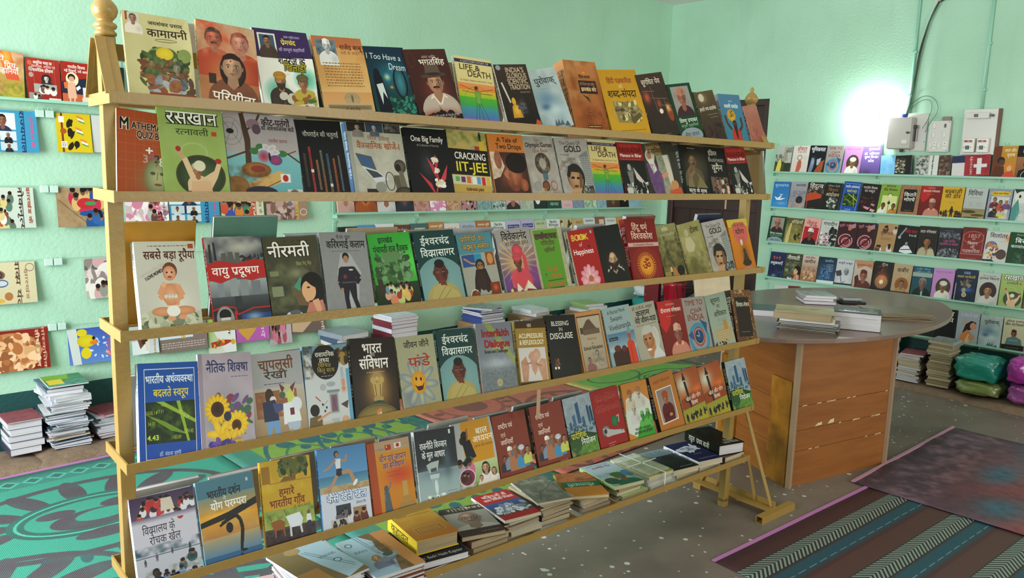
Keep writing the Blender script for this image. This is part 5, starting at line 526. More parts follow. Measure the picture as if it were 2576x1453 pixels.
# landscape magazines clipped to the wall line, 'leaf' covers
art('''
hblu~c8d0d4~light blue state booklet with a grid of portrait photos~G 3c90b4 3888ac|R 0 6 62 46 d8dcdc|F 40 24 26 9c6048 181414 20304c|R 4 50 30 72 b8c4c8|R 34 50 62 72 c8d0d0|R 4 76 30 96 c8d0d0|R 34 76 62 96 b8c4c8|F 16 58 11 8c5840 181414 c8ccd0|F 48 58 11 986048 a8a8a8 181818 v|F 16 84 11 8c5840 181414 3c3c3c|F 48 84 11 7c4c38 c8c8c8 20242c v|T राज्यपाल 74 50 12 182c58 w=70 r=90 b|T झारखंड_के 90 50 8 c84c7c w=50 r=90 b
hyel~b8a020~bright yellow booklet with little flags and running figures~G d4b818 ccb014|R 14 0 20 100 7c3414|E 20 46 9 7 a84c20|R 8 8 24 24 e8e4d8|R 12 72 28 88 e8e4d8|Z 14 74 26 86 3 303030|P d87830 60 4 78 10 80 16 62 10|P e4e4dc 62 10 80 16 82 22 64 16|P 3c8c48 64 16 82 22 84 26 66 20|P d87830 54 34 72 40 74 46 56 40|P e4e4dc 56 40 74 46 76 52 58 46|P 3c8c48 58 46 76 52 78 56 60 50|P d87830 66 64 84 70 86 76 68 70|P e4e4dc 68 70 86 76 88 82 70 76|P 3c8c48 70 76 88 82 90 86 72 80|B 34 20 54 28 5 201810 8|B 36 46 58 56 5 201810 8|B 36 78 58 90 5 201810 8
hwht~b8b8b8~white booklet with a single dark word behind the post~G ccccc8 c4c4c0|T पुस्तक 60 30 20 28282c w=60 r=80 b
hlok~c8ccc8~pale booklet crowded with dancing villagers~G c0c8b8 b8c0b4|C 2 10 56 92 50 d8d4c8,a8542c,507060,c8b878,8c3c34 6|T लोकनृत्य 74 50 13 302018 w=80 r=90 b|T झारखंड_के 90 44 9 8c4430 w=60 r=90 b
hcro~a08c74~tan booklet with figures in red and blue robes~G a88c68 a08460|N 0 0 100 100 7c6040 .6 12|C 20 4 96 30 14 b82c48,2c4c8c,d0a868 9|E 60 40 18 14 b82430|E 70 40 12 5 3c8c50|E 72 66 26 8 1c4c8c|E 80 80 20 8 1c4484|C 66 60 96 90 8 1c4c8c,2c5c98 8|L 5c4428 1 4 30 60 90
hpnk~c8a8b0~pink and white booklet of sketched kneeling people~G c8a8ac c4b0b0|B 0 0 100 100 70 e0ccd0,c87c94,d8d0c0,8c6c74,e8e0dc 11|C 56 10 84 88 8 5c3c34,c86c88,a8b0a8 8|T लोकगीत 76 54 12 b8545c w=74 r=90 b|T झारखंड_के 90 50 9 3c3438 w=50 r=90
hcre~c8c4a8~cream booklet with children in bright clothes~G c0bc90 d0ccb4|C 6 30 66 88 22 c84c30,3c7858,384c98,d8a038,c87838 9|T मुकुट 78 40 14 a03828 w=60 r=90 b|T झारखंड_के 92 40 9 483c30 w=50 r=90
hbrn~8c6c5c~brown booklet covered in carved stone figures~G a0806c 987860|B 0 0 70 100 100 b8948c,7c5c50,c8a89c,686880,5c4038 9|T संस्कार 74 50 12 c8a830 w=80 r=90 b|K 90 76 8 10 2 c8b8b0
hcr3~c8bca0~cream booklet with instruments and brown lettering~G c8bc98 c0b490|E 20 30 22 14 6c5040|K 20 30 16 10 3 382c28|E 34 50 15 11 b8bcc0|K 34 50 12 8 2 4c5868|P 7c5030 4 60 26 56 24 84 8 84|E 46 82 8 10 a06838|E 24 92 14 6 c89c40|T वाद्य_यंत्र 66 50 13 4c3424 w=80 r=90 b|T झारखंड 82 54 9 7c4c34 w=50 r=90|K 90 14 8 9 1.5 8c7868
hred~7c2018~rust red booklet with a sandstone temple crowd~G 842018 7c1c14|E 38 54 50 46 c88c58 b07848|B 0 16 78 98 100 a86438,d8a878,8c5430,e0b890 8|P c89868 60 40 84 50 60 64|T तीर्थ_स्थल 82 50 8 d8c0a0 w=60 r=90 b|T सांस्कृतिक 92 50 7 d8c0a0 w=74 r=90
hduk~c8d0dc~blue booklet with a yellow duckling and reaching child~G 3c58a8 5c80c0|P c8ccc8 0 0 18 0 24 100 8 100|E 36 36 18 18 d8c420 c8b018|E 28 12 10 10 d8c020|E 34 70 10 16 d8c020|E 50 42 8 6 d87820|E 50 30 3 5 181818|B 40 6 80 96 10 c8d4ec 3|T बाल_कहानी 78 40 9 c84c60 w=60 r=90|P c86c28 84 30 100 26 100 50 88 46|E 92 70 11 16 d8a898|L d8a088 5 100 90 84 84 72 70
hcrd~b8bcc4~grey card with a wooden hut picture~G b0b8c0 c0c8cc|R 0 60 60 100 d8dcdc|P 6c4430 20 50 50 30 60 60 30 84|R 36 46 56 70 3c2820|P d8c8b0 50 64 66 60 66 90 50 90|T जनजातियां 84 50 10 a87820 w=70 r=90 b
hdot~7c6c64~brown dotted booklet with a white corner~G 80706a 7c6c64|R 0 0 70 60 ccd4dc|Z 4 70 96 90 3 c8b8ac|T झारखंड 50 30 12 c89c28 w=44 r=90 b
hrav~98b84c~green and white booklet with a tall red painted figure~G 8cb040 d0d0c4|P d8d8d4 30 0 100 0 100 100 60 100 20 40|T रावण 78 24 12 403830 w=40 r=90 b|P a83420 10 70 60 66 96 70 60 80 12 84|B 20 68 60 80 12 d8a838,c85028,3c6838 6|E 90 74 8 7 c8a030
hmag~b868b0~magenta booklet with a woman in a yellow scarf~G b860ac b058a4|P c89840 6 60 40 14 60 60 34 96|E 42 40 15 18 d0985c|P 201c1c 46 20 64 26 58 50|T गुफाएँ 80 44 12 e0b8dc w=60 r=90 b
hgra~b8a8ac~pinkish grey booklet with small seated people~G b8acb0 b0a4a8|C 10 10 70 90 12 c8788c,d8ccd0,5c4048,a84c60 9|K 84 30 8 8 2 d8d0d0
hbr2~6c5c50~brown booklet with a pale reclining figure~G 74645c 6c5c54|P c8a888 0 40 40 20 60 60 30 96 0 90|E 70 30 18 16 301c18|T कहानी 88 60 11 d8ccb8 w=50 r=90 b
''')
art('''
bswg~d8dce4~light blue and brown booklet with a child on a swing~G 9cb4c0 88a0b0|P 6c5438 44 0 60 20 52 44 64 70 50 100 100 100 100 0|P b07844 70 0 100 0 100 100 78 100 70 40|L 30404c 1 34 0 46 52|L 30404c 1 40 0 50 52|E 14 16 7 5 485864|E 14 16 5 3.5 a0b4c0|Z 10 34 36 40 2 203040|E 34 62 9 7 8c6838|F 36 60 13 c89868 8c6838 6c7088|E 52 68 16 6 747c90|E 66 62 14 5 90a0a0 808c98 -20|E 60 58 10 5 405048|N 44 20 80 100 403018 .5 12
bswh~d8dce4~blue and brown swing booklet lying upside down~G 7c6844 6c5838|P 98b0bc 40 0 100 0 100 90 60 100 50 60|L 30404c 1 48 20 90 84|L 30404c 1 54 20 94 80|E 40 10 14 8 988058|E 80 60 7 5 485864|E 80 60 5 3.5 a0b4c0|Z 60 40 92 46 2 203040|R 0 60 40 100 a0703c
bdic~e0c038~thick yellow-spined dictionary with a mustard cover~G a07c28 b86c28|N 0 0 100 100 b89030 .5 30|T कहावत 24 14 6 5c3c14 w=24|Z 40 14 90 18 1 5c3c14|R 18 60 84 82 c8944c|R 20 61 82 81 a06824|Z 24 64 78 78 3 d8a860
bbad~181c28~black and yellow Hindi dictionary~G 141c28 181c24|P c8b02c 30 20 100 0 100 44 70 60|T शब्दकोश 40 70 8 d8d4c8 w=50|T Dr._Badri_Nath_Kapoor 52 90 7 d8d4cc w=84
bgan~382420~brown book with a smiling bald man in glasses~G 3c302c 3c2824|T गांधी 40 9 12 a8a090 w=50|T बोल_रहा_हूँ 76 8 6 c8c0b0 w=36 b|R 0 20 100 78 989088|F 50 42 44 a88878 a0948c b8aca8 dgm|R 0 80 100 100 3c2824|Z 50 90 90 92 1 c8c0b8
bred~d8d4d0~red and blue booklet with a mass of white horses~G b02428 a81c24|T षड्रिपुओं_के 52 13 10 e8dcd4 w=66 b|T साथ_विवेकी_मित्रता 54 25 8 e8dcd4 w=80 b|R 0 38 100 84 34549c 5c3c34|B 10 50 96 80 70 c8ccd8,98a4b8,e0e0e8,788098 8
bgry~c8c0b0~grey curled paperback with faint map lines~G 5c5c50 707064|N 0 0 100 100 98988c .7 14|T स्वप्न_शिखर 50 20 9 a8a890 w=70|L 3c3c38 1.5 20 90 40 60 70 50 94 30
borg~b88c38~orange and green book with upside-down title~G a86428 c88024|R 0 0 100 40 b06838|N 0 0 100 40 5c3828 .6 14|R 0 40 100 62 1c5c3c|T गीतावली 50 51 13 c8d8c0 w=70 r=180
bkri~a8c880~blue and green devotional book with a crowned face~G b0c0cc 98b0b8|T स्वामी_रामभद्राचार्य 50 7 5 5c6c84 w=70|T वाल्मीकि_गीत 54 17 7 7c3438 w=60 b|E 62 62 26 16 c8a040|F 58 66 26 7c6858 2c4434 1c6048 t 287844|E 20 78 20 14 284c3c|E 90 60 16 14 3c7ca8|N 0 40 100 100 3c5c3c .5 14
bpla~c8c8a8~olive-green cover under clear wrapping~G a8ac58 98a048|N 0 0 100 100 504c20 .7 14|R 0 0 100 20 d0d4c0
bdrk~c8c0b0~dark book fading from slate blue to black~G 8ca0ac 101414|R 0 30 100 100 202c34 0c0e0e|T मेरा_देश 50 10 9 586c78 w=60|T मेरा_जीवन 54 20 9 586c78 w=60|E 56 44 22 12 141414|Z 40 88 90 91 1 c8c8c8
bnav~e0e0e8~navy book with a white cloud title~G 1c1c50 181844|B 16 20 84 50 16 c8ccd8 14|E 50 36 34 13 c8ccd8|T सच_हुए 44 32 8 30305c w=40 b|T सपने 54 42 8 30305c w=30 b|Z 34 62 66 65 1 c0c4d8|Z 20 84 92 90 2 8c90b0
bblk~141814~thick black book with grey title at its end~G 141816 0c0e0c|T राहुल 66 78 9 b8bcb8 w=40 b|T प्रथम_बाजी 62 89 8 b8bcb8 w=60 b|B 10 6 70 40 14 1c3430,202828 6
bpnk~d8c0c4~pink computer booklet at left of the bottom shelf~G c8a0a0 c09898|R 0 12 100 30 a05058|T COMPUTER 50 17 6 e8d8d8 w=60 b|T MODULES 50 25 6 e8d8d8 w=56 b|T सुरेश_कुमार 50 50 8 8c4c50 w=60
tgrn~d8d0c8~green children's magazine with a yellow sticky note~G 3c7c4c 5c9c8c|P 78a830 0 0 70 0 60 50 30 40 0 60|N 0 30 100 100 304c40 .6 14|R 6 40 44 84 d8c038
tred~b06068~red and grey booklet~G 9c5458 8c4c54|N 0 0 100 100 604048 .5 14
tyel~c8b8a0~cream folder with stains~G a89c70 988c60|N 0 0 100 100 c8bc90 .6 30|N 40 20 90 60 7c4c30 .6 16
tgls~a8acac~grey glossy booklet~G 8c9490 a8acac|N 0 0 100 100 5c6864 .7 16
''')
# ---------------------------------------------------------------- books
SPW = 28; FW, FH = 288, 432
IMGS = {}
def cover_mat(code, small=False):
    key = (code, small)
    if key in MATS: return MATS[key]
    sp, lab, ops = ART[code]
    land = code in ('wvir', 'wflg') or (code[0] == 'h' and code in LAND)
    W0, H0 = (FW, FH) if not small else (176, 264)
    if land: W0, H0 = (int(H0), int(W0))
    s = max(8, int(W0*SPW/FW))
    im = np.empty((H0, W0+s, 4), np.float32); im[..., 3] = 1
    im[:, s:, :3] = paint(ops, W0, H0, sum(map(ord, code)))
    P = Paint(s, H0, 3); P.im[:] = hx(sp)
    t = [q.split() for q in ops.split('|') if q.startswith('T ')]
    if t and not land:
        dark = hx(sp).mean() < .45
        P.text(t[0][1].replace('_', ' ')+('  '+t[1][1].replace('_', ' ') if len(t) > 1 else ''), s/2, H0*.42, s*.5, hx('e8e0d0' if dark else '2c2620'), H0*.6, rot=90)
    im[:, :s, :3] = P.im
    im[:, s:, :3] = im[:, s:, :3].clip(0, 1)
    b = bpy.data.images.new('cover_print_'+code, W0+s, H0); b.pixels.foreach_set(np.ascontiguousarray(im[::-1]).ravel()); b.update(); b.pack()
    m = bpy.data.materials.new('cover_'+code); m.use_nodes = True; nt = m.node_tree; bs = nt.nodes['Principled BSDF']
    tx = nt.nodes.new('ShaderNodeTexImage'); tx.image = b; tx.extension = 'EXTEND'
    nt.links.new(tx.outputs[0], bs.inputs['Base Color']); bs.inputs['Roughness'].default_value = .5; bs.inputs['Specular IOR Level'].default_value = .22; bs.inputs['Coat Weight'].default_value = .04; bs.inputs['Coat Roughness'].default_value = .12
    MATS[key] = m; return m
def page_mat(kind):
    c = {'w': ('d8d4d8', 'b8b4b8'), 'c': ('c8bca0', 'a89878'), 'o': ('b09c7c', '8c7858')}[kind]
    n = 'pages_'+kind
    if n in MATS: return MATS[n]
    m = mat(n, c[0], .85); nt = m.node_tree
    tc = nt.nodes.new('ShaderNodeTexCoord'); mp = nt.nodes.new('ShaderNodeMapping'); mp.inputs['Scale'].default_value = (4, 900, 4)
    nz = nt.nodes.new('ShaderNodeTexNoise'); nz.inputs['Scale'].default_value = 1.; nz.inputs['Detail'].default_value = 2
    r = nt.nodes.new('ShaderNodeValToRGB'); lin = lambda h: tuple(((x+.055)/1.055)**2.4 for x in hx0(h))+(1,)
    r.color_ramp.elements[0].color = lin(c[1]); r.color_ramp.elements[1].color = lin(c[0]); r.color_ramp.elements[0].position = .35; r.color_ramp.elements[1].position = .6
    nt.links.new(tc.outputs['Object'], mp.inputs[0]); nt.links.new(mp.outputs[0], nz.inputs['Vector']); nt.links.new(nz.outputs['Fac'], r.inputs[0]); nt.links.new(r.outputs[0], nt.nodes['Principled BSDF'].inputs['Base Color'])
    return m
def cover_mesh(w, h, t, sp, m, curl=0., bind=.0009, stand=True):
    """U shaped cover, spine at x=0, front board at y=0 facing -y, back board at y=t; curl lifts the free bottom corner (metres)"""
    nx, nz = (5, 5) if curl else (1, 1)
    vs = []; uv = []; fs = []
    def V(x, y, z, u, v): vs.append((x, y, z)); uv.append((u, v)); return len(vs)-1
    su = sp+(1-sp)*.004
    def cu(x, z): return -curl*max(0, x/w-.25)**1.6*(math.sin(PI*min(1, max(0, z/h-.12)/.88))**.8 if stand else 1-.75*z/h)
    # front outer
    g = [[V(w*i/nx, cu(w*i/nx, h*j/nz), h*j/nz, su+(1-su)*i/nx, j/nz) for j in range(nz+1)] for i in range(nx+1)]
    gi = [[V(w*i/nx, bind+cu(w*i/nx, h*j/nz), h*j/nz, sp*.5, .02) for j in range(nz+1)] for i in range(nx+1)]
    for i in range(nx):
        for j in range(nz):
            fs.append((g[i][j], g[i+1][j], g[i+1][j+1], g[i][j+1])); fs.append((gi[i][j], gi[i][j+1], gi[i+1][j+1], gi[i+1][j]))
    for i in range(nx): fs.append((g[i][0], gi[i][0], gi[i+1][0], g[i+1][0])); fs.append((g[i][nz], g[i+1][nz], gi[i+1][nz], gi[i][nz]))
    for j in range(nz): fs.append((g[nx][j], gi[nx][j], gi[nx][j+1], g[nx][j+1]))
    # spine
    a = [V(0, 0, 0, sp*.98, 0), V(0, 0, h, sp*.98, 1), V(0, t, h, 0.002, 1), V(0, t, 0, 0.002, 0)]; fs.append(tuple(a))
    b = [V(bind, bind, 0, sp*.5, 0), V(bind, bind, h, sp*.5, 0), V(bind, t-bind, h, sp*.5, 0), V(bind, t-bind, 0, sp*.5, 0)]; fs.append((b[0], b[3], b[2], b[1]))
    # back board
    c = [V(0, t, 0, sp*.3, .03), V(w, t, 0, sp*.3, .03), V(w, t, h, sp*.3, .03), V(0, t, h, sp*.3, .03)]; fs.append((c[0], c[3], c[2], c[1]))
    d = [V(0, t-bind, 0, sp*.3, .03), V(w, t-bind, 0, sp*.3, .03), V(w, t-bind, h, sp*.3, .03), V(0, t-bind, h, sp*.3, .03)]; fs.append(tuple(d))
    fs.append((c[1], d[1], d[2], c[2])) ; fs.append((c[0], c[1], d[1], d[0])); fs.append((c[3], d[3], d[2], c[2]))
    fs.append((a[0], b[0], b[3], a[3])); fs.append((a[1], a[2], b[2], b[1]))
    me = bpy.data.meshes.new('cover'); me.from_pydata(vs, [], fs); me.materials.append(m)
    ul = me.uv_layers.new(name='UVMap'); idx = np.empty(len(me.loops), np.int32); me.loops.foreach_get('vertex_index', idx)
    ul.data.foreach_set('uv', np.array(uv, np.float32)[idx].ravel()); me.update(); return me
def add_book(M, code, w, h, t, label, group, small=False, curl=0., pages='w', name='book', cat='book', hard=False):
    m = cover_mat(code, small)
    sp = (SPW/(FW+SPW))
    b = thing(name, label, cat, M, group)
    obj('cover', cover_mesh(w, h, t, sp, m, curl, .0022 if hard else .0009, name != 'booklet'), m, b)
    i = .004 if hard else .0015
    obj('page_block', MB().box(.0012, w-i, .0011, t-.0011, i, h-i), page_mat(pages), b)
    return b
SHM = {}
def simple_book(M, w, h, t, colr, label, group, pages='w', cat='book', name='book'):
    if t < .0125 and name == 'book' and 'pil' in group: name = cat = 'booklet'
    # simple unprinted book, meshes shared between alike ones
    key = (round(w, 2), round(h, 2), round(t*250)/250, colr, pages)
    if key not in SHM:
        w_, h_, t_ = key[0], key[1], max(key[2], .004)
        m = mat('plain_cover_'+colr, colr, .4, coat=.2, noise=(14, .35, '%02x%02x%02x' % tuple(int(255*min(1, v*.72)) for v in hx0(colr))))
        SHM[key] = (MB().prism([(0, 0), (w_, 0), (w_, .0008), (.0008, .0008), (.0008, t_-.0008), (w_, t_-.0008), (w_, t_), (0, t_)], 0, h_).mesh('cover', m),
                    MB().box(.0009, w_-.0015, .0009, t_-.0009, .0015, h_-.0015).mesh('page_block', page_mat(pages)))
    b = thing(name, label, cat, M, group)
    obj('cover', SHM[key][0], None, b); obj('page_block', SHM[key][1], None, b)
    return b
LAND = set()
# ---------------------------------------------------------------- room shell
def wallmat():
    m = bpy.data.materials.new('mint_wall_paint'); m.use_nodes = True; nt = m.node_tree; N = nt.nodes.new; Lk = nt.links.new; b = nt.nodes['Principled BSDF']
    g = N('ShaderNodeNewGeometry'); sx = N('ShaderNodeSeparateXYZ'); Lk(g.outputs['Position'], sx.inputs[0])
    def noise(sc, det=5, vec=None):
        n = N('ShaderNodeTexNoise'); n.inputs['Scale'].default_value = sc; n.inputs['Detail'].default_value = det; Lk(vec or g.outputs['Position'], n.inputs['Vector']); return n
    def ramp(src, p0, c0, p1, c1):
        r = N('ShaderNodeValToRGB'); r.color_ramp.elements[0].position = p0; r.color_ramp.elements[1].position = p1
        for e, c in ((0, c0), (1, c1)): r.color_ramp.elements[e].color = tuple(((x+.055)/1.055)**2.4 for x in hx0(c))+(1,)
        Lk(src, r.inputs[0]); return r
    n1 = noise(1.6); base = ramp(n1.outputs['Fac'], .35, 'a4ccb0', .65, 'aed6bb')
    mp = N('ShaderNodeMapping'); mp.inputs['Scale'].default_value = (7, 7, 1.0); Lk(g.outputs['Position'], mp.inputs[0])
    n2 = noise(1.3, 6, mp.outputs[0]); st = ramp(n2.outputs['Fac'], .56, '000000', .8, '666666')
    mx = N('ShaderNodeMix'); mx.data_type = 'RGBA'; mx.inputs['B'].default_value = (.20, .36, .27, 1); Lk(base.outputs[0], mx.inputs['A']); Lk(st.outputs[0], mx.inputs['Factor'])
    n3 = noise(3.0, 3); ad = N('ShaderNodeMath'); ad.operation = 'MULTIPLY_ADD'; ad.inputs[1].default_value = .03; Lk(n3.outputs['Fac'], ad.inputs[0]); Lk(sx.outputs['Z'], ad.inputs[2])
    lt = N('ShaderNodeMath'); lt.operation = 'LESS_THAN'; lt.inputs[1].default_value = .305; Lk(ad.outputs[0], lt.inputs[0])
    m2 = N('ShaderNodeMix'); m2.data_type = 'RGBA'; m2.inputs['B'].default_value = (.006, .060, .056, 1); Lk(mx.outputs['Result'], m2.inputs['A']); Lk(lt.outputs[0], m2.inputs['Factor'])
    Lk(m2.outputs['Result'], b.inputs['Base Color']); b.inputs['Roughness'].default_value = .55
    n4 = noise(60, 4); bp = N('ShaderNodeBump'); bp.inputs['Strength'].default_value = .22; bp.inputs['Distance'].default_value = .01; Lk(n4.outputs['Fac'], bp.inputs['Height']); Lk(bp.outputs[0], b.inputs['Normal'])
    return m
WM = wallmat()
def floormat():
    m = bpy.data.materials.new('cement_floor'); m.use_nodes = True; nt = m.node_tree; N = nt.nodes.new; Lk = nt.links.new; b = nt.nodes['Principled BSDF']
    g = N('ShaderNodeNewGeometry')
    n = N('ShaderNodeTexNoise'); n.inputs['Scale'].default_value = 2.2; n.inputs['Detail'].default_value = 7; n.inputs['Roughness'].default_value = .6; Lk(g.outputs['Position'], n.inputs['Vector'])
    r = N('ShaderNodeValToRGB'); e = r.color_ramp.elements; lin = lambda h: tuple(((x+.055)/1.055)**2.4 for x in hx0(h))+(1,)
    e[0].position = .3; e[0].color = lin('655c56'); e[1].position = .7; e[1].color = lin('857a6e'); Lk(n.outputs['Fac'], r.inputs[0])
    prev = r.outputs[0]
    for sc, th, rnd in ((15, .17, .66), (30, .17, .74), (9, .09, .5)):
        v = N('ShaderNodeTexVoronoi'); v.inputs['Scale'].default_value = sc; Lk(g.outputs['Position'], v.inputs['Vector'])
        c = N('ShaderNodeSeparateColor'); Lk(v.outputs['Color'], c.inputs[0])
        a = N('ShaderNodeMath'); a.operation = 'LESS_THAN'; a.inputs[1].default_value = th; Lk(v.outputs['Distance'], a.inputs[0])
        q = N('ShaderNodeMath'); q.operation = 'GREATER_THAN'; q.inputs[1].default_value = rnd; Lk(c.outputs[0], q.inputs[0])
        k = N('ShaderNodeMath'); k.operation = 'MULTIPLY'; Lk(a.outputs[0], k.inputs[0]); Lk(q.outputs[0], k.inputs[1])
        mx = N('ShaderNodeMix'); mx.data_type = 'RGBA'; mx.inputs['B'].default_value = (.60, .60, .56, 1); Lk(prev, mx.inputs['A']); Lk(k.outputs[0], mx.inputs['Factor']); prev = mx.outputs['Result']
    Lk(prev, b.inputs['Base Color']); b.inputs['Roughness'].default_value = .42
    bp = N('ShaderNodeBump'); bp.inputs['Strength'].default_value = .15; bp.inputs['Distance'].default_value = .02; Lk(n.outputs['Fac'], bp.inputs['Height']); Lk(bp.outputs[0], b.inputs['Normal'])
    return m
struct(obj('floor', MB().box(A0-.15, AW+.15, B0-.15, BW+.15, -.1, 0), floormat()))
struct(obj('ceiling', MB().box(A0-.15, AW+.15, B0-.15, BW+.15, ZC, ZC+.1), mat('ceiling_white', 'e4dedc', .8)))
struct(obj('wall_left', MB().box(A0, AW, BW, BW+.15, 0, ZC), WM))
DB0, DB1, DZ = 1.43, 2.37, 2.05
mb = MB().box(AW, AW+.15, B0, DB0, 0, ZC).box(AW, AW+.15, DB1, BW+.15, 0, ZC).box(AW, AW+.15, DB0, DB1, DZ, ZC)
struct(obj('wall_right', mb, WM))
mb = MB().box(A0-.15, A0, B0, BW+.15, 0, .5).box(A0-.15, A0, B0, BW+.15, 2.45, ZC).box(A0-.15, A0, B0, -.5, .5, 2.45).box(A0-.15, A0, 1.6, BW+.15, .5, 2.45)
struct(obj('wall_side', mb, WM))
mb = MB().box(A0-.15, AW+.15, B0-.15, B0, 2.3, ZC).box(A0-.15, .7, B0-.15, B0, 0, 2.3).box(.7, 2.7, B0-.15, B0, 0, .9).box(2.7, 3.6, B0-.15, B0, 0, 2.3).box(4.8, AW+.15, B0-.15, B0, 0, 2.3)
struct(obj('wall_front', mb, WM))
FR = mat('window_frame_brown', '5a3a2c', .5)
mb = MB()
for y in (-.5, .2, .9, 1.6): mb.bar((A0-.07, y, .5), (A0-.07, y, 2.45), .04, .05)
for z in (.5, 1.5, 2.45): mb.bar((A0-.07, -.5, z), (A0-.07, 1.6, z), .05, .04, side=(1, 0, 0))
struct(obj('window_1', mb, FR))
mb = MB()
for x in (.7, 1.37, 2.03, 2.7): mb.bar((x, B0-.07, .9), (x, B0-.07, 2.3), .04, .05)
for z in (.9, 2.3): mb.bar((.7, B0-.07, z), (2.7, B0-.07, z), .05, .04)
struct(obj('window_2', mb, FR))
# brown plank door on the right wall near the corner
DM = mat('door_dark_brown', '3a2320', .45, noise=(5, .5, '2a1815', (1, 1, .3)))
d = struct(bpy.data.objects.new('door_1', None)); COL.objects.link(d); d.location = (AW+.05, DB0, 0)
pw = (DB1-DB0-.10)/5
for i in range(5): obj('plank', MB().box(0, .03, .05+i*pw+.003, .05+(i+1)*pw-.003, .01, DZ-.05), DM, d)
for z in (.35, 1.12, 1.45): obj('rail', MB().box(-.02, .0, .05, DB1-DB0-.05, z, z+.09), DM, d, bevel=.003)
for y in (0, DB1-DB0-.05): obj('frame', MB().box(-.04, .05, y, y+.05, 0, DZ), DM, d, bevel=.004)
obj('frame', MB().box(-.04, .05, .05, DB1-DB0-.05, DZ-.05, DZ), DM, d, bevel=.004)
obj('bolt', MB().tube([(-.03, .18, 1.02), (-.03, .36, 1.02)], .008).box(-.025, -.0201, .2, .23, 1.0, 1.04).box(-.025, -.0201, .3, .33, 1.0, 1.04), mat('steel', 'a8a8a8', .35, 1), d)

# ---------------------------------------------------------------- display rack (rack frame: x along, y depth, z up)
PT = mat('rack_cream_paint', 'a28142', .38, noise=(18, .3, '927038'), bump=(90, .12), coat=.1)
L = 2.44; D = .0922; ZR = [1.5572, 1.3540, 1.0564, .7583, .4696, .2486]; HR = .0224
rack = thing('book_display_rack', 'tall cream painted metal display rack with six tiers of rails', 'display rack', RACK.copy())
for x in (.0, 2.385): obj('post', MB().box(x, x+.032, -.016, .016, .02, 1.675), PT, rack, bevel=.0015)
for i, z in enumerate(ZR):
    for s in (-1, 1):
        y = s*D; x0, x1 = (0, L)
        # L angle rail: face plus floor flange
        prof = [(y, z), (y, z-HR), (y-s*.034, z-HR), (y-s*.034, z-HR+.003), (y-s*.003, z-HR+.003), (y-s*.003, z)]
        mb = MB(); n = len(prof); vs = [(x0, p[0], p[1]) for p in prof]+[(x1, p[0], p[1]) for p in prof]
        mb.add(vs, [tuple(range(n)), tuple(range(n, 2*n))[::-1]]+[(k, n+k, n+(k+1) % n, (k+1) % n) for k in range(n)])
        obj('shelf_rail', mb, PT, rack)
    for x in (-.004, 2.417): obj('bracket', MB().box(x, x+.004, -D, D, z-HR-.002, z+.001), PT, rack)
    mb = MB()
    for k in range(1, 6 if i < 5 else 9): xx = L*k/(6 if i < 5 else 9); mb.box(xx-.012, xx+.012, -D+.034, D-.034, z-HR, z-HR+.003)
    if i < 5: o = obj('shelf_crossbars', mb, PT, rack); o['kind'] = 'stuff'
    else:
        for k in range(1, 12): xx = L*k/12; obj('crossbar', MB().box(xx-.02, xx+.02, -D+.034, D-.034, z-HR, z-HR+.003), PT, rack)
for x in (.02, 2.397):
    for s in (-1, 1):
        obj('gusset_bar', MB().bar((x-.02, s*.018, 1.672), (x-.02, s*(D-.003), ZR[0]-.004), .004, .020, side=(1, 0, 0)).bar((x-.006, s*.018, 1.668), (x-.006, s*(D-.005), ZR[0]-.002), .026, .003, side=(0, 1, .2)), PT, rack)
    # turned finial
    k = .85
    prof = [(.012, 0), (.021, .003), (.0225, .008), (.019, .013), (.0165, .016), (.0215, .020), (.0235, .025), (.021, .030), (.0155, .033), (.0145, .036), (.017, .039), (.0225, .046), (.0255, .055), (.026, .061), (.024, .069), (.018, .078), (.011, .085), (.0065, .089), (.0055, .092), (.0078, .096), (.0085, .100), (.006, .105), (.002, .110)]
    obj('finial', MB().lathe([(r*1.0, z*.92) for r, z in prof], 24, (x-.004, 0, 1.675)), PT, rack, smooth=True)
obj('top_beam', MB().box(.032, 2.385, -.006, .006, 1.628, 1.662), PT, rack)
def foot(x, sgn):
    # L section sole plate, braces, outrigger pipe
    obj('sole_plate', MB().box(x-.028*1, x+.032, -.19, .20, .028, .032).box(x+.028, x+.032, -.19, .20, .032, .055), PT, rack)
    for s in (-1, 1):
        obj('brace', MB().bar((x+.018, s*.178, .034), (x+.002, s*.03, .43), .004, .018, side=(1, 0, .05)), PT, rack)
        obj('brace', MB().bar((x+.018, s*.10, .034), (x+.004, s*.055, ZR[5]-HR), .004, .018, side=(1, 0, .05)), PT, rack)
    e = .0022; y0, y1 = (-.2179, -.1866)
    xa, xb = (2.3667, 2.6173) if sgn > 0 else (-.13, .12)
    out = [(y0, 0), (y1, 0), (y1, .0313), (y0, .0313)]; inn = [(y0+e, e), (y1-e, e), (y1-e, .0313-e), (y0+e, .0313-e)]
    for yy in ((0,) if 1 else ()):
        vs = [(xa, p[0], p[1]) for p in out+inn]+[(xb, p[0], p[1]) for p in out+inn]
        fs = [(k, (k+1) % 4, 8+(k+1) % 4, 8+k) for k in range(4)]+[(4+k, 12+k, 12+(k+1) % 4, 4+(k+1) % 4) for k in range(4)]
        fs += [(k, 4+k, 4+(k+1) % 4, (k+1) % 4) for k in range(4)]+[(8+k, 8+(k+1) % 4, 12+(k+1) % 4, 12+k) for k in range(4)]
        obj('foot_pipe', MB().add(vs, fs), PT, rack)
    vs2 = [(a, -q[0]*1, q[1]) for a in (xa, xb) for q in ()]
    obj('foot_pad', MB().box(x-.02, x+.03, .16, .20, 0, .028), PT, rack)
foot(2.474, 1); foot(.012, -1)
obj('post_foot', MB().box(2.385, 2.417, -.016, .016, 0, .034), PT, rack)

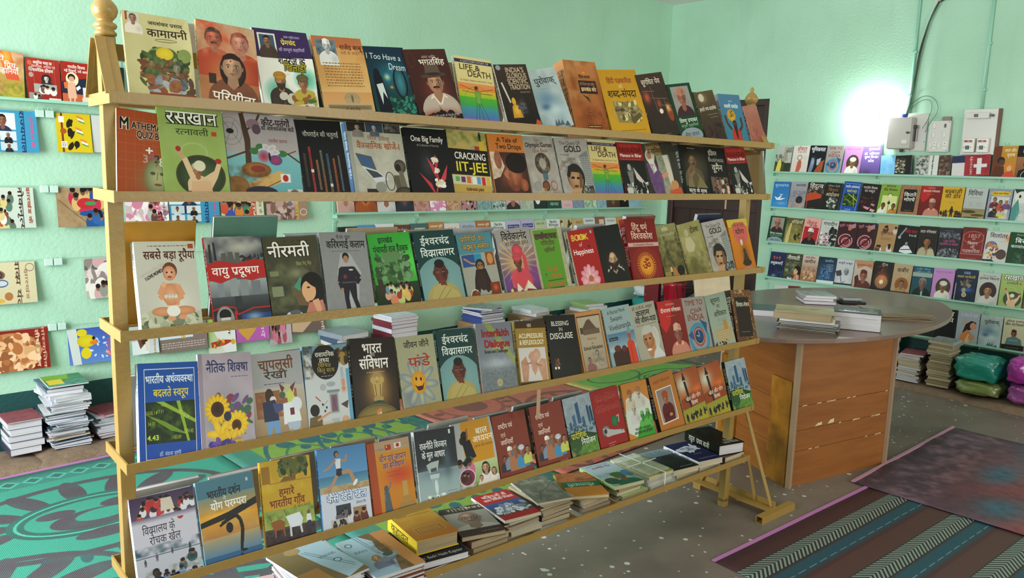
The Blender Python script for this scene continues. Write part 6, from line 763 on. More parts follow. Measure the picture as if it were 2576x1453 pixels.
# ---------------------------------------------------------------- front books on the rack
TH = math.radians(17.6); CT, ST = math.cos(TH), math.sin(TH)
FRONT = [(1,'kam',0.038,0.136,0.199,10,1.3),
(1,'pari',0.183,0.133,0.198,10,3.4),
(1,'shat',0.329,0.138,0.204,14,-1.7),
(1,'raj',0.482,0.14,0.205,8,-3.5),
(1,'dream',0.629,0.125,0.196,14,-5.0),
(1,'bhag',0.758,0.144,0.202,12,-7.8),
(1,'life',0.899,0.133,0.204,12,0.9),
(1,'glor',1.061,0.132,0.194,14,-6.9),
(1,'puro',1.202,0.133,0.19,10,-12.6),
(1,'jhar',1.34,0.15,0.242,45,-3.0),
(1,'shab',1.504,0.196,0.226,12,-6.1),
(1,'suga',1.709,0.149,0.229,12,-10.7),
(1,'vish',1.861,0.141,0.209,16,-9.0),
(1,'path',2.01,0.127,0.192,12,-10.8),
(1,'ramd',2.141,0.142,0.2,22,-2.7),
(1,'pink',2.303,0.099,0.163,10,-9.2),
(2,'math',0.005,0.131,0.191,8,5.9),
(2,'rask',0.101,0.143,0.209,10,1.3),
(2,'keet',0.246,0.176,0.207,8,1.2),
(2,'chau',0.427,0.125,0.203,10,-0.8),
(2,'vaig',0.564,0.166,0.206,22,0.1),
(2,'fam',0.735,0.14,0.201,12,0.2),
(2,'jee',0.871,0.14,0.2,12,2.4),
(2,'drop',1.022,0.137,0.2,12,-0.0),
(2,'olym',1.166,0.128,0.198,10,-2.2),
(2,'gold',1.299,0.14,0.2,10,-2.4),
(2,'life',1.44,0.136,0.2,10,0.3),
(2,'kala',1.58,0.129,0.198,8,-0.8),
(2,'kaha',1.72,0.176,0.198,10,-5.4),
(2,'gand',1.906,0.154,0.2,26,2.2),
(2,'biz',2.066,0.128,0.201,10,0.7),
(2,'kala',2.203,0.138,0.203,8,-3.3),
(3,'baby',0.042,0.132,0.21,26,1.4),
(3,'vayu',0.199,0.138,0.218,12,-0.0),
(3,'neer',0.34,0.143,0.212,10,-0.4),
(3,'unif',0.486,0.135,0.219,14,1.1),
(3,'tree',0.636,0.135,0.211,10,-2.1),
(3,'ish',0.779,0.141,0.214,14,-2.0),
(3,'pran',0.929,0.131,0.201,12,-2.9),
(3,'vive',1.075,0.142,0.212,12,-3.4),
(3,'calc',1.217,0.135,0.209,12,-2.4),
(3,'happ',1.378,0.125,0.2,16,-4.0),
(3,'shak',1.507,0.131,0.209,12,-4.9),
(3,'hind',1.646,0.163,0.234,24,0.6),
(3,'spen',1.823,0.123,0.206,10,-5.2),
(3,'diks',1.961,0.143,0.208,12,-8.3),
(3,'gold',2.109,0.147,0.213,10,-6.0),
(3,'yog',2.258,0.137,0.22,12,-2.3),
(4,'arth',0.026,0.138,0.223,22,5.2),
(4,'nait',0.161,0.128,0.23,10,4.6),
(4,'chap',0.293,0.138,0.218,16,1.7),
(4,'rasa',0.43,0.128,0.219,12,2.9),
(4,'sanv',0.564,0.139,0.221,14,3.9),
(4,'jeev',0.715,0.128,0.215,10,1.1),
(4,'ish',0.85,0.134,0.217,14,1.9),
(4,'intf',0.991,0.139,0.22,10,3.1),
(4,'acup',1.142,0.128,0.209,14,4.6),
(4,'bles',1.277,0.133,0.217,12,3.3),
(4,'schl',1.424,0.128,0.219,12,-0.8),
(4,'monk',1.564,0.141,0.223,14,-2.2),
(4,'kalm',1.71,0.141,0.219,12,-3.9),
(4,'dina',1.849,0.147,0.221,12,-0.5),
(4,'clic',1.994,0.143,0.221,10,0.7),
(4,'such',2.151,0.139,0.22,10,-3.8),
(4,'vich',2.304,0.138,0.222,34,3.8),
(5,'vidy',0.013,0.144,0.207,18,-0.1),
(5,'dars',0.162,0.142,0.212,14,-0.2),
(5,'gaon',0.313,0.136,0.219,14,2.9),
(5,'khel',0.468,0.146,0.218,14,3.2),
(5,'chin',0.622,0.139,0.208,12,1.6),
(5,'rajn',0.772,0.144,0.209,16,3.2),
(5,'baal',0.92,0.15,0.212,10,-0.6),
(5,'rash',1.072,0.139,0.21,12,-0.7),
(5,'rash',1.233,0.146,0.212,12,-1.1),
(5,'prad',1.383,0.134,0.215,12,-1.8),
(5,'pcut',1.525,0.143,0.215,12,-3.3),
(5,'free',1.673,0.141,0.22,12,-0.6),
(5,'swam',1.85,0.142,0.222,20,-5.3),
(5,'yoga',2.001,0.143,0.217,10,-6.9),
(5,'yoga',2.149,0.146,0.218,12,-6.4),
(5,'prad',2.307,0.144,0.218,16,-0.9)]
CURL = {'kam': .016, 'pari': .012, 'shat': .016, 'raj': .006, 'neer': .006, 'keet': .008, 'nait': .006, 'gold': .006, 'kaha': .012, 'baal': .008}
HARD = {'jhar', 'baby', 'hind', 'ish', 'vich', 'vayu', 'calc', 'ramd', 'arth', 'happ', 'life', 'acup', 'rajn'}
RN = ['first (topmost) rail', 'second rail', 'third rail', 'fourth rail', 'fifth rail']
cnt = {}
for r in FRONT: cnt[r[1]] = cnt.get(r[1], 0)+1
WALLUSE = {'clic', 'arth', 'dina', 'vish', 'neer', 'rask', 'puro'}
seen = {}
prevx = {}
for row, code, x, w, h, t, roll in FRONT:
    t = t/1000.; zb = ZR[row-1]-HR+.0035
    i = seen[(row, code)] = seen.get((row, code), 0)+1
    lab = ART[code][1]
    tot = sum(1 for q in FRONT if q[0] == row and q[1] == code)
    if cnt[code] > 1 or code in WALLUSE:
        lab = lab+', rack '+['top rail', 'second rail', 'third rail', 'fourth rail', 'fifth rail'][row-1]
        if tot > 1: lab = ('left ' if i == 1 else 'right ')+lab
    ws = lab.split()
    k = prevx[row] = 1-prevx.get(row, 0)
    rr = math.radians(roll); lift = max(0, -math.sin(rr))*0 + (w*math.sin(rr) if rr > 0 else 0)
    yy = -D+.0045+(.0028 if k else 0)
    M = RACK @ Matrix.Translation((x, yy, zb)) @ Matrix.Rotation(-TH, 4, 'X') @ Matrix.Translation((0, 0, lift)) @ Matrix.Rotation(rr, 4, 'Y')
    add_book(M, code, w-.001, h, t, lab, 'books facing out on the rack', curl=CURL.get(code, 0), hard=code in HARD, pages='c' if row < 3 and t > .011 else 'w')
# books on the far side of the rack, only their tops show
BC = ['c8c0ac', 'a89c80', 'd8d4d0', '7c8c84', 'b8b0a8', 'c8c8cc', '8c7860', 'd0ccc4', '3c4440', 'b8bcc0', 'c0a888', 'a4a8ac']
rng = random.Random(3); sp_ = {}
BN = dict(zip(BC, ['cream', 'khaki', 'white', 'sage', 'taupe', 'light grey', 'brown', 'off-white', 'charcoal', 'pale blue', 'tan', 'mid grey'])); BN['c89028'] = BN['5c8c7c'] = ''; BN['7c4828'] = 'rust brown'; BN['202c4c'] = 'navy'
ORD0 = ['second', 'third', 'fourth', 'fifth', 'sixth', 'seventh', 'eighth', 'ninth', 'tenth', 'eleventh', 'twelfth', 'thirteenth', 'fourteenth', 'fifteenth', 'sixteenth']
for row in range(5):
    x = .04 if row else .19; k = 0
    if row == 1: continue
    rn_ = ['top', 'second', 'third', 'fourth', 'fifth'][row]
    while x < 2.25:
        w = rng.choice((.14, .15, .16)); h = rng.choice((.20, .21, .22)) if row == 2 else rng.choice((.19, .20, .195)); t = rng.choice((.008, .012, .016)); c = BC[rng.randrange(len(BC))]
        if row == 2 and k == 0: w, h, c, x, t = .16, .25, 'c89028', .04, .01
        if row == 2 and k == 1: w, h, c, x, t = .16, .26, '5c8c7c', .24, .012
        if row == 2 and 1.64 < x+w and x < 1.83 and not sp_.get('a'): sp_['a'] = 1; x = 1.70; w, h, c, t = .16, .245, '7c4828', .02
        elif row == 2 and 2.08 < x+w and not sp_.get('b'): sp_['b'] = 1; x = 2.12; w, h, c, t = .16, .245, '202c4c', .016
        M = RACK @ Matrix.Translation((x+w, D-.0045, ZR[row]-HR+.0035)) @ Matrix.Rotation(PI, 4, 'Z') @ Matrix.Rotation(-math.radians(12.5), 4, 'X')
        l2 = BN[c]+' book on rack\'s far side behind the '+rn_+' row, '+(['leftmost']+ORD0)[k]+(' from left' if k else '')
        if row == 2 and k == 0: l2 = 'mustard yellow book standing behind the white baby book, at the left post'
        if row == 2 and k == 1: l2 = 'grey-green book standing behind the smoke and city book on third rail'
        simple_book(M, w, h, t, c, l2, 'books on the far side of the rack')
        x += w+rng.uniform(.002, .03) if not (row == 2 and k == 0) else 0; k += 1
# curled brown plastic envelope at the right end of the second rail
nn = 9; vs = []; fs = []
for i in range(nn):
    for j in range(nn):
        u, v = i/(nn-1), j/(nn-1); vs.append((2.315+.11*u+.02*v*u, -.075+.06*v-.03*math.sin(u*2.4)*(.3+v), ZR[1]-HR+.004+v*.19-.02*u*(1-v)*0))
fs = [(i*nn+j, (i+1)*nn+j, (i+1)*nn+j+1, i*nn+j+1) for i in range(nn-1) for j in range(nn-1)]
o = obj('plastic_envelope', MB().add(vs, fs), mat('brown_plastic', '6c4f26', .18, coat=.5), smooth=True); o.matrix_world = RACK.copy()
m_ = o.modifiers.new('thick', 'SOLIDIFY'); m_.thickness = .001
tag(o, 'curled brown plastic envelope at the right end of the second rail', 'envelope')
o = obj('paper_tag', MB().box(1.20, 1.215, -D-.001, -D-.0002, ZR[3]-HR-.09, ZR[3]-HR-.001), mat('kraft', 'b89478', .8)); o.matrix_world = RACK.copy()
tag(o, 'narrow strip of brown paper hanging under the fourth rail', 'paper strip')
o = obj('paper_tag', MB().box(2.13, 2.14, -D-.001, -D-.0002, ZR[1]-HR-.035, ZR[1]-HR-.001), mat('kraft', 'b89478', .8)); o.matrix_world = RACK.copy()
tag(o, 'short strip of brown tape hanging under the second rail', 'paper strip')

# ---------------------------------------------------------------- bottom shelf: lying stacks
def flat(x, y, ztop, ang, w, h, F=None):
    M = Matrix.Translation((x, y, ztop)) @ Matrix.Rotation(ang, 4, 'Z') @ Matrix.Rotation(-PI/2, 4, 'X') @ Matrix.Translation((-w/2, 0, -h/2))
    return (F @ M) if F is not None else M
ORD = ['second', 'third', 'fourth', 'fifth', 'sixth', 'seventh', 'eighth', 'ninth', 'tenth', 'eleventh', 'twelfth', 'thirteenth', 'fourteenth', 'fifteenth', 'sixteenth', 'seventeenth', 'eighteenth', 'nineteenth', 'twentieth']+['%s-%s' % (a, b) for a in ('twenty', 'thirty') for b in ('first', 'second', 'third', 'fourth', 'fifth', 'sixth', 'seventh', 'eighth', 'ninth')]
ORD = ['topmost']+[q+' from top' for q in ORD]
def stack(F, x, y, z0, w, h, ts, label, group, cols, ang=0, jit=.006, ja=.05, seed=1, pages='w', top=None, toplabel=None, topw=None, toph=None, topang=None):
    g = random.Random(seed); z = z0
    for i, t in enumerate(ts):
        z += t+.0004; last = i == len(ts)-1
        dx, dy, da = g.uniform(-jit, jit), g.uniform(-jit, jit), g.uniform(-ja, ja)
        if last and top:
            w1, h1 = topw or w, toph or h
            add_book(flat(x+dx, y+dy, z, topang if topang is not None else ang+da, w1, h1, F), top, w1, h1, t, toplabel or ART[top][1], group, pages=pages[0])
        else:
            w1, h1 = w-g.choice((0, .01)), h-g.choice((0, .01, .02))
            pg = pages if len(pages) == 1 else g.choice(pages)
            simple_book(flat(x+dx, y+dy, z, ang+da+(PI if g.random() < .4 else 0), w1, h1, F), w1, h1, t, g.choice(cols), label if len(ts) == 1 else label+', '+ORD[len(ts)-1-i], group, pages=pg)
    return z
Z6 = ZR[5]-HR+.0035
gb = 'books lying in piles on the bottom shelf'
dull = ['a09080', 'c8c0b0', '8c7c68', 'd0ccc8', '6c5c50', 'b8a890']
stack(RACK, .17, .03, Z6, .15, .21, [.012]*4, 'booklet in the pile at the left end of the bottom shelf', gb, ['d8d4d8', 'c8a8b0'], seed=2)
stack(RACK, .33, .06, Z6, .15, .21, [.006]*5, 'booklet under the pink computer booklet on the bottom shelf', gb, ['d8d4d8', 'c8a8b0'], seed=2, top='bpnk', ang=-.2)
stack(RACK, .505, .035, Z6, .17, .25, [.007]*12, 'white-edged booklet under the upside-down swing booklet', gb, ['d8d4d8', '7c4838', 'c0c4cc'], seed=3, top='bswh', ang=-.05, topang=.15)
stack(RACK, .69, .01, Z6, .16, .25, [.009, .012, .012, .010, .009, .008, .008], 'booklet in the pile under the right way up swing booklet', gb, ['d8d4d8', '7c3c38', 'b88858'], seed=4, top='bswg', topang=-.02)
stack(RACK, .865, .02, Z6, .17, .23, [.022, .022], 'thick white-paged book under the black and yellow dictionary', gb, ['602420', '7c2c28'], seed=5, top='bbad', topang=-.12)
add_book(flat(.872, .055, Z6+.0445+.048, -.10, .145, .20, RACK), 'bdic', .145, .20, .045, ART['bdic'][1], gb, pages='o', hard=True)
stack(RACK, 1.04, .03, Z6, .15, .22, [.028, .022, .016], 'aged brown book under the bald man biography', gb, ['4c2820', '7c6c58'], seed=6, pages='o', top='bgan', topang=-.25, topw=.15, toph=.21)
stack(RACK, 1.20, .045, Z6, .145, .21, [.014, .014, .012, .01, .01, .01], 'aged book in the pile under the red and blue booklet', gb, dull, seed=7, pages='co', top='bred', topang=-.1)
stack(RACK, 1.355, .05, Z6, .14, .21, [.02, .016, .012, .007, .007, .007, .007, .007], 'worn thin book in the pile under the curled grey book', gb, dull+['402848'], seed=8, pages='co', top='bgry', topang=-.22, jit=.01)
stack(RACK, 1.545, .045, Z6, .145, .21, [.016, .018, .014, .012], 'aged tan book in the pile under the orange and green book', gb, dull, seed=9, pages='co', top='borg', topang=-.45, jit=.008)
stack(RACK, 1.72, .045, Z6, .145, .21, [.010, .012, .012, .014, .014], 'book in the pile under the devotional book with crowned face', gb, dull+['a8c880'], seed=10, pages='co', top='bkri', topang=-.12, jit=.012)
stack(RACK, 1.895, .045, Z6, .14, .21, [.014, .013, .013, .013], 'book inside the clear plastic bundle on the bottom shelf', gb, dull, seed=11, pages='c', top='bpla')
stack(RACK, 2.055, .04, Z6, .14, .21, [.02, .022], 'book under the slate and black book on the bottom shelf', gb, ['28282c', 'a8a098'], seed=12, pages='c', top='bdrk', topang=-.12)
stack(RACK, 2.20, .03, Z6, .135, .21, [.024, .024], 'white-covered book beneath the navy cloud book', gb, ['d8d8e0'], seed=13, pages='c', top='bnav', topang=-.15)
stack(RACK, 2.365, .035, Z6, .14, .22, [.03], 'maroon book lying under the thick black book', gb, ['582420'], seed=14, pages='c')
add_book(flat(2.375, .05, Z6+.0305+.046, -.22, .14, .22, RACK), 'bblk', .14, .22, .045, ART['bblk'][1], gb, pages='w', hard=True)
# clear wrap around the bundle
g = random.Random(5); nn = 16; mb = MB(); vs = []
for i in range(nn):
    for j in range(nn):
        u, v = -1+2*i/(nn-1), -1+2*j/(nn-1); k = lambda a: math.copysign(abs(a)**.6, a)
        e = max(abs(u), abs(v)); zz = Z6+.062-.055*max(0, (e-.72)/.28)**1.2
        vs.append((1.895+u*.083, .045+v*.118, zz+g.uniform(-.0015, .0015)))
fs = [(i*nn+j, (i+1)*nn+j, (i+1)*nn+j+1, i*nn+j+1) for i in range(nn-1) for j in range(nn-1)]
CLR = mat('clear_plastic', 'e0e4e4', .12, alpha=.3, spec=.8)
wr = obj('plastic_wrap', MB().add(vs, fs), CLR, smooth=True); wr.matrix_world = RACK.copy(); tag(wr, 'clear crinkled plastic wrap over a bundle of books on the bottom shelf', 'plastic wrap')
o = obj('string', MB().box(-.084, .084, -.003, .003, .0635, .0645).box(-.003, .003, -.119, .119, .0635, .0645).box(-.003, .003, -.1195, -.1185, .006, .064), mat('white_string', 'd8dcd8', .6), wr, loc=(1.895, .045, Z6))

# ---------------------------------------------------------------- shelves and books on the right wall
MINT = mat('mint_metal', '94c8b0', .45)
DOC = .06
def rw(u, z, off):        # right wall frame: u runs to the right in the picture (towards -b)
    return Matrix.Translation((AW-off, -u, z)) @ Matrix.Rotation(-PI/2, 4, 'Z')
def lw(u, z, off): return Matrix.Translation((u, BW-off, z))
def ledge(F, u0, u1, z, label, nb=4, grp='wall ledges'):
    t = thing('wall_ledge', label, 'shelf', F(u0, z, 0), grp)
    obj('ledge_plate', MB().box(0, u1-u0, -.072, 0, -.004, -.001).box(0, u1-u0, -.072, -.069, -.001, .009), MINT, t)
    for k in range(nb):
        x = .02+(u1-u0-.06)*k/(nb-1)
        obj('bracket', MB().box(x, x+.02, -.004, -.0005, -.03, .235).box(x, x+.003, -.05, -.004, -.028, -.004), MINT, t)
        obj('hook_tab', MB().box(x, x+.02, -.010, -.004, .222, .235), MINT, t)
WR = {'A':[('wkis',-1.314,1.461,0.136,0.216,-0.2,12),('wdoc',-1.172,1.461,0.137,0.217,-0.3,12),('wbhu',-1.037,1.46,0.134,0.217,0.8,14),('clic',-0.9,1.459,0.131,0.217,0.5,10),('wpnk',-0.762,1.459,0.134,0.213,1.5,16),('wpur',-0.619,1.458,0.136,0.21,-1.5,14),('wsky',-0.475,1.457,0.104,0.143,-3.7,12),('wdrk',-0.371,1.457,0.113,0.142,-3.8,14),('wvir',-0.233,1.456,0.227,0.143,-2.1,20),('wflg',0.007,1.455,0.234,0.143,-4.2,20),('wlat',0.246,1.454,0.14,0.214,-0.8,14),('wbrn',0.383,1.454,0.145,0.217,0.2,14)],
'B':[('wbrd',-1.316,1.17,0.144,0.213,-0.6,12),('wsil',-1.17,1.171,0.14,0.215,0.4,12),('whin',-1.028,1.171,0.135,0.218,0.5,12),('wand',-0.893,1.172,0.132,0.216,2.5,12),('arth',-0.753,1.173,0.135,0.229,2.6,22),('wsik',-0.615,1.173,0.136,0.217,3.2,12),('wgrn',-0.474,1.174,0.141,0.218,2.4,12),('wkit',-0.327,1.175,0.138,0.221,0.6,12),('dina',-0.186,1.175,0.138,0.22,0.0,12),('wbab',-0.046,1.176,0.142,0.219,-0.1,12),('wviv',0.098,1.177,0.138,0.216,0.5,12),('wfam',0.243,1.177,0.141,0.215,0.1,12),('wcry',0.387,1.178,0.13,0.217,0.7,12)],
'C':[('vish',-1.329,0.892,0.143,0.213,1.2,16),('wsid',-1.183,0.892,0.141,0.205,1.8,12),('wneh',-1.041,0.893,0.139,0.217,3.1,12),('wgan',-0.897,0.893,0.138,0.208,1.7,12),('wban',-0.752,0.894,0.144,0.208,-0.6,12),('wban',-0.604,0.894,0.137,0.21,-0.7,12),('wsul',-0.465,0.894,0.14,0.212,2.2,12),('wsar',-0.321,0.895,0.141,0.208,2.2,14),('wlmn',-0.172,0.895,0.132,0.216,-0.1,16),('w128',-0.034,0.896,0.145,0.214,-1.4,12),('w185',0.113,0.896,0.143,0.228,-0.8,18),('wshi',0.256,0.896,0.14,0.212,0.5,14),('wbir',0.397,0.897,0.14,0.214,0.8,16)],
'D':[('w101',-1.297,0.608,0.133,0.214,-0.1,12),('neer',-1.161,0.607,0.14,0.215,0.2,12),('wjam',-1.018,0.607,0.131,0.214,-0.4,12),('wblu',-0.882,0.606,0.138,0.212,-0.7,18),('wwht',-0.74,0.605,0.135,0.21,-0.7,12),('wsub',-0.601,0.604,0.138,0.214,-1.2,12),('wgun',-0.462,0.604,0.139,0.222,0.7,14),('wkab',-0.319,0.603,0.132,0.217,0.1,12),('wman',-0.181,0.602,0.134,0.214,-0.5,12),('wpnk',-0.043,0.601,0.139,0.216,-1.0,16),('wglb',0.103,0.601,0.134,0.227,-0.9,14),('wovl',0.241,0.6,0.136,0.219,-0.5,16),('rask',0.382,0.599,0.139,0.222,-1.4,10),('wrd4',0.526,0.598,0.126,0.226,-2.0,12)],
'E':[('wpk5',-1.225,0.315,0.118,0.229,-4.5,12),('wrd5',-1.105,0.316,0.093,0.236,-4.4,12),('wgr5',-0.141,0.317,0.149,0.214,-1.0,12),('wbud',0.015,0.318,0.129,0.218,-1.8,14),('wmot',0.148,0.318,0.139,0.22,-2.0,12),('puro',0.29,0.318,0.135,0.214,-1.5,10),('warm',0.432,0.319,0.132,0.216,-2.1,14)]}
HZ = {'A': 1.4575, 'B': 1.174, 'C': .894, 'D': .604, 'E': .318}
NM = {'A': 'top', 'B': 'second', 'C': 'third', 'D': 'fourth', 'E': 'lowest'}
wc = {}
for k, rows in WR.items():
    ledge(rw, -1.345, 1.15, HZ[k], 'long mint-green metal ledge on the right wall, '+{'A': 'topmost of five', 'B': 'second from top', 'C': 'middle of five', 'D': 'fourth from top', 'E': 'lowest of five'}[k])
    for i, (code, u, z, w, h, roll, t) in enumerate(rows):
        lab = ART[code][1]
        if code in ('clic', 'arth', 'dina', 'vish', 'neer', 'rask', 'puro'): lab = lab+', right wall'
        if code == 'wpnk': lab += ', '+NM[k]+' wall ledge'
        if code == 'wban': lab = ('left' if i == 4 else 'right')+'-hand '+lab
        ln = math.radians(9 if h < .18 else 10.5)
        rr = math.radians(roll)
        add_book(rw(u, HZ[k]+.0005+(w*math.sin(rr) if rr > 0 else 0), .066) @ Matrix.Rotation(-ln, 4, 'X') @ Matrix.Rotation(rr, 4, 'Y'), code, w-.002, h, min(t/1000., .014), lab, 'books on the right wall ledges', small=True)
# continue each ledge past the frame edge with a few plain books
# ---------------------------------------------------------------- far (left) wall: ledges, clipped magazines
ledge(lw, -.45, .86, 1.669, 'mint-green ledge on the far wall at upper left', 3)
for code, u, z, w, h, roll, t in [('lcol',0.226,1.669,0.171,0.214,3.0,14),('lred',0.408,1.671,0.141,0.197,1.3,14),('lchi',0.552,1.673,0.137,0.195,1.7,14),('lgry',0.687,1.675,0.144,0.195,3.5,14)]:
    add_book(lw(u, 1.6695+(w*math.sin(math.radians(roll)) if roll > 0 else 0), .066) @ Matrix.Rotation(-math.radians(10.5), 4, 'X') @ Matrix.Rotation(math.radians(roll), 4, 'Y'), code, w-.002, h, .013, ART[code][1], 'books on the far wall ledges')
ledge(lw, 2.02, 5.2, 1.118, 'long mint-green ledge on the far wall behind the rack, upper', 6)
ledge(lw, 2.02, 5.2, .838, 'long mint-green ledge on the far wall behind the rack, lower', 6)
U1 = [2.04, 2.165, 2.332, 2.477, 2.622, 2.756, 2.901, 3.038, 3.179, 3.321, 3.469, 3.613, 3.762, 3.908, 4.072, 4.209, 4.346, 4.507, 4.636, 4.813, 4.934, 5.104]
c1 = [('c8a090', 'F 50 44 40 c89078 d8d4d0 c0988c m', 'pink', 'pale portrait'), ('7c3424', 'F 50 40 36 8c5040 281814 a05028 k', 'rust', 'man in an orange jacket'), ('c0b8b4', 'F 50 46 42 b87860 201c1c c8c4c4', 'grey', 'close portrait'), ('241c1c', 'F 50 42 40 8c6050 303030 30303c k', 'black', 'man in a dark suit'),
      ('c09088', 'N 0 0 100 100 8c5c50 .8 12', 'pink-brown', 'mottled cover'), ('d888b0', 'B 10 30 90 100 24 f0e4ec,e0b8cc 14', 'rose pink', 'white shapes'), ('c8a080', 'N 0 20 100 100 905c40 .8 10', 'tan', 'sepia crowd'), ('b07c80', 'B 0 30 100 100 40 181414,d8c0c4 9', 'pink', 'black ink figures'), ('6c8c8c', 'N 0 20 100 100 a8c0c0 .8 9', 'teal-grey', 'misty scene'),
      ('88a098', 'B 0 30 100 100 40 405858,b8c8c0 9', 'grey-green', 'leafy scene'), ('d0a0a0', 'F 50 50 44 b87868 201818 281c1c m', 'pink', 'dark haired portrait'), ('b8c0b0', 'N 0 0 100 100 8ca088 .8 14', 'pale green', 'sketch'), ('1c2c28', 'E 30 60 20 20 e0e8e8', 'dark', 'white disc'), ('184838', 'T कथा 50 80 12 c8d8c8 w=60', 'bottle green', 'white title'), ('d8b0b8', 'Z 20 80 80 90 2 a87c84', 'pale pink', 'small print'),
      ('8c98b0', 'N 0 0 100 100 6c7898 .7 10', 'slate blue', 'mottled cover'), ('b8d0b8', 'B 0 40 100 100 30 88a888,d8e4d8 9', 'mint', 'pale flowers'), ('98b8c4', 'N 0 30 100 100 688898 .7 12', 'sky blue', 'misty cover'), ('50483c', 'F 50 50 40 98785c 201814 504030', 'brown', 'small portrait'), ('201c18', 'E 60 60 20 14 c8a868', 'black', 'gold disc'), ('8cb0c0', 'N 0 20 100 100 a8c8d4 .6 14', 'light blue', 'cloudy cover')]
ordn = ['leftmost', 'second', 'third', 'fourth', 'fifth', 'sixth', 'seventh', 'eighth', 'ninth', 'tenth', 'eleventh', 'twelfth', 'thirteenth', 'fourteenth', 'fifteenth', 'sixteenth', 'seventeenth', 'eighteenth', 'nineteenth', 'twentieth', 'rightmost']
for i, (c, o_, cn, dsc) in enumerate(c1):
    code = 'u%d' % i; ART[code] = (c, '', 'G %s %s|%s' % (c, c, o_)); w = U1[i+1]-U1[i]-.006
    add_book(lw(U1[i], 1.1185, .066) @ Matrix.Rotation(-math.radians(10.5), 4, 'X'), code, w, .212, .012, '%s book with %s, %s on the upper ledge behind rack' % (cn, dsc, ordn[i]), 'books on the upper ledge behind the rack', small=True)
U2 = [2.06, 2.2, 2.337, 2.484, 2.613, 2.764, 2.903, 3.047, 3.197, 3.34, 3.493, 3.651, 3.797, 3.931, 4.092, 4.234, 4.372, 4.523, 4.653, 4.803, 4.95, 5.09]
c2 = [('1c1c1c', 'black', 'N 0 0 100 100 3c3c3c .6 14'), ('4c88c0', 'blue', 'S 50 20 40 14 c8e0f0'), ('d8d8d8', 'white', 'T प्रथम 50 18 9 28282c w=60 b'), ('6c382c', 'brown', 'T मन_की_बात 50 16 7 d8c8c0 w=60'), ('486460', 'grey-green', 'T अक्षय 50 20 12 e8ece8 w=64 b'), ('b07c4c', 'orange', 'T नारायण_मूर्ति 50 14 7 f0e4d0 w=80 b'), ('d8d0cc', 'white', 'T मनोहर_पुरी 50 18 6 8c4c4c w=50'), ('a8b4c0', 'grey-blue', 'T लीडरशिप 50 18 9 3c4454 w=80'), ('a86c40', 'copper', 'T नारायण_मूर्ति 50 14 7 f0e4d0 w=80 b'), ('d8dcd8', 'white', 'T द्वितीय 50 12 9 38383c w=54 b|T विश्वयुद्ध 50 24 9 38383c w=72 b'), ('b8b0d0', 'lilac', 'R 10 16 90 30 303078|T सौरभ_पाठक 50 23 6 e0e0f0 w=70'), ('b4acd0', 'lilac', 'R 10 16 90 30 303078|T सौरभ_पाठक 50 23 6 e0e0f0 w=70'),
      ('b8c49c', 'pale green', 'T जीवन_जीने 50 14 8 3c4430 w=70'), ('dce0dc', 'white', 'T द्वितीय 50 12 9 38383c w=54 b|T विश्वयुद्ध 50 24 9 38383c w=72 b'), ('c0b48c', 'khaki', 'C 6 6 94 30 9 3c3428,d8d0b0 8'), ('c8a868', 'sand', 'T अदृत्य 60 14 11 4c3820 w=60'), ('d0d8d8', 'white', 'T स्वास्थ्य 50 12 8 303840 w=66 b'), ('8c6048', 'brown', 'R 40 10 90 60 d8c8b8'), ('d8dcd8', 'white', 'T यातनामुक्त 50 12 8 48484c w=70'), ('c89c50', 'amber', 'G c89c50 a87830'), ('3c3430', 'charcoal', 'N 0 0 100 100 c0b098 .6 10')]
for i, (c, cn, o_) in enumerate(c2):
    code = 'v%d' % i; ART[code] = (c, '', 'G %s %s|%s' % (c, c, o_)); w = U2[i+1]-U2[i]-.006
    add_book(lw(U2[i], .8385, .066) @ Matrix.Rotation(-math.radians(10.5), 4, 'X'), code, w, .2+.012*((i*7) % 3)/2, .012, '%s book, %s on the lower ledge behind the rack' % (cn, ordn[i]), 'books on the lower ledge behind the rack', small=True)
# clipped magazines on wires
HANG = [('hblu', 1.622, .218, .447, .19), ('hyel', 1.625, .528, .679, .185), ('hwht', 1.624, .684, .84, .18),
        ('hlok', 1.270, .205, .415, .188), ('hcro', 1.270, .511, .724, .19), ('hpnk', 1.272, .822, 1.034, .192), ('hbl2', 1.27, 1.041, 1.31, .185), ('hcre', 1.272, 1.321, 1.57, .185), ('hbrn', 1.272, 1.59, 1.848, .183),
        ('hcr3', .922, .19, .402, .195), ('hgr3', .918, .618, .84, .20),
        ('hred', .600, .18, .44, .20), ('hduk', .570, .525, .763, .18), ('hcrd', .575, .825, .957, .175), ('hdot', .572, .964, 1.221, .185), ('hrav', .565, 1.229, 1.385, .22), ('hmag', .560, 1.392, 1.59, .17), ('hgra', .555, 1.599, 1.735, .205), ('hbr2', .570, 1.741, 1.971, .175)]
ART['hbl2'] = (ART['hblu'][0], 'sky blue booklet with rows of rounded portrait frames behind the rack', ART['hblu'][2])
ART['hgr3'] = ('a8a8a0', 'grey-pink booklet of kneeling figures just left of the rack post', 'G b8a8a0 a8b098|B 0 0 100 100 60 d8c4c0,8c7c78,c89ca0,e0d8d0,586058 12|C 20 10 90 90 5 c8a0a0,8c8c84 8')
for n in ('hblu', 'hyel'): LAND.add(n)
LAND |= {q[0] for q in HANG}
WH = mat('mint_clip', 'c0d8cc', .4)
for code, zt, u0, u1, hh in HANG:
    w = u1-u0; M = lw(u0, zt-hh, .030) @ Matrix.Rotation(-math.radians(5.5), 4, 'X')
    add_book(M, code, w, hh, .004, ART[code][1], 'booklets clipped to the wall wires', curl=.012, small=True, name='booklet', cat='booklet')
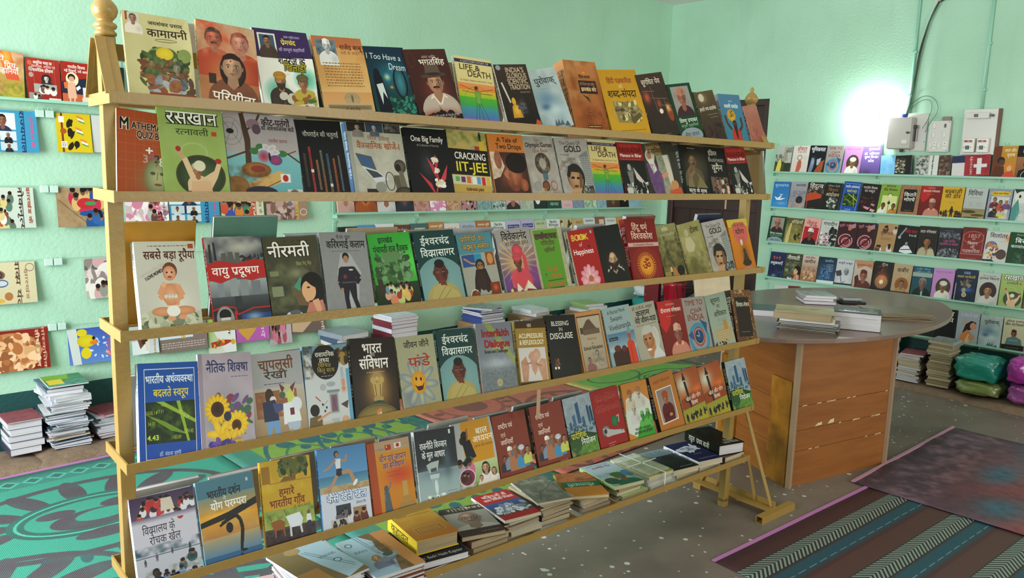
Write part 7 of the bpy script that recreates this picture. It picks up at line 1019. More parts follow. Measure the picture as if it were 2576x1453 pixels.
for i, z in enumerate((1.628, 1.276, .926, .606)):
    o = obj('wall_wire', MB().tube([(-.5, BW-.012, z), (2.05, BW-.012, z-(.03 if i == 3 else 0))], .0012, 6), mat('wire_grey', '9cb4a8', .4)); tag(o, ['topmost', 'second', 'third', 'lowest'][i]+' thin wire stretched along the far wall', 'wire')
    for u in (.462, .503):
        c = thing('binder_clip', ('left' if u < .48 else 'right')+' pale clip of the pair on the '+['topmost', 'second', 'third', 'lowest'][i]+' wall wire', 'clip', lw(u, z, .014), 'binder clips on the wall wires')
        obj('clip_body', MB().prism([(-.018, -.010), (.018, -.010), (.018, .004), (-.018, .004)], -.030, .004), WH, c, bevel=.002)
        obj('clip_lever', MB().tube([(-.009, -.008, .003), (-.009, -.012, .016), (.009, -.012, .016), (.009, -.008, .003)], .0012, 6), WH, c)

# ---------------------------------------------------------------- floor mats, sacking
def mat_img(name, ops, W, H, rough=.75):
    P = paint(ops, W, H, 5); a = np.ones((H, W, 4), np.float32); a[..., :3] = P.clip(0, 1)
    b = bpy.data.images.new(name, W, H); b.pixels.foreach_set(np.ascontiguousarray(a[::-1]).ravel()); b.update(); b.pack()
    m = bpy.data.materials.new(name); m.use_nodes = True; nt = m.node_tree; bs = nt.nodes['Principled BSDF']; tx = nt.nodes.new('ShaderNodeTexImage'); tx.image = b; nt.links.new(tx.outputs[0], bs.inputs['Base Color']); bs.inputs['Roughness'].default_value = rough
    tc = nt.nodes.new('ShaderNodeTexCoord'); wv = nt.nodes.new('ShaderNodeTexWave'); wv.inputs['Scale'].default_value = 60; wv.inputs['Distortion'].default_value = 1.0; nt.links.new(tc.outputs['Object'], wv.inputs['Vector'])
    bp = nt.nodes.new('ShaderNodeBump'); bp.inputs['Strength'].default_value = .25; bp.inputs['Distance'].default_value = .003; nt.links.new(wv.outputs['Fac'], bp.inputs['Height']); nt.links.new(bp.outputs[0], bs.inputs['Normal'])
    return m
def floor_mat(label, x0, x1, y0, y1, z, m, rot=0, wob=.0012, seed=1, border=None, bt=None, folds=0):
    n1, n2 = 24, 24; g = np.random.RandomState(seed); ph = g.rand(6)*6
    def zz(u, v): return z+wob*(math.sin(u*9+ph[0])+math.sin(v*7+ph[1])+math.sin((u+v)*13+ph[2]))*.5+wob+(folds*max(0, math.sin(u*14+ph[3]))*max(0, 1-v*5) if folds else 0)
    cx, cy = (x0+x1)/2, (y0+y1)/2; vs = []; uv = []
    for i in range(n1+1):
        for j in range(n2+1):
            u, v = i/n1, j/n2; vs.append((x0+(x1-x0)*u-cx, y0+(y1-y0)*v-cy, zz(u, 1-v))); uv.append((u, v))
    fs = [(i*(n2+1)+j, (i+1)*(n2+1)+j, (i+1)*(n2+1)+j+1, i*(n2+1)+j+1) for i in range(n1) for j in range(n2)]
    me = bpy.data.meshes.new('mat_cloth'); me.from_pydata(vs, [], fs); me.materials.append(m); ul = me.uv_layers.new(name='UVMap')
    idx = np.empty(len(me.loops), np.int32); me.loops.foreach_get('vertex_index', idx); ul.data.foreach_set('uv', np.array(uv, np.float32)[idx].ravel())
    me.polygons.foreach_set('use_smooth', [True]*len(fs)); me.update()
    t = thing('floor_mat', label, 'mat', Matrix.Translation((cx, cy, 0)) @ Matrix.Rotation(rot, 4, 'Z'), 'woven plastic floor mats')
    o = obj('woven_field', me, None, t); s = o.modifiers.new('s', 'SOLIDIFY'); s.thickness = .0015; s.offset = -1
    if border: obj('piping', MB().box(x0-cx, x1-cx, y1-cy-.004, y1-cy+.012, z+.0002, z+wob*2.6+.002), border, t)
    return t
PINK = mat('pink_binding', 'b878b0', .6)
pet = []
def petals(cx, cy, rx, ry, n, a0, a1, pr, pt, c):
    o = ''
    for i in range(n):
        a = a0+(a1-a0)*i/(n-1); o += '|E %.1f %.1f %.1f %.1f %s %s %.0f' % (cx+rx*math.cos(a), cy-ry*math.sin(a), pr, pt, c, c, -math.degrees(a))
    return o
TG, TP = '3c9480', '51464e'
ops = 'G %s %s|R 0 0 100 2 347868|R 0 2 100 9 3c7c74' % (TG, TG)
for i in range(26): ops += '|P %s %.1f 5.5 %.1f 3 %.1f 5.5 %.1f 8' % ('50b098', i*4, i*4+2, i*4+4, i*4+2)+'|P 34605c %.1f 5.5 %.1f 4 %.1f 5.5 %.1f 7' % (i*4+.8, i*4+2, i*4+3.2, i*4+2)
for cx, cy, s in ((22, 34, 1), (70, 34, 1), (46, 66, 1), (-2, 66, 1), (94, 66, 1), (22, 96, 1), (70, 96, 1)):
    ops += petals(cx, cy, 17*s, 15*s, 9, -.2, PI+.2, 5.2*s, 2.6*s, TP)
    ops += '|K %.1f %.1f 24 20 1.6 %s|K %.1f %.1f 11.5 9.5 2.6 345c58|K %.1f %.1f 11.5 9.5 .5 50b098' % (cx, cy, TP, cx, cy, cx, cy)
    ops += '|E %.1f %.1f 7 5 %s|E %.1f %.1f 4.5 3 %s|E %.1f %.1f 3 2.2 %s|E %.1f %.1f 3 2.2 %s|E %.1f %.1f 5 2.6 %s' % (cx, cy+3, TP, cx+1.5, cy+2, TG, cx-5, cy-3, TP, cx+5, cy-3, TP, cx, cy+12, TP)
    ops += petals(cx, cy, 26, 22, 15, PI+.1, 2*PI-.1, 2.0, 1.2, '3c545c')
ops += '|L 60b8a0 .5 40 0 44 100|N 0 0 100 100 3c8878 .2 3'
floor_mat('teal and plum woven mat with scrollwork at the left', -1.3, 1.04, .30, 2.072, .001, mat_img('mat_teal_scrolls', ops, 1200, 900), border=PINK, seed=1)
ops = 'G 7c9c44 7c9c44|R 0 0 12 100 3c7c74'
for i in range(8):
    for j in range(6):
        cx, cy = 22+i*11+(j % 2)*5, 8+j*16; ops += '|E %.1f %.1f 4.2 3 305c68 305c68 %d' % (cx, cy, 30*(i+j))+'|E %.1f %.1f 2.6 2 305c68 305c68 %d' % (cx+6, cy+5, -40)
for i in range(3): ops += '|K %d 50 20 34 2 305c68|K %d 50 13 24 1.2 3c7058' % (30+i*26, 30+i*26)
ops += '|R 88 0 100 100 305c60|N 88 0 100 100 3c7c74 .8 2|N 0 0 100 100 6c8838 .3 3'
floor_mat('yellow-green woven mat with dark blue leaf shapes behind rack', 1.0, 2.12, .45, 2.06, .0045, mat_img('mat_green_leaves', ops, 800, 900), seed=2)
ops = 'G b46858 b46858'
for cx, cy in ((30, 30), (74, 56), (30, 84)): ops += '|K %d %d 26 20 3 785048|K %d %d 17 13 2 8c5448|E %d %d 9 7 785048' % (cx, cy, cx, cy, cx, cy)+petals(cx, cy, 21, 16, 14, 0, 6, 3, 1.6, '785048')
ops += '|N 0 0 100 100 985044 .4 3'
floor_mat('brick-red woven mat with dark swirls seen behind the rack', 2.10, 3.3, .5, 2.05, .008, mat_img('mat_red_swirls', ops, 800, 900), seed=3)
ops = 'G 74a850 74a850|R 0 0 100 14 606c5c|P 5c6858 60 0 100 0 100 60 84 40'
ops += '|K 34 40 20 10 1.6 4c6c40|K 60 56 20 10 1.6 4c6c40|L 4c6c40 1.4 20 70 50 50 80 62|L 4c6c40 1.4 30 24 60 36 84 20|R 0 0 7 100 b8a860|N 0 0 100 100 5c8c40 .3 3'
floor_mat('bright green woven mat with looping dark lines behind rack', 3.28, 4.5, .75, 1.95, .0115, mat_img('mat_green_loops', ops, 800, 900), seed=4)
# striped chevron mat, right foreground
W_, H_ = 1400, 1500; im = np.zeros((H_, W_, 3), np.float32); Xp, Yp = np.meshgrid(np.arange(W_)/W_*1.32, np.arange(H_)/H_*1.5)
per = .272; off = (Yp-.01) % per
mar, tea, bro, whi, dk = [hx(c) for c in ('4a2a2c', '1f4c5a', '583c34', '8c9a90', '262c28')]
sm = lambda e0, e1, x: np.clip((x-e0)/(e1-e0), 0, 1)[..., None]
im[:] = mar; first = (Yp < .28)[..., None]
im = np.where(((off > .085) & (off < .18))[..., None], dk, im)
st = ((Xp*1.0+np.abs(off-.132)*1.3) % .026 < .013) & (off > .09) & (off < .175); im = np.where(st[..., None], whi, im)
ts = sm(.18, .19, off)*(1-sm(.235, .262, off)); im = im*(1-ts)+tea*ts
dl = (np.abs(off-.232) < .0016) & ((Xp*40).astype(int) % 3 > 0); im = np.where(dl[..., None], hx('7c9ca0'), im)
bb = ((off < .085) & (Yp > .1))[..., None]; im = np.where(bb, mar*.35+bro*.65, im)
im *= (1-.12*(np.sin(Xp*900+Yp*500) > .3))[..., None]
b_ = bpy.data.images.new('mat_chevrons', W_, H_); a_ = np.ones((H_, W_, 4), np.float32); a_[..., :3] = im; b_.pixels.foreach_set(np.ascontiguousarray(a_[::-1]).ravel()); b_.update(); b_.pack()
SM = bpy.data.materials.new('mat_chevrons'); SM.use_nodes = True; tx = SM.node_tree.nodes.new('ShaderNodeTexImage'); tx.image = b_; SM.node_tree.links.new(tx.outputs[0], SM.node_tree.nodes['Principled BSDF'].inputs['Base Color']); SM.node_tree.nodes['Principled BSDF'].inputs['Roughness'].default_value = .6
floor_mat('striped woven mat with white chevron bands in right foreground', 1.86, 3.18, -1.96, -.475, .001, SM, rot=-.075, border=PINK, seed=5, wob=.0008)
o_ = floor_mat('maroon woven mat corner at the bottom edge beside the striped mat', .9, 1.82, -1.9, -.52, .001, mat_img('mat_maroon', 'G 4a2a2c 4a2a2c|R 0 8 100 20 1f4c5a|R 0 30 100 42 8c9a90|N 0 0 100 100 4c2c30 .4 3', 400, 400), rot=-.075, border=PINK, seed=6)
ops = 'G 4c3c48 483848|N 0 0 100 100 58444f .6 20|N 0 0 100 22 90707c .8 4|S 60 30 60 16 b03c34|S 14 44 34 14 ac4034|S 76 52 40 14 b04038|S 92 32 40 14 2a6884|S 50 66 60 14 22607c|S 36 44 34 9 3c7488|S 16 34 18 9 3c6478|S 52 26 22 9 40687c|S 50 60 20 10 8c4038|S 94 88 24 14 305468|N 0 0 100 100 302630 .35 2'
floor_mat('purple tie-dye patterned mat overlapping the striped mat', 3.07, 4.38, -2.1, -.472, .006, mat_img('mat_purple_dye', ops, 1000, 1200, .6), rot=-.03, border=mat('pale_pink_binding', 'b88ca0', .6), seed=7, wob=.0022, folds=.006)
BUR = mat('burlap', '8c7460', .9, noise=(30, .6, '6c5440'), bump=(220, .6))
def sack(label, x0, x1, y0, y1, hz, seed):
    n1, n2 = 30, 12; g = np.random.RandomState(seed); ph = g.rand(8)*6; vs = []
    for i in range(n1+1):
        for j in range(n2+1):
            u, v = i/n1, j/n2; e = min(1, min(u, 1-u)*10, min(v, 1-v)*6)**.5
            wx = .012*math.sin(v*5+ph[0])+.01*math.sin(u*9+ph[1])
            vs.append((x0+(x1-x0)*u+wx*(u-.5)*2, y0+(y1-y0)*v+.012*math.sin(u*11+ph[2])*(1 if v < .5 else 0), .001+hz*e*(.8+.12*math.sin(u*17+ph[3])+.08*math.sin(v*9+u*5+ph[4]))))
    o = obj('burlap_sack', MB().add(vs, [(i*(n2+1)+j, (i+1)*(n2+1)+j, (i+1)*(n2+1)+j+1, i*(n2+1)+j+1) for i in range(n1) for j in range(n2)]), BUR, smooth=True)
    return tag(o, label, 'sack', 'burlap sacks spread along the walls')
sack('brown burlap sack on the floor at the far left corner of view', -.75, .36, 2.10, 2.42, .04, 1)
sack('brown burlap sack under the tallest left pile of magazines', .30, .92, 2.09, 2.42, .042, 2)
sack('brown burlap sack along the far wall behind the rack, left part', .90, 2.9, 2.09, 2.42, .035, 3)
sack('brown burlap sack along the far wall behind the rack, right part', 2.88, 4.9, 2.09, 2.42, .035, 4)
sack('brown burlap sack by the right wall under the paper stacks', 5.06, 5.48, -.36, .75, .03, 5)
sack('brown burlap sack by the right wall under the plastic bags', 5.02, 5.47, -1.6, -.33, .034, 6)

# ---------------------------------------------------------------- piles along the walls
wh = ['d8d8e0', 'c8ccd8', 'e0e0e4', 'b8bcc8']; mix = wh+['7c3c38', '405870', 'a88c68', '384848']
gf = 'paper piles along the far wall'
stack(None, .285, 2.33, .042, .145, .19, [.030, .030, .030, .030, .032, .006], 'thick white-edged book in the short left pile', gf, ['d8d8e8', '3c3c50'], seed=21, jit=.003, ja=.02, top='tred', toplabel='faded red booklet topping the short left pile of white books')
stack(None, .465, 2.315, .044, .17, .215, [.007, .009, .006, .008, .010, .006, .012, .006, .007, .009, .010, .006, .006, .007, .012, .007, .006, .008, .009, .010, .010, .012, .008, .008, .008, .014, .014, .014, .014, .016, .01, .006], 'thin booklet in the tallest magazine pile at the left', gf, mix, seed=22, jit=.016, ja=.12, top='tgrn', toplabel='green children\'s magazine with yellow note on tallest left pile')
stack(None, .68, 2.335, .040, .18, .20, [.014, .012, .010, .012, .008, .008, .010, .01, .012, .01, .01], 'white-edged booklet in the pile right beside the left post', gf, wh+['a05048'], seed=23, jit=.012, ja=.08, top='tred', toplabel='red curled booklet on the pile next to the left post', topang=.2)
def carton(x, y, w, d_, h, lab):
    c = obj('cardboard_carton', MB().box(-w/2, w/2, -d_/2, d_/2, 0, h), mat('cardboard', '9c7c58', .8, noise=(9, .3, '8c6c4c')), bevel=.004, loc=(x, y, .036)); tag(c, lab, 'carton', 'cartons under the far wall piles'); return .036+h+.0004
z_ = carton(2.02, 2.275, .26, .25, .28, 'brown carton under the blue-grey pile behind the rack')
stack(None, 2.02, 2.27, z_, .20, .24, [.03]*3, 'book in the blue-grey pile behind the rack', gf, ['405070', '8c94a0', 'b8bcc4'], seed=24, jit=.012, ja=.1)
z_ = carton(2.40, 2.275, .26, .25, .27, 'brown carton under the pink-edged pile behind the rack')
stack(None, 2.40, 2.27, z_, .21, .22, [.031, .031, .028, .025, .02, .02, .013], 'pink-edged book in the tall pile behind the fourth rail', gf, ['782838', '782838', 'd8d8e8'], seed=25, jit=.008, ja=.03)
z_ = carton(3.17, 2.275, .26, .25, .30, 'brown carton under the blue-covered pile behind the rack')
stack(None, 3.17, 2.27, z_, .22, .22, [.02, .02, .016, .014, .013, .013, .013], 'blue-covered book in the pile behind the rack', gf, ['34488c', '3c4c90', '2c3c78'], seed=26, jit=.006, ja=.03, top='tgls', topang=.5, toplabel='grey glossy booklet askew on the blue pile behind the rack')
z_ = carton(3.66, 2.275, .24, .25, .30, 'brown carton under the white paper bundles behind the rack')
stack(None, 3.66, 2.27, z_, .18, .22, [.025, .025], 'white paper bundle behind the reflexology book', gf, ['d8dce4', 'e0e4ec'], seed=27, jit=.01, ja=.2)
z_ = carton(4.32, 2.275, .26, .25, .26, 'brown carton under the pale green bundles behind the rack')
stack(None, 4.32, 2.27, z_, .20, .22, [.025, .025, .02], 'pale paper bundle against the dark wall band behind the rack', gf, ['98b070', 'd8dce0', 'b0b8a0'], seed=28, jit=.02, ja=.25)
gr = 'paper piles along the right wall'
stack(None, 5.30, .27, .034, .15, .20, [.020]*14, 'white and black book in the pile half hidden by the table', gr, ['d8d8e4', '383838', 'c8a848'], ang=PI/2, seed=31, jit=.006, ja=.05)
stack(None, 5.29, .06, .034, .15, .20, [.014]*11+[.022, .012], 'old book in the low pile right of the table', gr, ['8c7c70', 'b8b0b0', '504840', 'a89884'], ang=PI/2, seed=32, jit=.01, ja=.08, pages='wc', top='tred', toplabel='red-brown booklet on top of the low pile right of table', topang=PI/2+.15)
stack(None, 5.29, -.135, .034, .155, .20, [.016]*18+[.02], 'aged book in the tall neat pile by the right wall', gr, ['a89c88', 'b8ac98', '6c6458', '988870'], ang=PI/2, seed=33, jit=.008, ja=.05, pages='co', top='tgls', toplabel='grey book topping the tall neat pile by the right wall', topang=PI/2)
def bag(name, label, x, y, z0, sx, sy, sz, colr, seed, al=.92):
    g = np.random.RandomState(seed); n1, n2 = 40, 22; vs = []; ph = g.rand(12)*6
    for j in range(n2+1):
        th = -PI/2+PI*j/n2
        for i in range(n1):
            a = 2*PI*i/n1; p = lambda c, e: math.copysign(abs(c)**e, c)
            cx, cy, cz = p(math.cos(th), .45)*p(math.cos(a), .45), p(math.cos(th), .45)*p(math.sin(a), .45), p(math.sin(th), .5)
            k = 1+.035*math.sin(a*5+ph[0]+cz*3)+.03*math.sin(a*9+ph[1]-cz*6)+.03*math.sin(cz*11+ph[2]+a*2)+g.uniform(-.008, .008)
            vs.append((cx*sx/2*k, cy*sy/2*k, max(0, (cz*.5*k+.5)*sz)))
    fs = [(j*n1+i, j*n1+(i+1) % n1, (j+1)*n1+(i+1) % n1, (j+1)*n1+i) for j in range(n2) for i in range(n1)]
    o = obj(name, MB().add(vs, fs), mat('bag_'+colr, colr, .22, coat=.6, spec=.7, bump=(28, .5)), smooth=True, loc=(x, y, z0)); return tag(o, label, 'bag', 'plastic bags of books')
bag('plastic_bag', 'yellow-green plastic bag of books lying under the teal bag', 5.27, -.385, .034, .24, .27, .09, '8c9c5c', 1)
bag('plastic_bag', 'bright teal plastic bag of books by the right wall', 5.27, -.37, .126, .25, .27, .16, '109080', 2)
bag('plastic_bag', 'dull magenta plastic bag of books at the right edge, lower', 5.25, -.70, .034, .28, .27, .13, '984890', 3)
bag('plastic_bag', 'vivid magenta plastic bag lying on top at the right edge', 5.26, -.70, .165, .30, .31, .17, 'b030a0', 4)
bag('plastic_bag', 'teal plastic bag in the far corner behind the rack', 5.08, 2.2, .030, .27, .24, .32, '108c88', 5)
bag('plastic_bag', 'crumpled white plastic bag on the teal bag in far corner', 5.10, 2.22, .352, .25, .22, .10, 'd0d4dc', 6)
RD = mat('glossy_red_plastic', 'a01428', .2, coat=.6)
o = obj('red_container', MB().lathe([(.085, 0), (.09, .01), (.095, .48), (.10, .49), (.10, .51), (.0, .512)], 28), RD, smooth=True, loc=(5.05, 1.93, 0)); tag(o, 'glossy red upright plastic drum near the door behind the rack', 'drum')
o = obj('red_folder', MB().box(0, .05, 0, .28, 0, .50), mat('dark_red_board', '701820', .4), bevel=.006, loc=(4.98, 2.045, 0), rot=(0, 0, .1)); o.scale = (1, .5, 1); tag(o, 'dark red upright file standing left of the red drum', 'file')
# ---------------------------------------------------------------- pedestal fan by the door, dark behind the rack
BK = mat('black_plastic', '161416', .3); fan = thing('standing_fan', 'black standing fan by the door seen behind the rack\'s right end', 'fan', Matrix.Translation((4.95, 1.62, 0)) @ Matrix.Rotation(-.9, 4, 'Z'))
obj('base', MB().lathe([(.16, 0), (.16, .012), (.05, .03), (.018, .05)], 28), BK, fan, smooth=True)
obj('pole', MB().tube([(0, 0, .03), (0, 0, .50)], .012, 10), mat('steel', 'a8a8a8', .35, 1), fan)
obj('motor', MB().tube([(0, -.02, .52), (0, .12, .52)], .05, 16), BK, fan)
mb = MB()
for r in (.05, .1, .15, .19): mb.tube([(r*math.cos(2*PI*k/28), -.09+.03*(r/.19)**2, .52+r*math.sin(2*PI*k/28)) for k in range(29)], .003, 5)
for k in range(18): mb.tube([(.04*math.cos(k*PI/9), -.09, .52+.04*math.sin(k*PI/9)), (.19*math.cos(k*PI/9), -.06, .52+.19*math.sin(k*PI/9))], .0016, 4)
gd = obj('guard', mb, BK, fan); gd['kind'] = 'stuff'
for k in range(3):
    a = k*2*PI/3; obj('blade', MB().add([(0.02*math.cos(a), -.045, .52+.02*math.sin(a)), (.16*math.cos(a-.35), -.035, .52+.16*math.sin(a-.35)), (.17*math.cos(a+.2), -.05, .52+.17*math.sin(a+.2)), (.05*math.cos(a+.7), -.055, .52+.05*math.sin(a+.7))], [(0, 1, 2, 3)]), mat('fan_blade', '50585c', .3), fan)

# ---------------------------------------------------------------- oval table
PLY = mat('plywood_orange', '985c26', .42, noise=(3.2, .6, '7a441a', (1, 1, 9)), coat=.15)
PLY2 = mat('plywood_yellow', 'b07420', .38, noise=(5, .75, '5c3814', (2, 2, 1.6)), coat=.2)
STR = mat('edge_strip', 'a08468', .5)
TT = .72
tb = thing('oval_table', 'oval-topped plywood reading table with a boxy orange-brown base', 'table', Matrix.Translation((3.3, .12, 0)))
TC = Matrix.Translation((-3.3, -.12, 0))
n = 64; mb = MB(); el = [(3.605+1.047*math.cos(2*PI*k/n+.0), .013+.585*math.sin(2*PI*k/n)) for k in range(n)]
mb.prism([(x-3.3, y-.12) for x, y in el], TT-.022, TT)
obj('tabletop', mb, mat('laminate_brown', '7c6258', .33, noise=(8, .3, '5c4c48'), coat=.3), tb, bevel=.003)
P0, P1 = Vector((2.80, -.27)), Vector((3.48, -.44)); d1 = (P1-P0); dd = Vector((.42, .80)).normalized()*.62
P2, P3 = P1+dd, P0+dd
def panel(a, b, z0, z1, th=.012, m=PLY, name='panel', off=0):
    a = Vector((a[0]-3.3, a[1]-.12)); b = Vector((b[0]-3.3, b[1]-.12)); d = (b-a).normalized(); nn = Vector((d.y, -d.x)); a2, b2 = a+nn*off, b+nn*off
    q = [a2, b2, b2-nn*th, a2-nn*th]; return obj(name, MB().prism([(p.x, p.y) for p in q], z0, z1), m, tb)
lens = [(P0, P1), (P1, P2), (P2, P3), (P3, P0)]
zs = [.0, .165, .30, .385, .698]
for (a, b) in lens:
    for z0, z1 in ((0, .168), (.170, .268), (.270, .385), (.387, .698)):
        panel(a, b, z0, z1)
for a in (P0, P1, P2, P3): obj('corner_strip', MB().box(a.x-3.3-.011, a.x-3.3+.011, a.y-.12-.013, a.y-.12+.009, 0, .697), STR, tb)
u = (P3-P0).normalized(); panel(P0+u*.165, P0+u*.012, .0, .50, .012, PLY2, 'side_plank', .014); panel(P3-u*.012, P3-u*.165, .0, .50, .012, PLY2, 'side_plank', .014)
# torn veneer flakes along the joints
FL = mat('bare_veneer', 'd8c4a0', .8); g = random.Random(4); dn = d1.normalized(); nf = Vector((dn.y, -dn.x))
for z in (.169, .269, .386):
    for k in range(7):
        s = g.uniform(.02, .66); q = P0+dn*s+nf*.0006; l, hh = g.uniform(.012, .05), g.uniform(.002, .004)
        obj('veneer_chip', MB().add([(q.x-3.3, q.y-.12, z-hh), (q.x+dn.x*l-3.3, q.y+dn.y*l-.12, z-hh*.4), (q.x+dn.x*l*.9-3.3, q.y+dn.y*l*.9-.12, z+hh), (q.x+dn.x*l*.2-3.3, q.y+dn.y*l*.2-.12, z+hh*.6)], [(0, 1, 2, 3)]), FL, tb)
for s, l, hh in ((.15, .05, .016), (.24, .045, .022)):
    q = P0+dn*s+nf*.0006; z = .275; obj('veneer_chip', MB().add([(q.x-3.3, q.y-.12, z), (q.x+dn.x*l-3.3, q.y+dn.y*l-.12, z+.002), (q.x+dn.x*l-3.3, q.y+dn.y*l-.12, z+hh), (q.x+dn.x*l*.4-3.3, q.y+dn.y*l*.4-.12, z+hh*.8)], [(0, 1, 2, 3)]), FL, tb)
# things on the table (angles follow the camera-left to right edge)
gt = 'books and papers on the oval table'; A_ = math.atan2(-.277, .12)
stack(None, 2.995, -.21, TT, .26, .20, [.004]*9, 'thin dark magazine in the pile at the table front left', gt, ['4c4844', '6c6860', '8c8880', '303430'], ang=A_, seed=41, jit=.01, ja=.06, pages='wo')
stack(None, 2.995, -.20, TT+.0400, .24, .19, [.013], 'cream and yellow book in the middle of the front-left pile', gt, ['d8c898'], ang=A_, seed=42)
stack(None, 2.99, -.19, TT+.0542, .26, .20, [.030, .004], 'thick cream ledger near the top of the front-left table pile', gt, ['a89c78'], ang=A_, seed=43, pages='o', top='tyel', toplabel='stained cream folder topping the front-left table pile', topang=A_+.04)
stack(None, 3.80, .13, TT, .17, .21, [.018, .018, .014], 'pink-edged paperback in the small pile at table middle', gt, ['c8b0c0'], ang=A_+.25, seed=44, jit=.006, top='tgls', toplabel='grey-green glossy book topping the small pile at table middle', topang=A_+.3)
add_book(flat(3.215, -.345, TT+.084, A_, .21, .17), 'bblk', .21, .17, .084, 'very thick white-paged book on the table front', gt, pages='w', hard=True)
g = random.Random(9); nn = 12; vs = [((-.5+i/(nn-1))*.205, (-.5+j/(nn-1))*.165, (0 if 0 < i < nn-1 and 0 < j < nn-1 else -.03)+g.uniform(-.0015, .0015)) for i in range(nn) for j in range(nn)]
o = obj('plastic_cover', MB().add(vs, [(i*nn+j, (i+1)*nn+j, (i+1)*nn+j+1, i*nn+j+1) for i in range(nn-1) for j in range(nn-1)]), mat('shiny_plastic', 'a8acac', .08, alpha=.55, spec=1, coat=1), smooth=True, loc=(3.215, -.345, TT+.088), rot=(0, 0, A_)); tag(o, 'shiny clear plastic lying over the very thick book on the table', 'plastic sheet')
stack(None, 3.72, -.34, TT, .30, .24, [.004]*7, 'brown paper folder in the pile at the table right', gt, ['7c6c54', '8c7c60', '6c6048'], ang=A_+.35, seed=45, jit=.014, ja=.09, pages='o')
simple_book(flat(3.19, .16, TT+.03, A_+.2, .2, .2), .2, .2, .03, '30403c', 'dark green flat file at the table\'s left behind the rack', gt)
simple_book(Matrix.Translation((3.02, .42, TT+.001)) @ Matrix.Rotation(-.63, 4, 'Z') @ Matrix.Rotation(-.35, 4, 'X'), .20, .22, .012, 'b8a888', 'cream card folder leaning upright on the table behind the rack', gt, cat='folder', name='folder')
sg = thing('spectacle_case', 'small silvery phone and black case on the table', 'case', Matrix.Translation((3.93, -.02, TT)) @ Matrix.Rotation(A_+.4, 4, 'Z'))
obj('case', MB().box(-.07, .07, -.04, .04, .0005, .016), BK, sg, bevel=.005); obj('silver_case', MB().box(-.06, .05, -.03, .035, .0165, .034), mat('silver_gloss', 'b0b4b8', .15, .6), sg, bevel=.006)
# ---------------------------------------------------------------- electrics on the right wall
WP = mat('white_plastic', 'cfcac4', .35); WD = mat('board_edge', '6c4c38', .6); GY = mat('enamel_grey', 'b0a8a0', .35, coat=.3)
def W(b, z, off=0): return Matrix.Translation((AW-off, b, z)) @ Matrix.Rotation(-PI/2, 4, 'Z')   # local x to the right, y into wall, z up
t = thing('meter_box', 'grey metal fuse box mounted on a white board beside the bulb', 'fuse box', W(.40, 1.76))
obj('board', MB().box(-.0, .20, -.012, 0, -.125, .135), WP, t, bevel=.002); obj('box_body', MB().box(-.045, .125, -.075, -.012, -.115, .11), GY, t, bevel=.012)
obj('door', MB().box(-.043, .118, -.081, -.0752, -.11, .105), GY, t, bevel=.004); obj('latch', MB().tube([(.10, -.084, .0), (.10, -.095, .0)], .008, 10).box(.09, .115, -.097, -.094, -.004, .006), BK, t)
obj('handle', MB().box(.132, .142, -.06, -.045, -.06, .05).box(.128, .146, -.062, -.043, .03, .055), BK, t, bevel=.003); obj('plate', MB().box(.06, .095, -.0822, -.0812, -.075, -.05), WP, t)
obj('cable_gland', MB().tube([(.05, -.04, -.135), (.05, -.04, -.115)], .012, 12), BK, t)
for x, z in ((.19, .07), (.19, -.06), (.1, -.12), (.19, 0.01)): obj('screw', MB().tube([(x, -.0145, z), (x, -.0121, z)], .003, 8), BK, t)
o = obj('blue_tape', MB().lathe([(.0, 0), (.02, .002), (.024, .012), (.012, .022), (0, .024)], 12, (0, 0, 0)), mat('blue_tape', '3050a0', .4), smooth=True, loc=(AW-.045, .35, 1.871)); tag(o, 'lump of blue insulating tape on top of the fuse box', 'tape')
t = thing('switch_board', 'white switch board with sockets between the fuse box and meter board', 'switch board', W(.178, 1.735))
obj('back_box', MB().box(0, .135, -.035, 0, -.105, .105), WP, t, bevel=.003); obj('face_plate', MB().box(-.002, .137, -.039, -.0352, -.107, .107), WP, t, bevel=.002)
SW = mat('switch_white', 'dcd8d0', .3)
for x, z in ((.025, .055), (.025, -.008), (.095, -.008), (.01, -.08), (.065, -.08)):
    s_ = obj('switch', MB().box(x, x+.018, -.044, -.0392, z, z+.034), SW, t, bevel=.002); 
obj('indicator', MB().box(.098, .11, -.0415, -.0392, .06, .085), mat('indicator_dark', '401818', .3), t)
for cx, cz in ((.045, -.062), (.112, -.06)):
    so = obj('socket', MB().box(cx-.014, cx+.016, -.0415, -.0392, cz-.028, cz+.024), SW, t, bevel=.001)
    obj('socket_holes', MB().tube([(cx, -.0425, cz+.012), (cx, -.0416, cz+.012)], .003, 8).tube([(cx-.006, -.0425, cz-.008), (cx-.006, -.0416, cz-.008)], .0025, 8).tube([(cx+.006, -.0425, cz-.008), (cx+.006, -.0416, cz-.008)], .0025, 8), BK, so)
for x in (.008, .127):
    for z in (-.098, .098): obj('screw', MB().tube([(x, -.0402, z), (x, -.0391, z)], .003, 8), BK, t)
obj('terminal', MB().box(.075, .13, -.03, 0, .107, .135), mat('terminal_dusty', '8c7c70', .6), t, bevel=.004)
t = thing('meter_board', 'white board with breaker and two red-lit sockets, rightmost on wall', 'switch board', W(-.035, 1.765))
obj('board', MB().box(0, .205, -.03, 0, -.155, .15), WP, t, bevel=.002); obj('board_side', MB().box(.2052, .222, -.028, 0, -.155, .15), WD, t)
obj('breaker', MB().box(.02, .16, -.055, -.0302, .085, .125), WP, t, bevel=.003)
for x in (.07, .083): obj('breaker_toggle', MB().box(x, x+.009, -.062, -.0552, .095, .115), BK, t)
obj('breaker_knob', MB().tube([(.175, -.06, .105), (.175, -.031, .105)], .009, 10), BK, t)
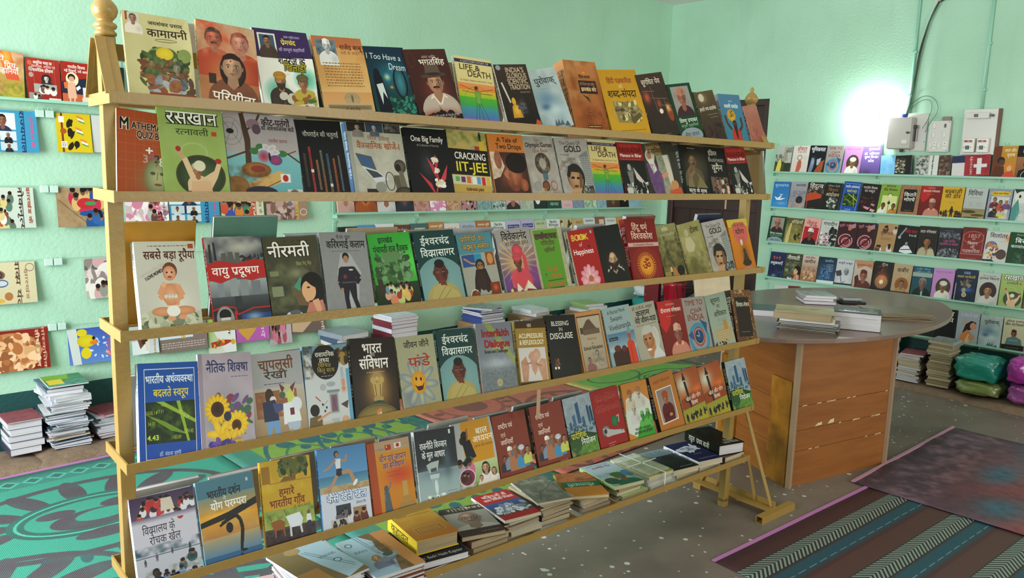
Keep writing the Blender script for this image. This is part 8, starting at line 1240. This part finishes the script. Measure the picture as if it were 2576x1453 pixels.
LED = mat('red_neon', 'ff1808', .3, emit=2.2); DR = mat('dark_red_lens', '601010', .25)
for x in (.02, .105):
    ub = obj('switch_unit', MB().box(x, x+.072, -.062, -.0302, -.14, -.045), SW, t, bevel=.004)
    obj('red_lens', MB().box(x+.008, x+.056, -.0645, -.0622, -.072, -.058), DR, ub); obj('neon', MB().box(x+.030, x+.040, -.0655, -.0646, -.069, -.061), LED, ub)
    obj('rocker', MB().box(x+.018, x+.042, -.066, -.0622, -.12, -.095), BK, ub, bevel=.002)
    for sx in (.008, .052): obj('screw', MB().tube([(x+sx, -.0635, -.105), (x+sx, -.0622, -.105)], .003, 8), BK, ub)
for i, (b, z0, lb) in enumerate(((.335, 1.90, 'mint painted conduit running up the wall above the fuse box'), (-.132, 1.917, 'mint painted conduit running up from the meter board'))):
    t = thing('conduit', lb, 'pipe', Matrix.Translation((AW-.011, b, z0)), 'wall conduits'); obj('pipe', MB().tube([(0, 0, 0), (0, 0, ZC-z0-.005)], .0095, 12), MINT, t, smooth=True)
    for z in (.12, .42, .78): obj('clamp', MB().box(-.012, .0105, -.016, .016, z, z+.012), MINT, t, bevel=.002)
CB = mat('cable_black', '1c201c', .5); CG = mat('cable_green', '2c5c40', .5)
def cable(label, pts, r, m):
    cu = bpy.data.curves.new('cable', 'CURVE'); cu.dimensions = '3D'; cu.bevel_depth = r; cu.bevel_resolution = 2
    sp = cu.splines.new('NURBS'); sp.points.add(len(pts)-1); sp.use_endpoint_u = True; sp.order_u = 3
    for p, q in zip(sp.points, pts): p.co = (*q, 1)
    dg = bpy.context.evaluated_depsgraph_get(); o0 = bpy.data.objects.new('tmp', cu); me = bpy.data.meshes.new_from_object(o0); bpy.data.objects.remove(o0)
    me.materials.clear(); me.materials.append(m); o = obj('cable', me, None, smooth=True); return tag(o, label, 'cable', 'loose wiring')
xw = AW-.03
main = [(xw, -.5, 2.78), (xw, .05, 2.70), (xw, .20, 2.655), (xw, .225, 2.61), (xw, .275, 2.45), (xw, .293, 2.30), (xw, .308, 2.13), (xw, .315, 2.0), (xw-.01, .34, 1.875)]
cable('thick black cable dropping from the ceiling corner to the fuse box', main, .006, CB)
cable('dark green cable twisted beside the thick black one', [(x-.006, b+.010*math.sin(z*9), z) for x, b, z in main[2:]], .0035, CG)
cable('thin grey wire beside the black cable to the fuse box', [(x-.008, b-.012*math.sin(z*8+1), z) for x, b, z in main[2:]], .0022, mat('cable_grey', '5c5c54', .5))
cable('larger green wire loop from the fuse box to the switch board', [(xw, .32, 1.96), (xw, .27, 2.01), (xw, .20, 2.02), (xw-.01, .14, 1.97), (xw-.01, .13, 1.90), (xw-.01, .18, 1.82), (xw-.01, .20, 1.77)], .0018, CG)
cable('smaller green wire loop hanging above the switch board', [(xw, .32, 1.93), (xw, .26, 1.99), (xw-.01, .19, 1.99), (xw-.02, .165, 1.93), (xw-.02, .19, 1.84), (xw-.02, .22, 1.79)], .0018, CG)
o = obj('junction_box', MB().tube([(AW-.03, .215, 2.655), (AW-.001, .215, 2.655)], .018, 16), WP, loc=(0, 0, 0)); tag(o, 'small round white junction box high on the right wall', 'junction box')
# bare LED bulb left of the fuse box
t = thing('light_bulb', 'lit white bulb on the right wall left of the fuse box', 'bulb', Matrix.Translation((AW, .575, 1.885)))
obj('holder', MB().lathe([(.032, 0), (.032, .012), (.018, .014), (.017, .045)], 20).mesh('holder', WP, True), None, t, rot=(0, -PI/2, 0))
obj('bulb_glass', MB().lathe([(.013, .045), (.017, .052), (.030, .075), (.0335, .092), (.031, .108), (.022, .121), (.0, .126)], 24).mesh('bulb', mat('lit_bulb', 'f4fcff', .3, emit=260), True), None, t, rot=(0, -PI/2, 0))
bpy.data.objects.remove(_to)
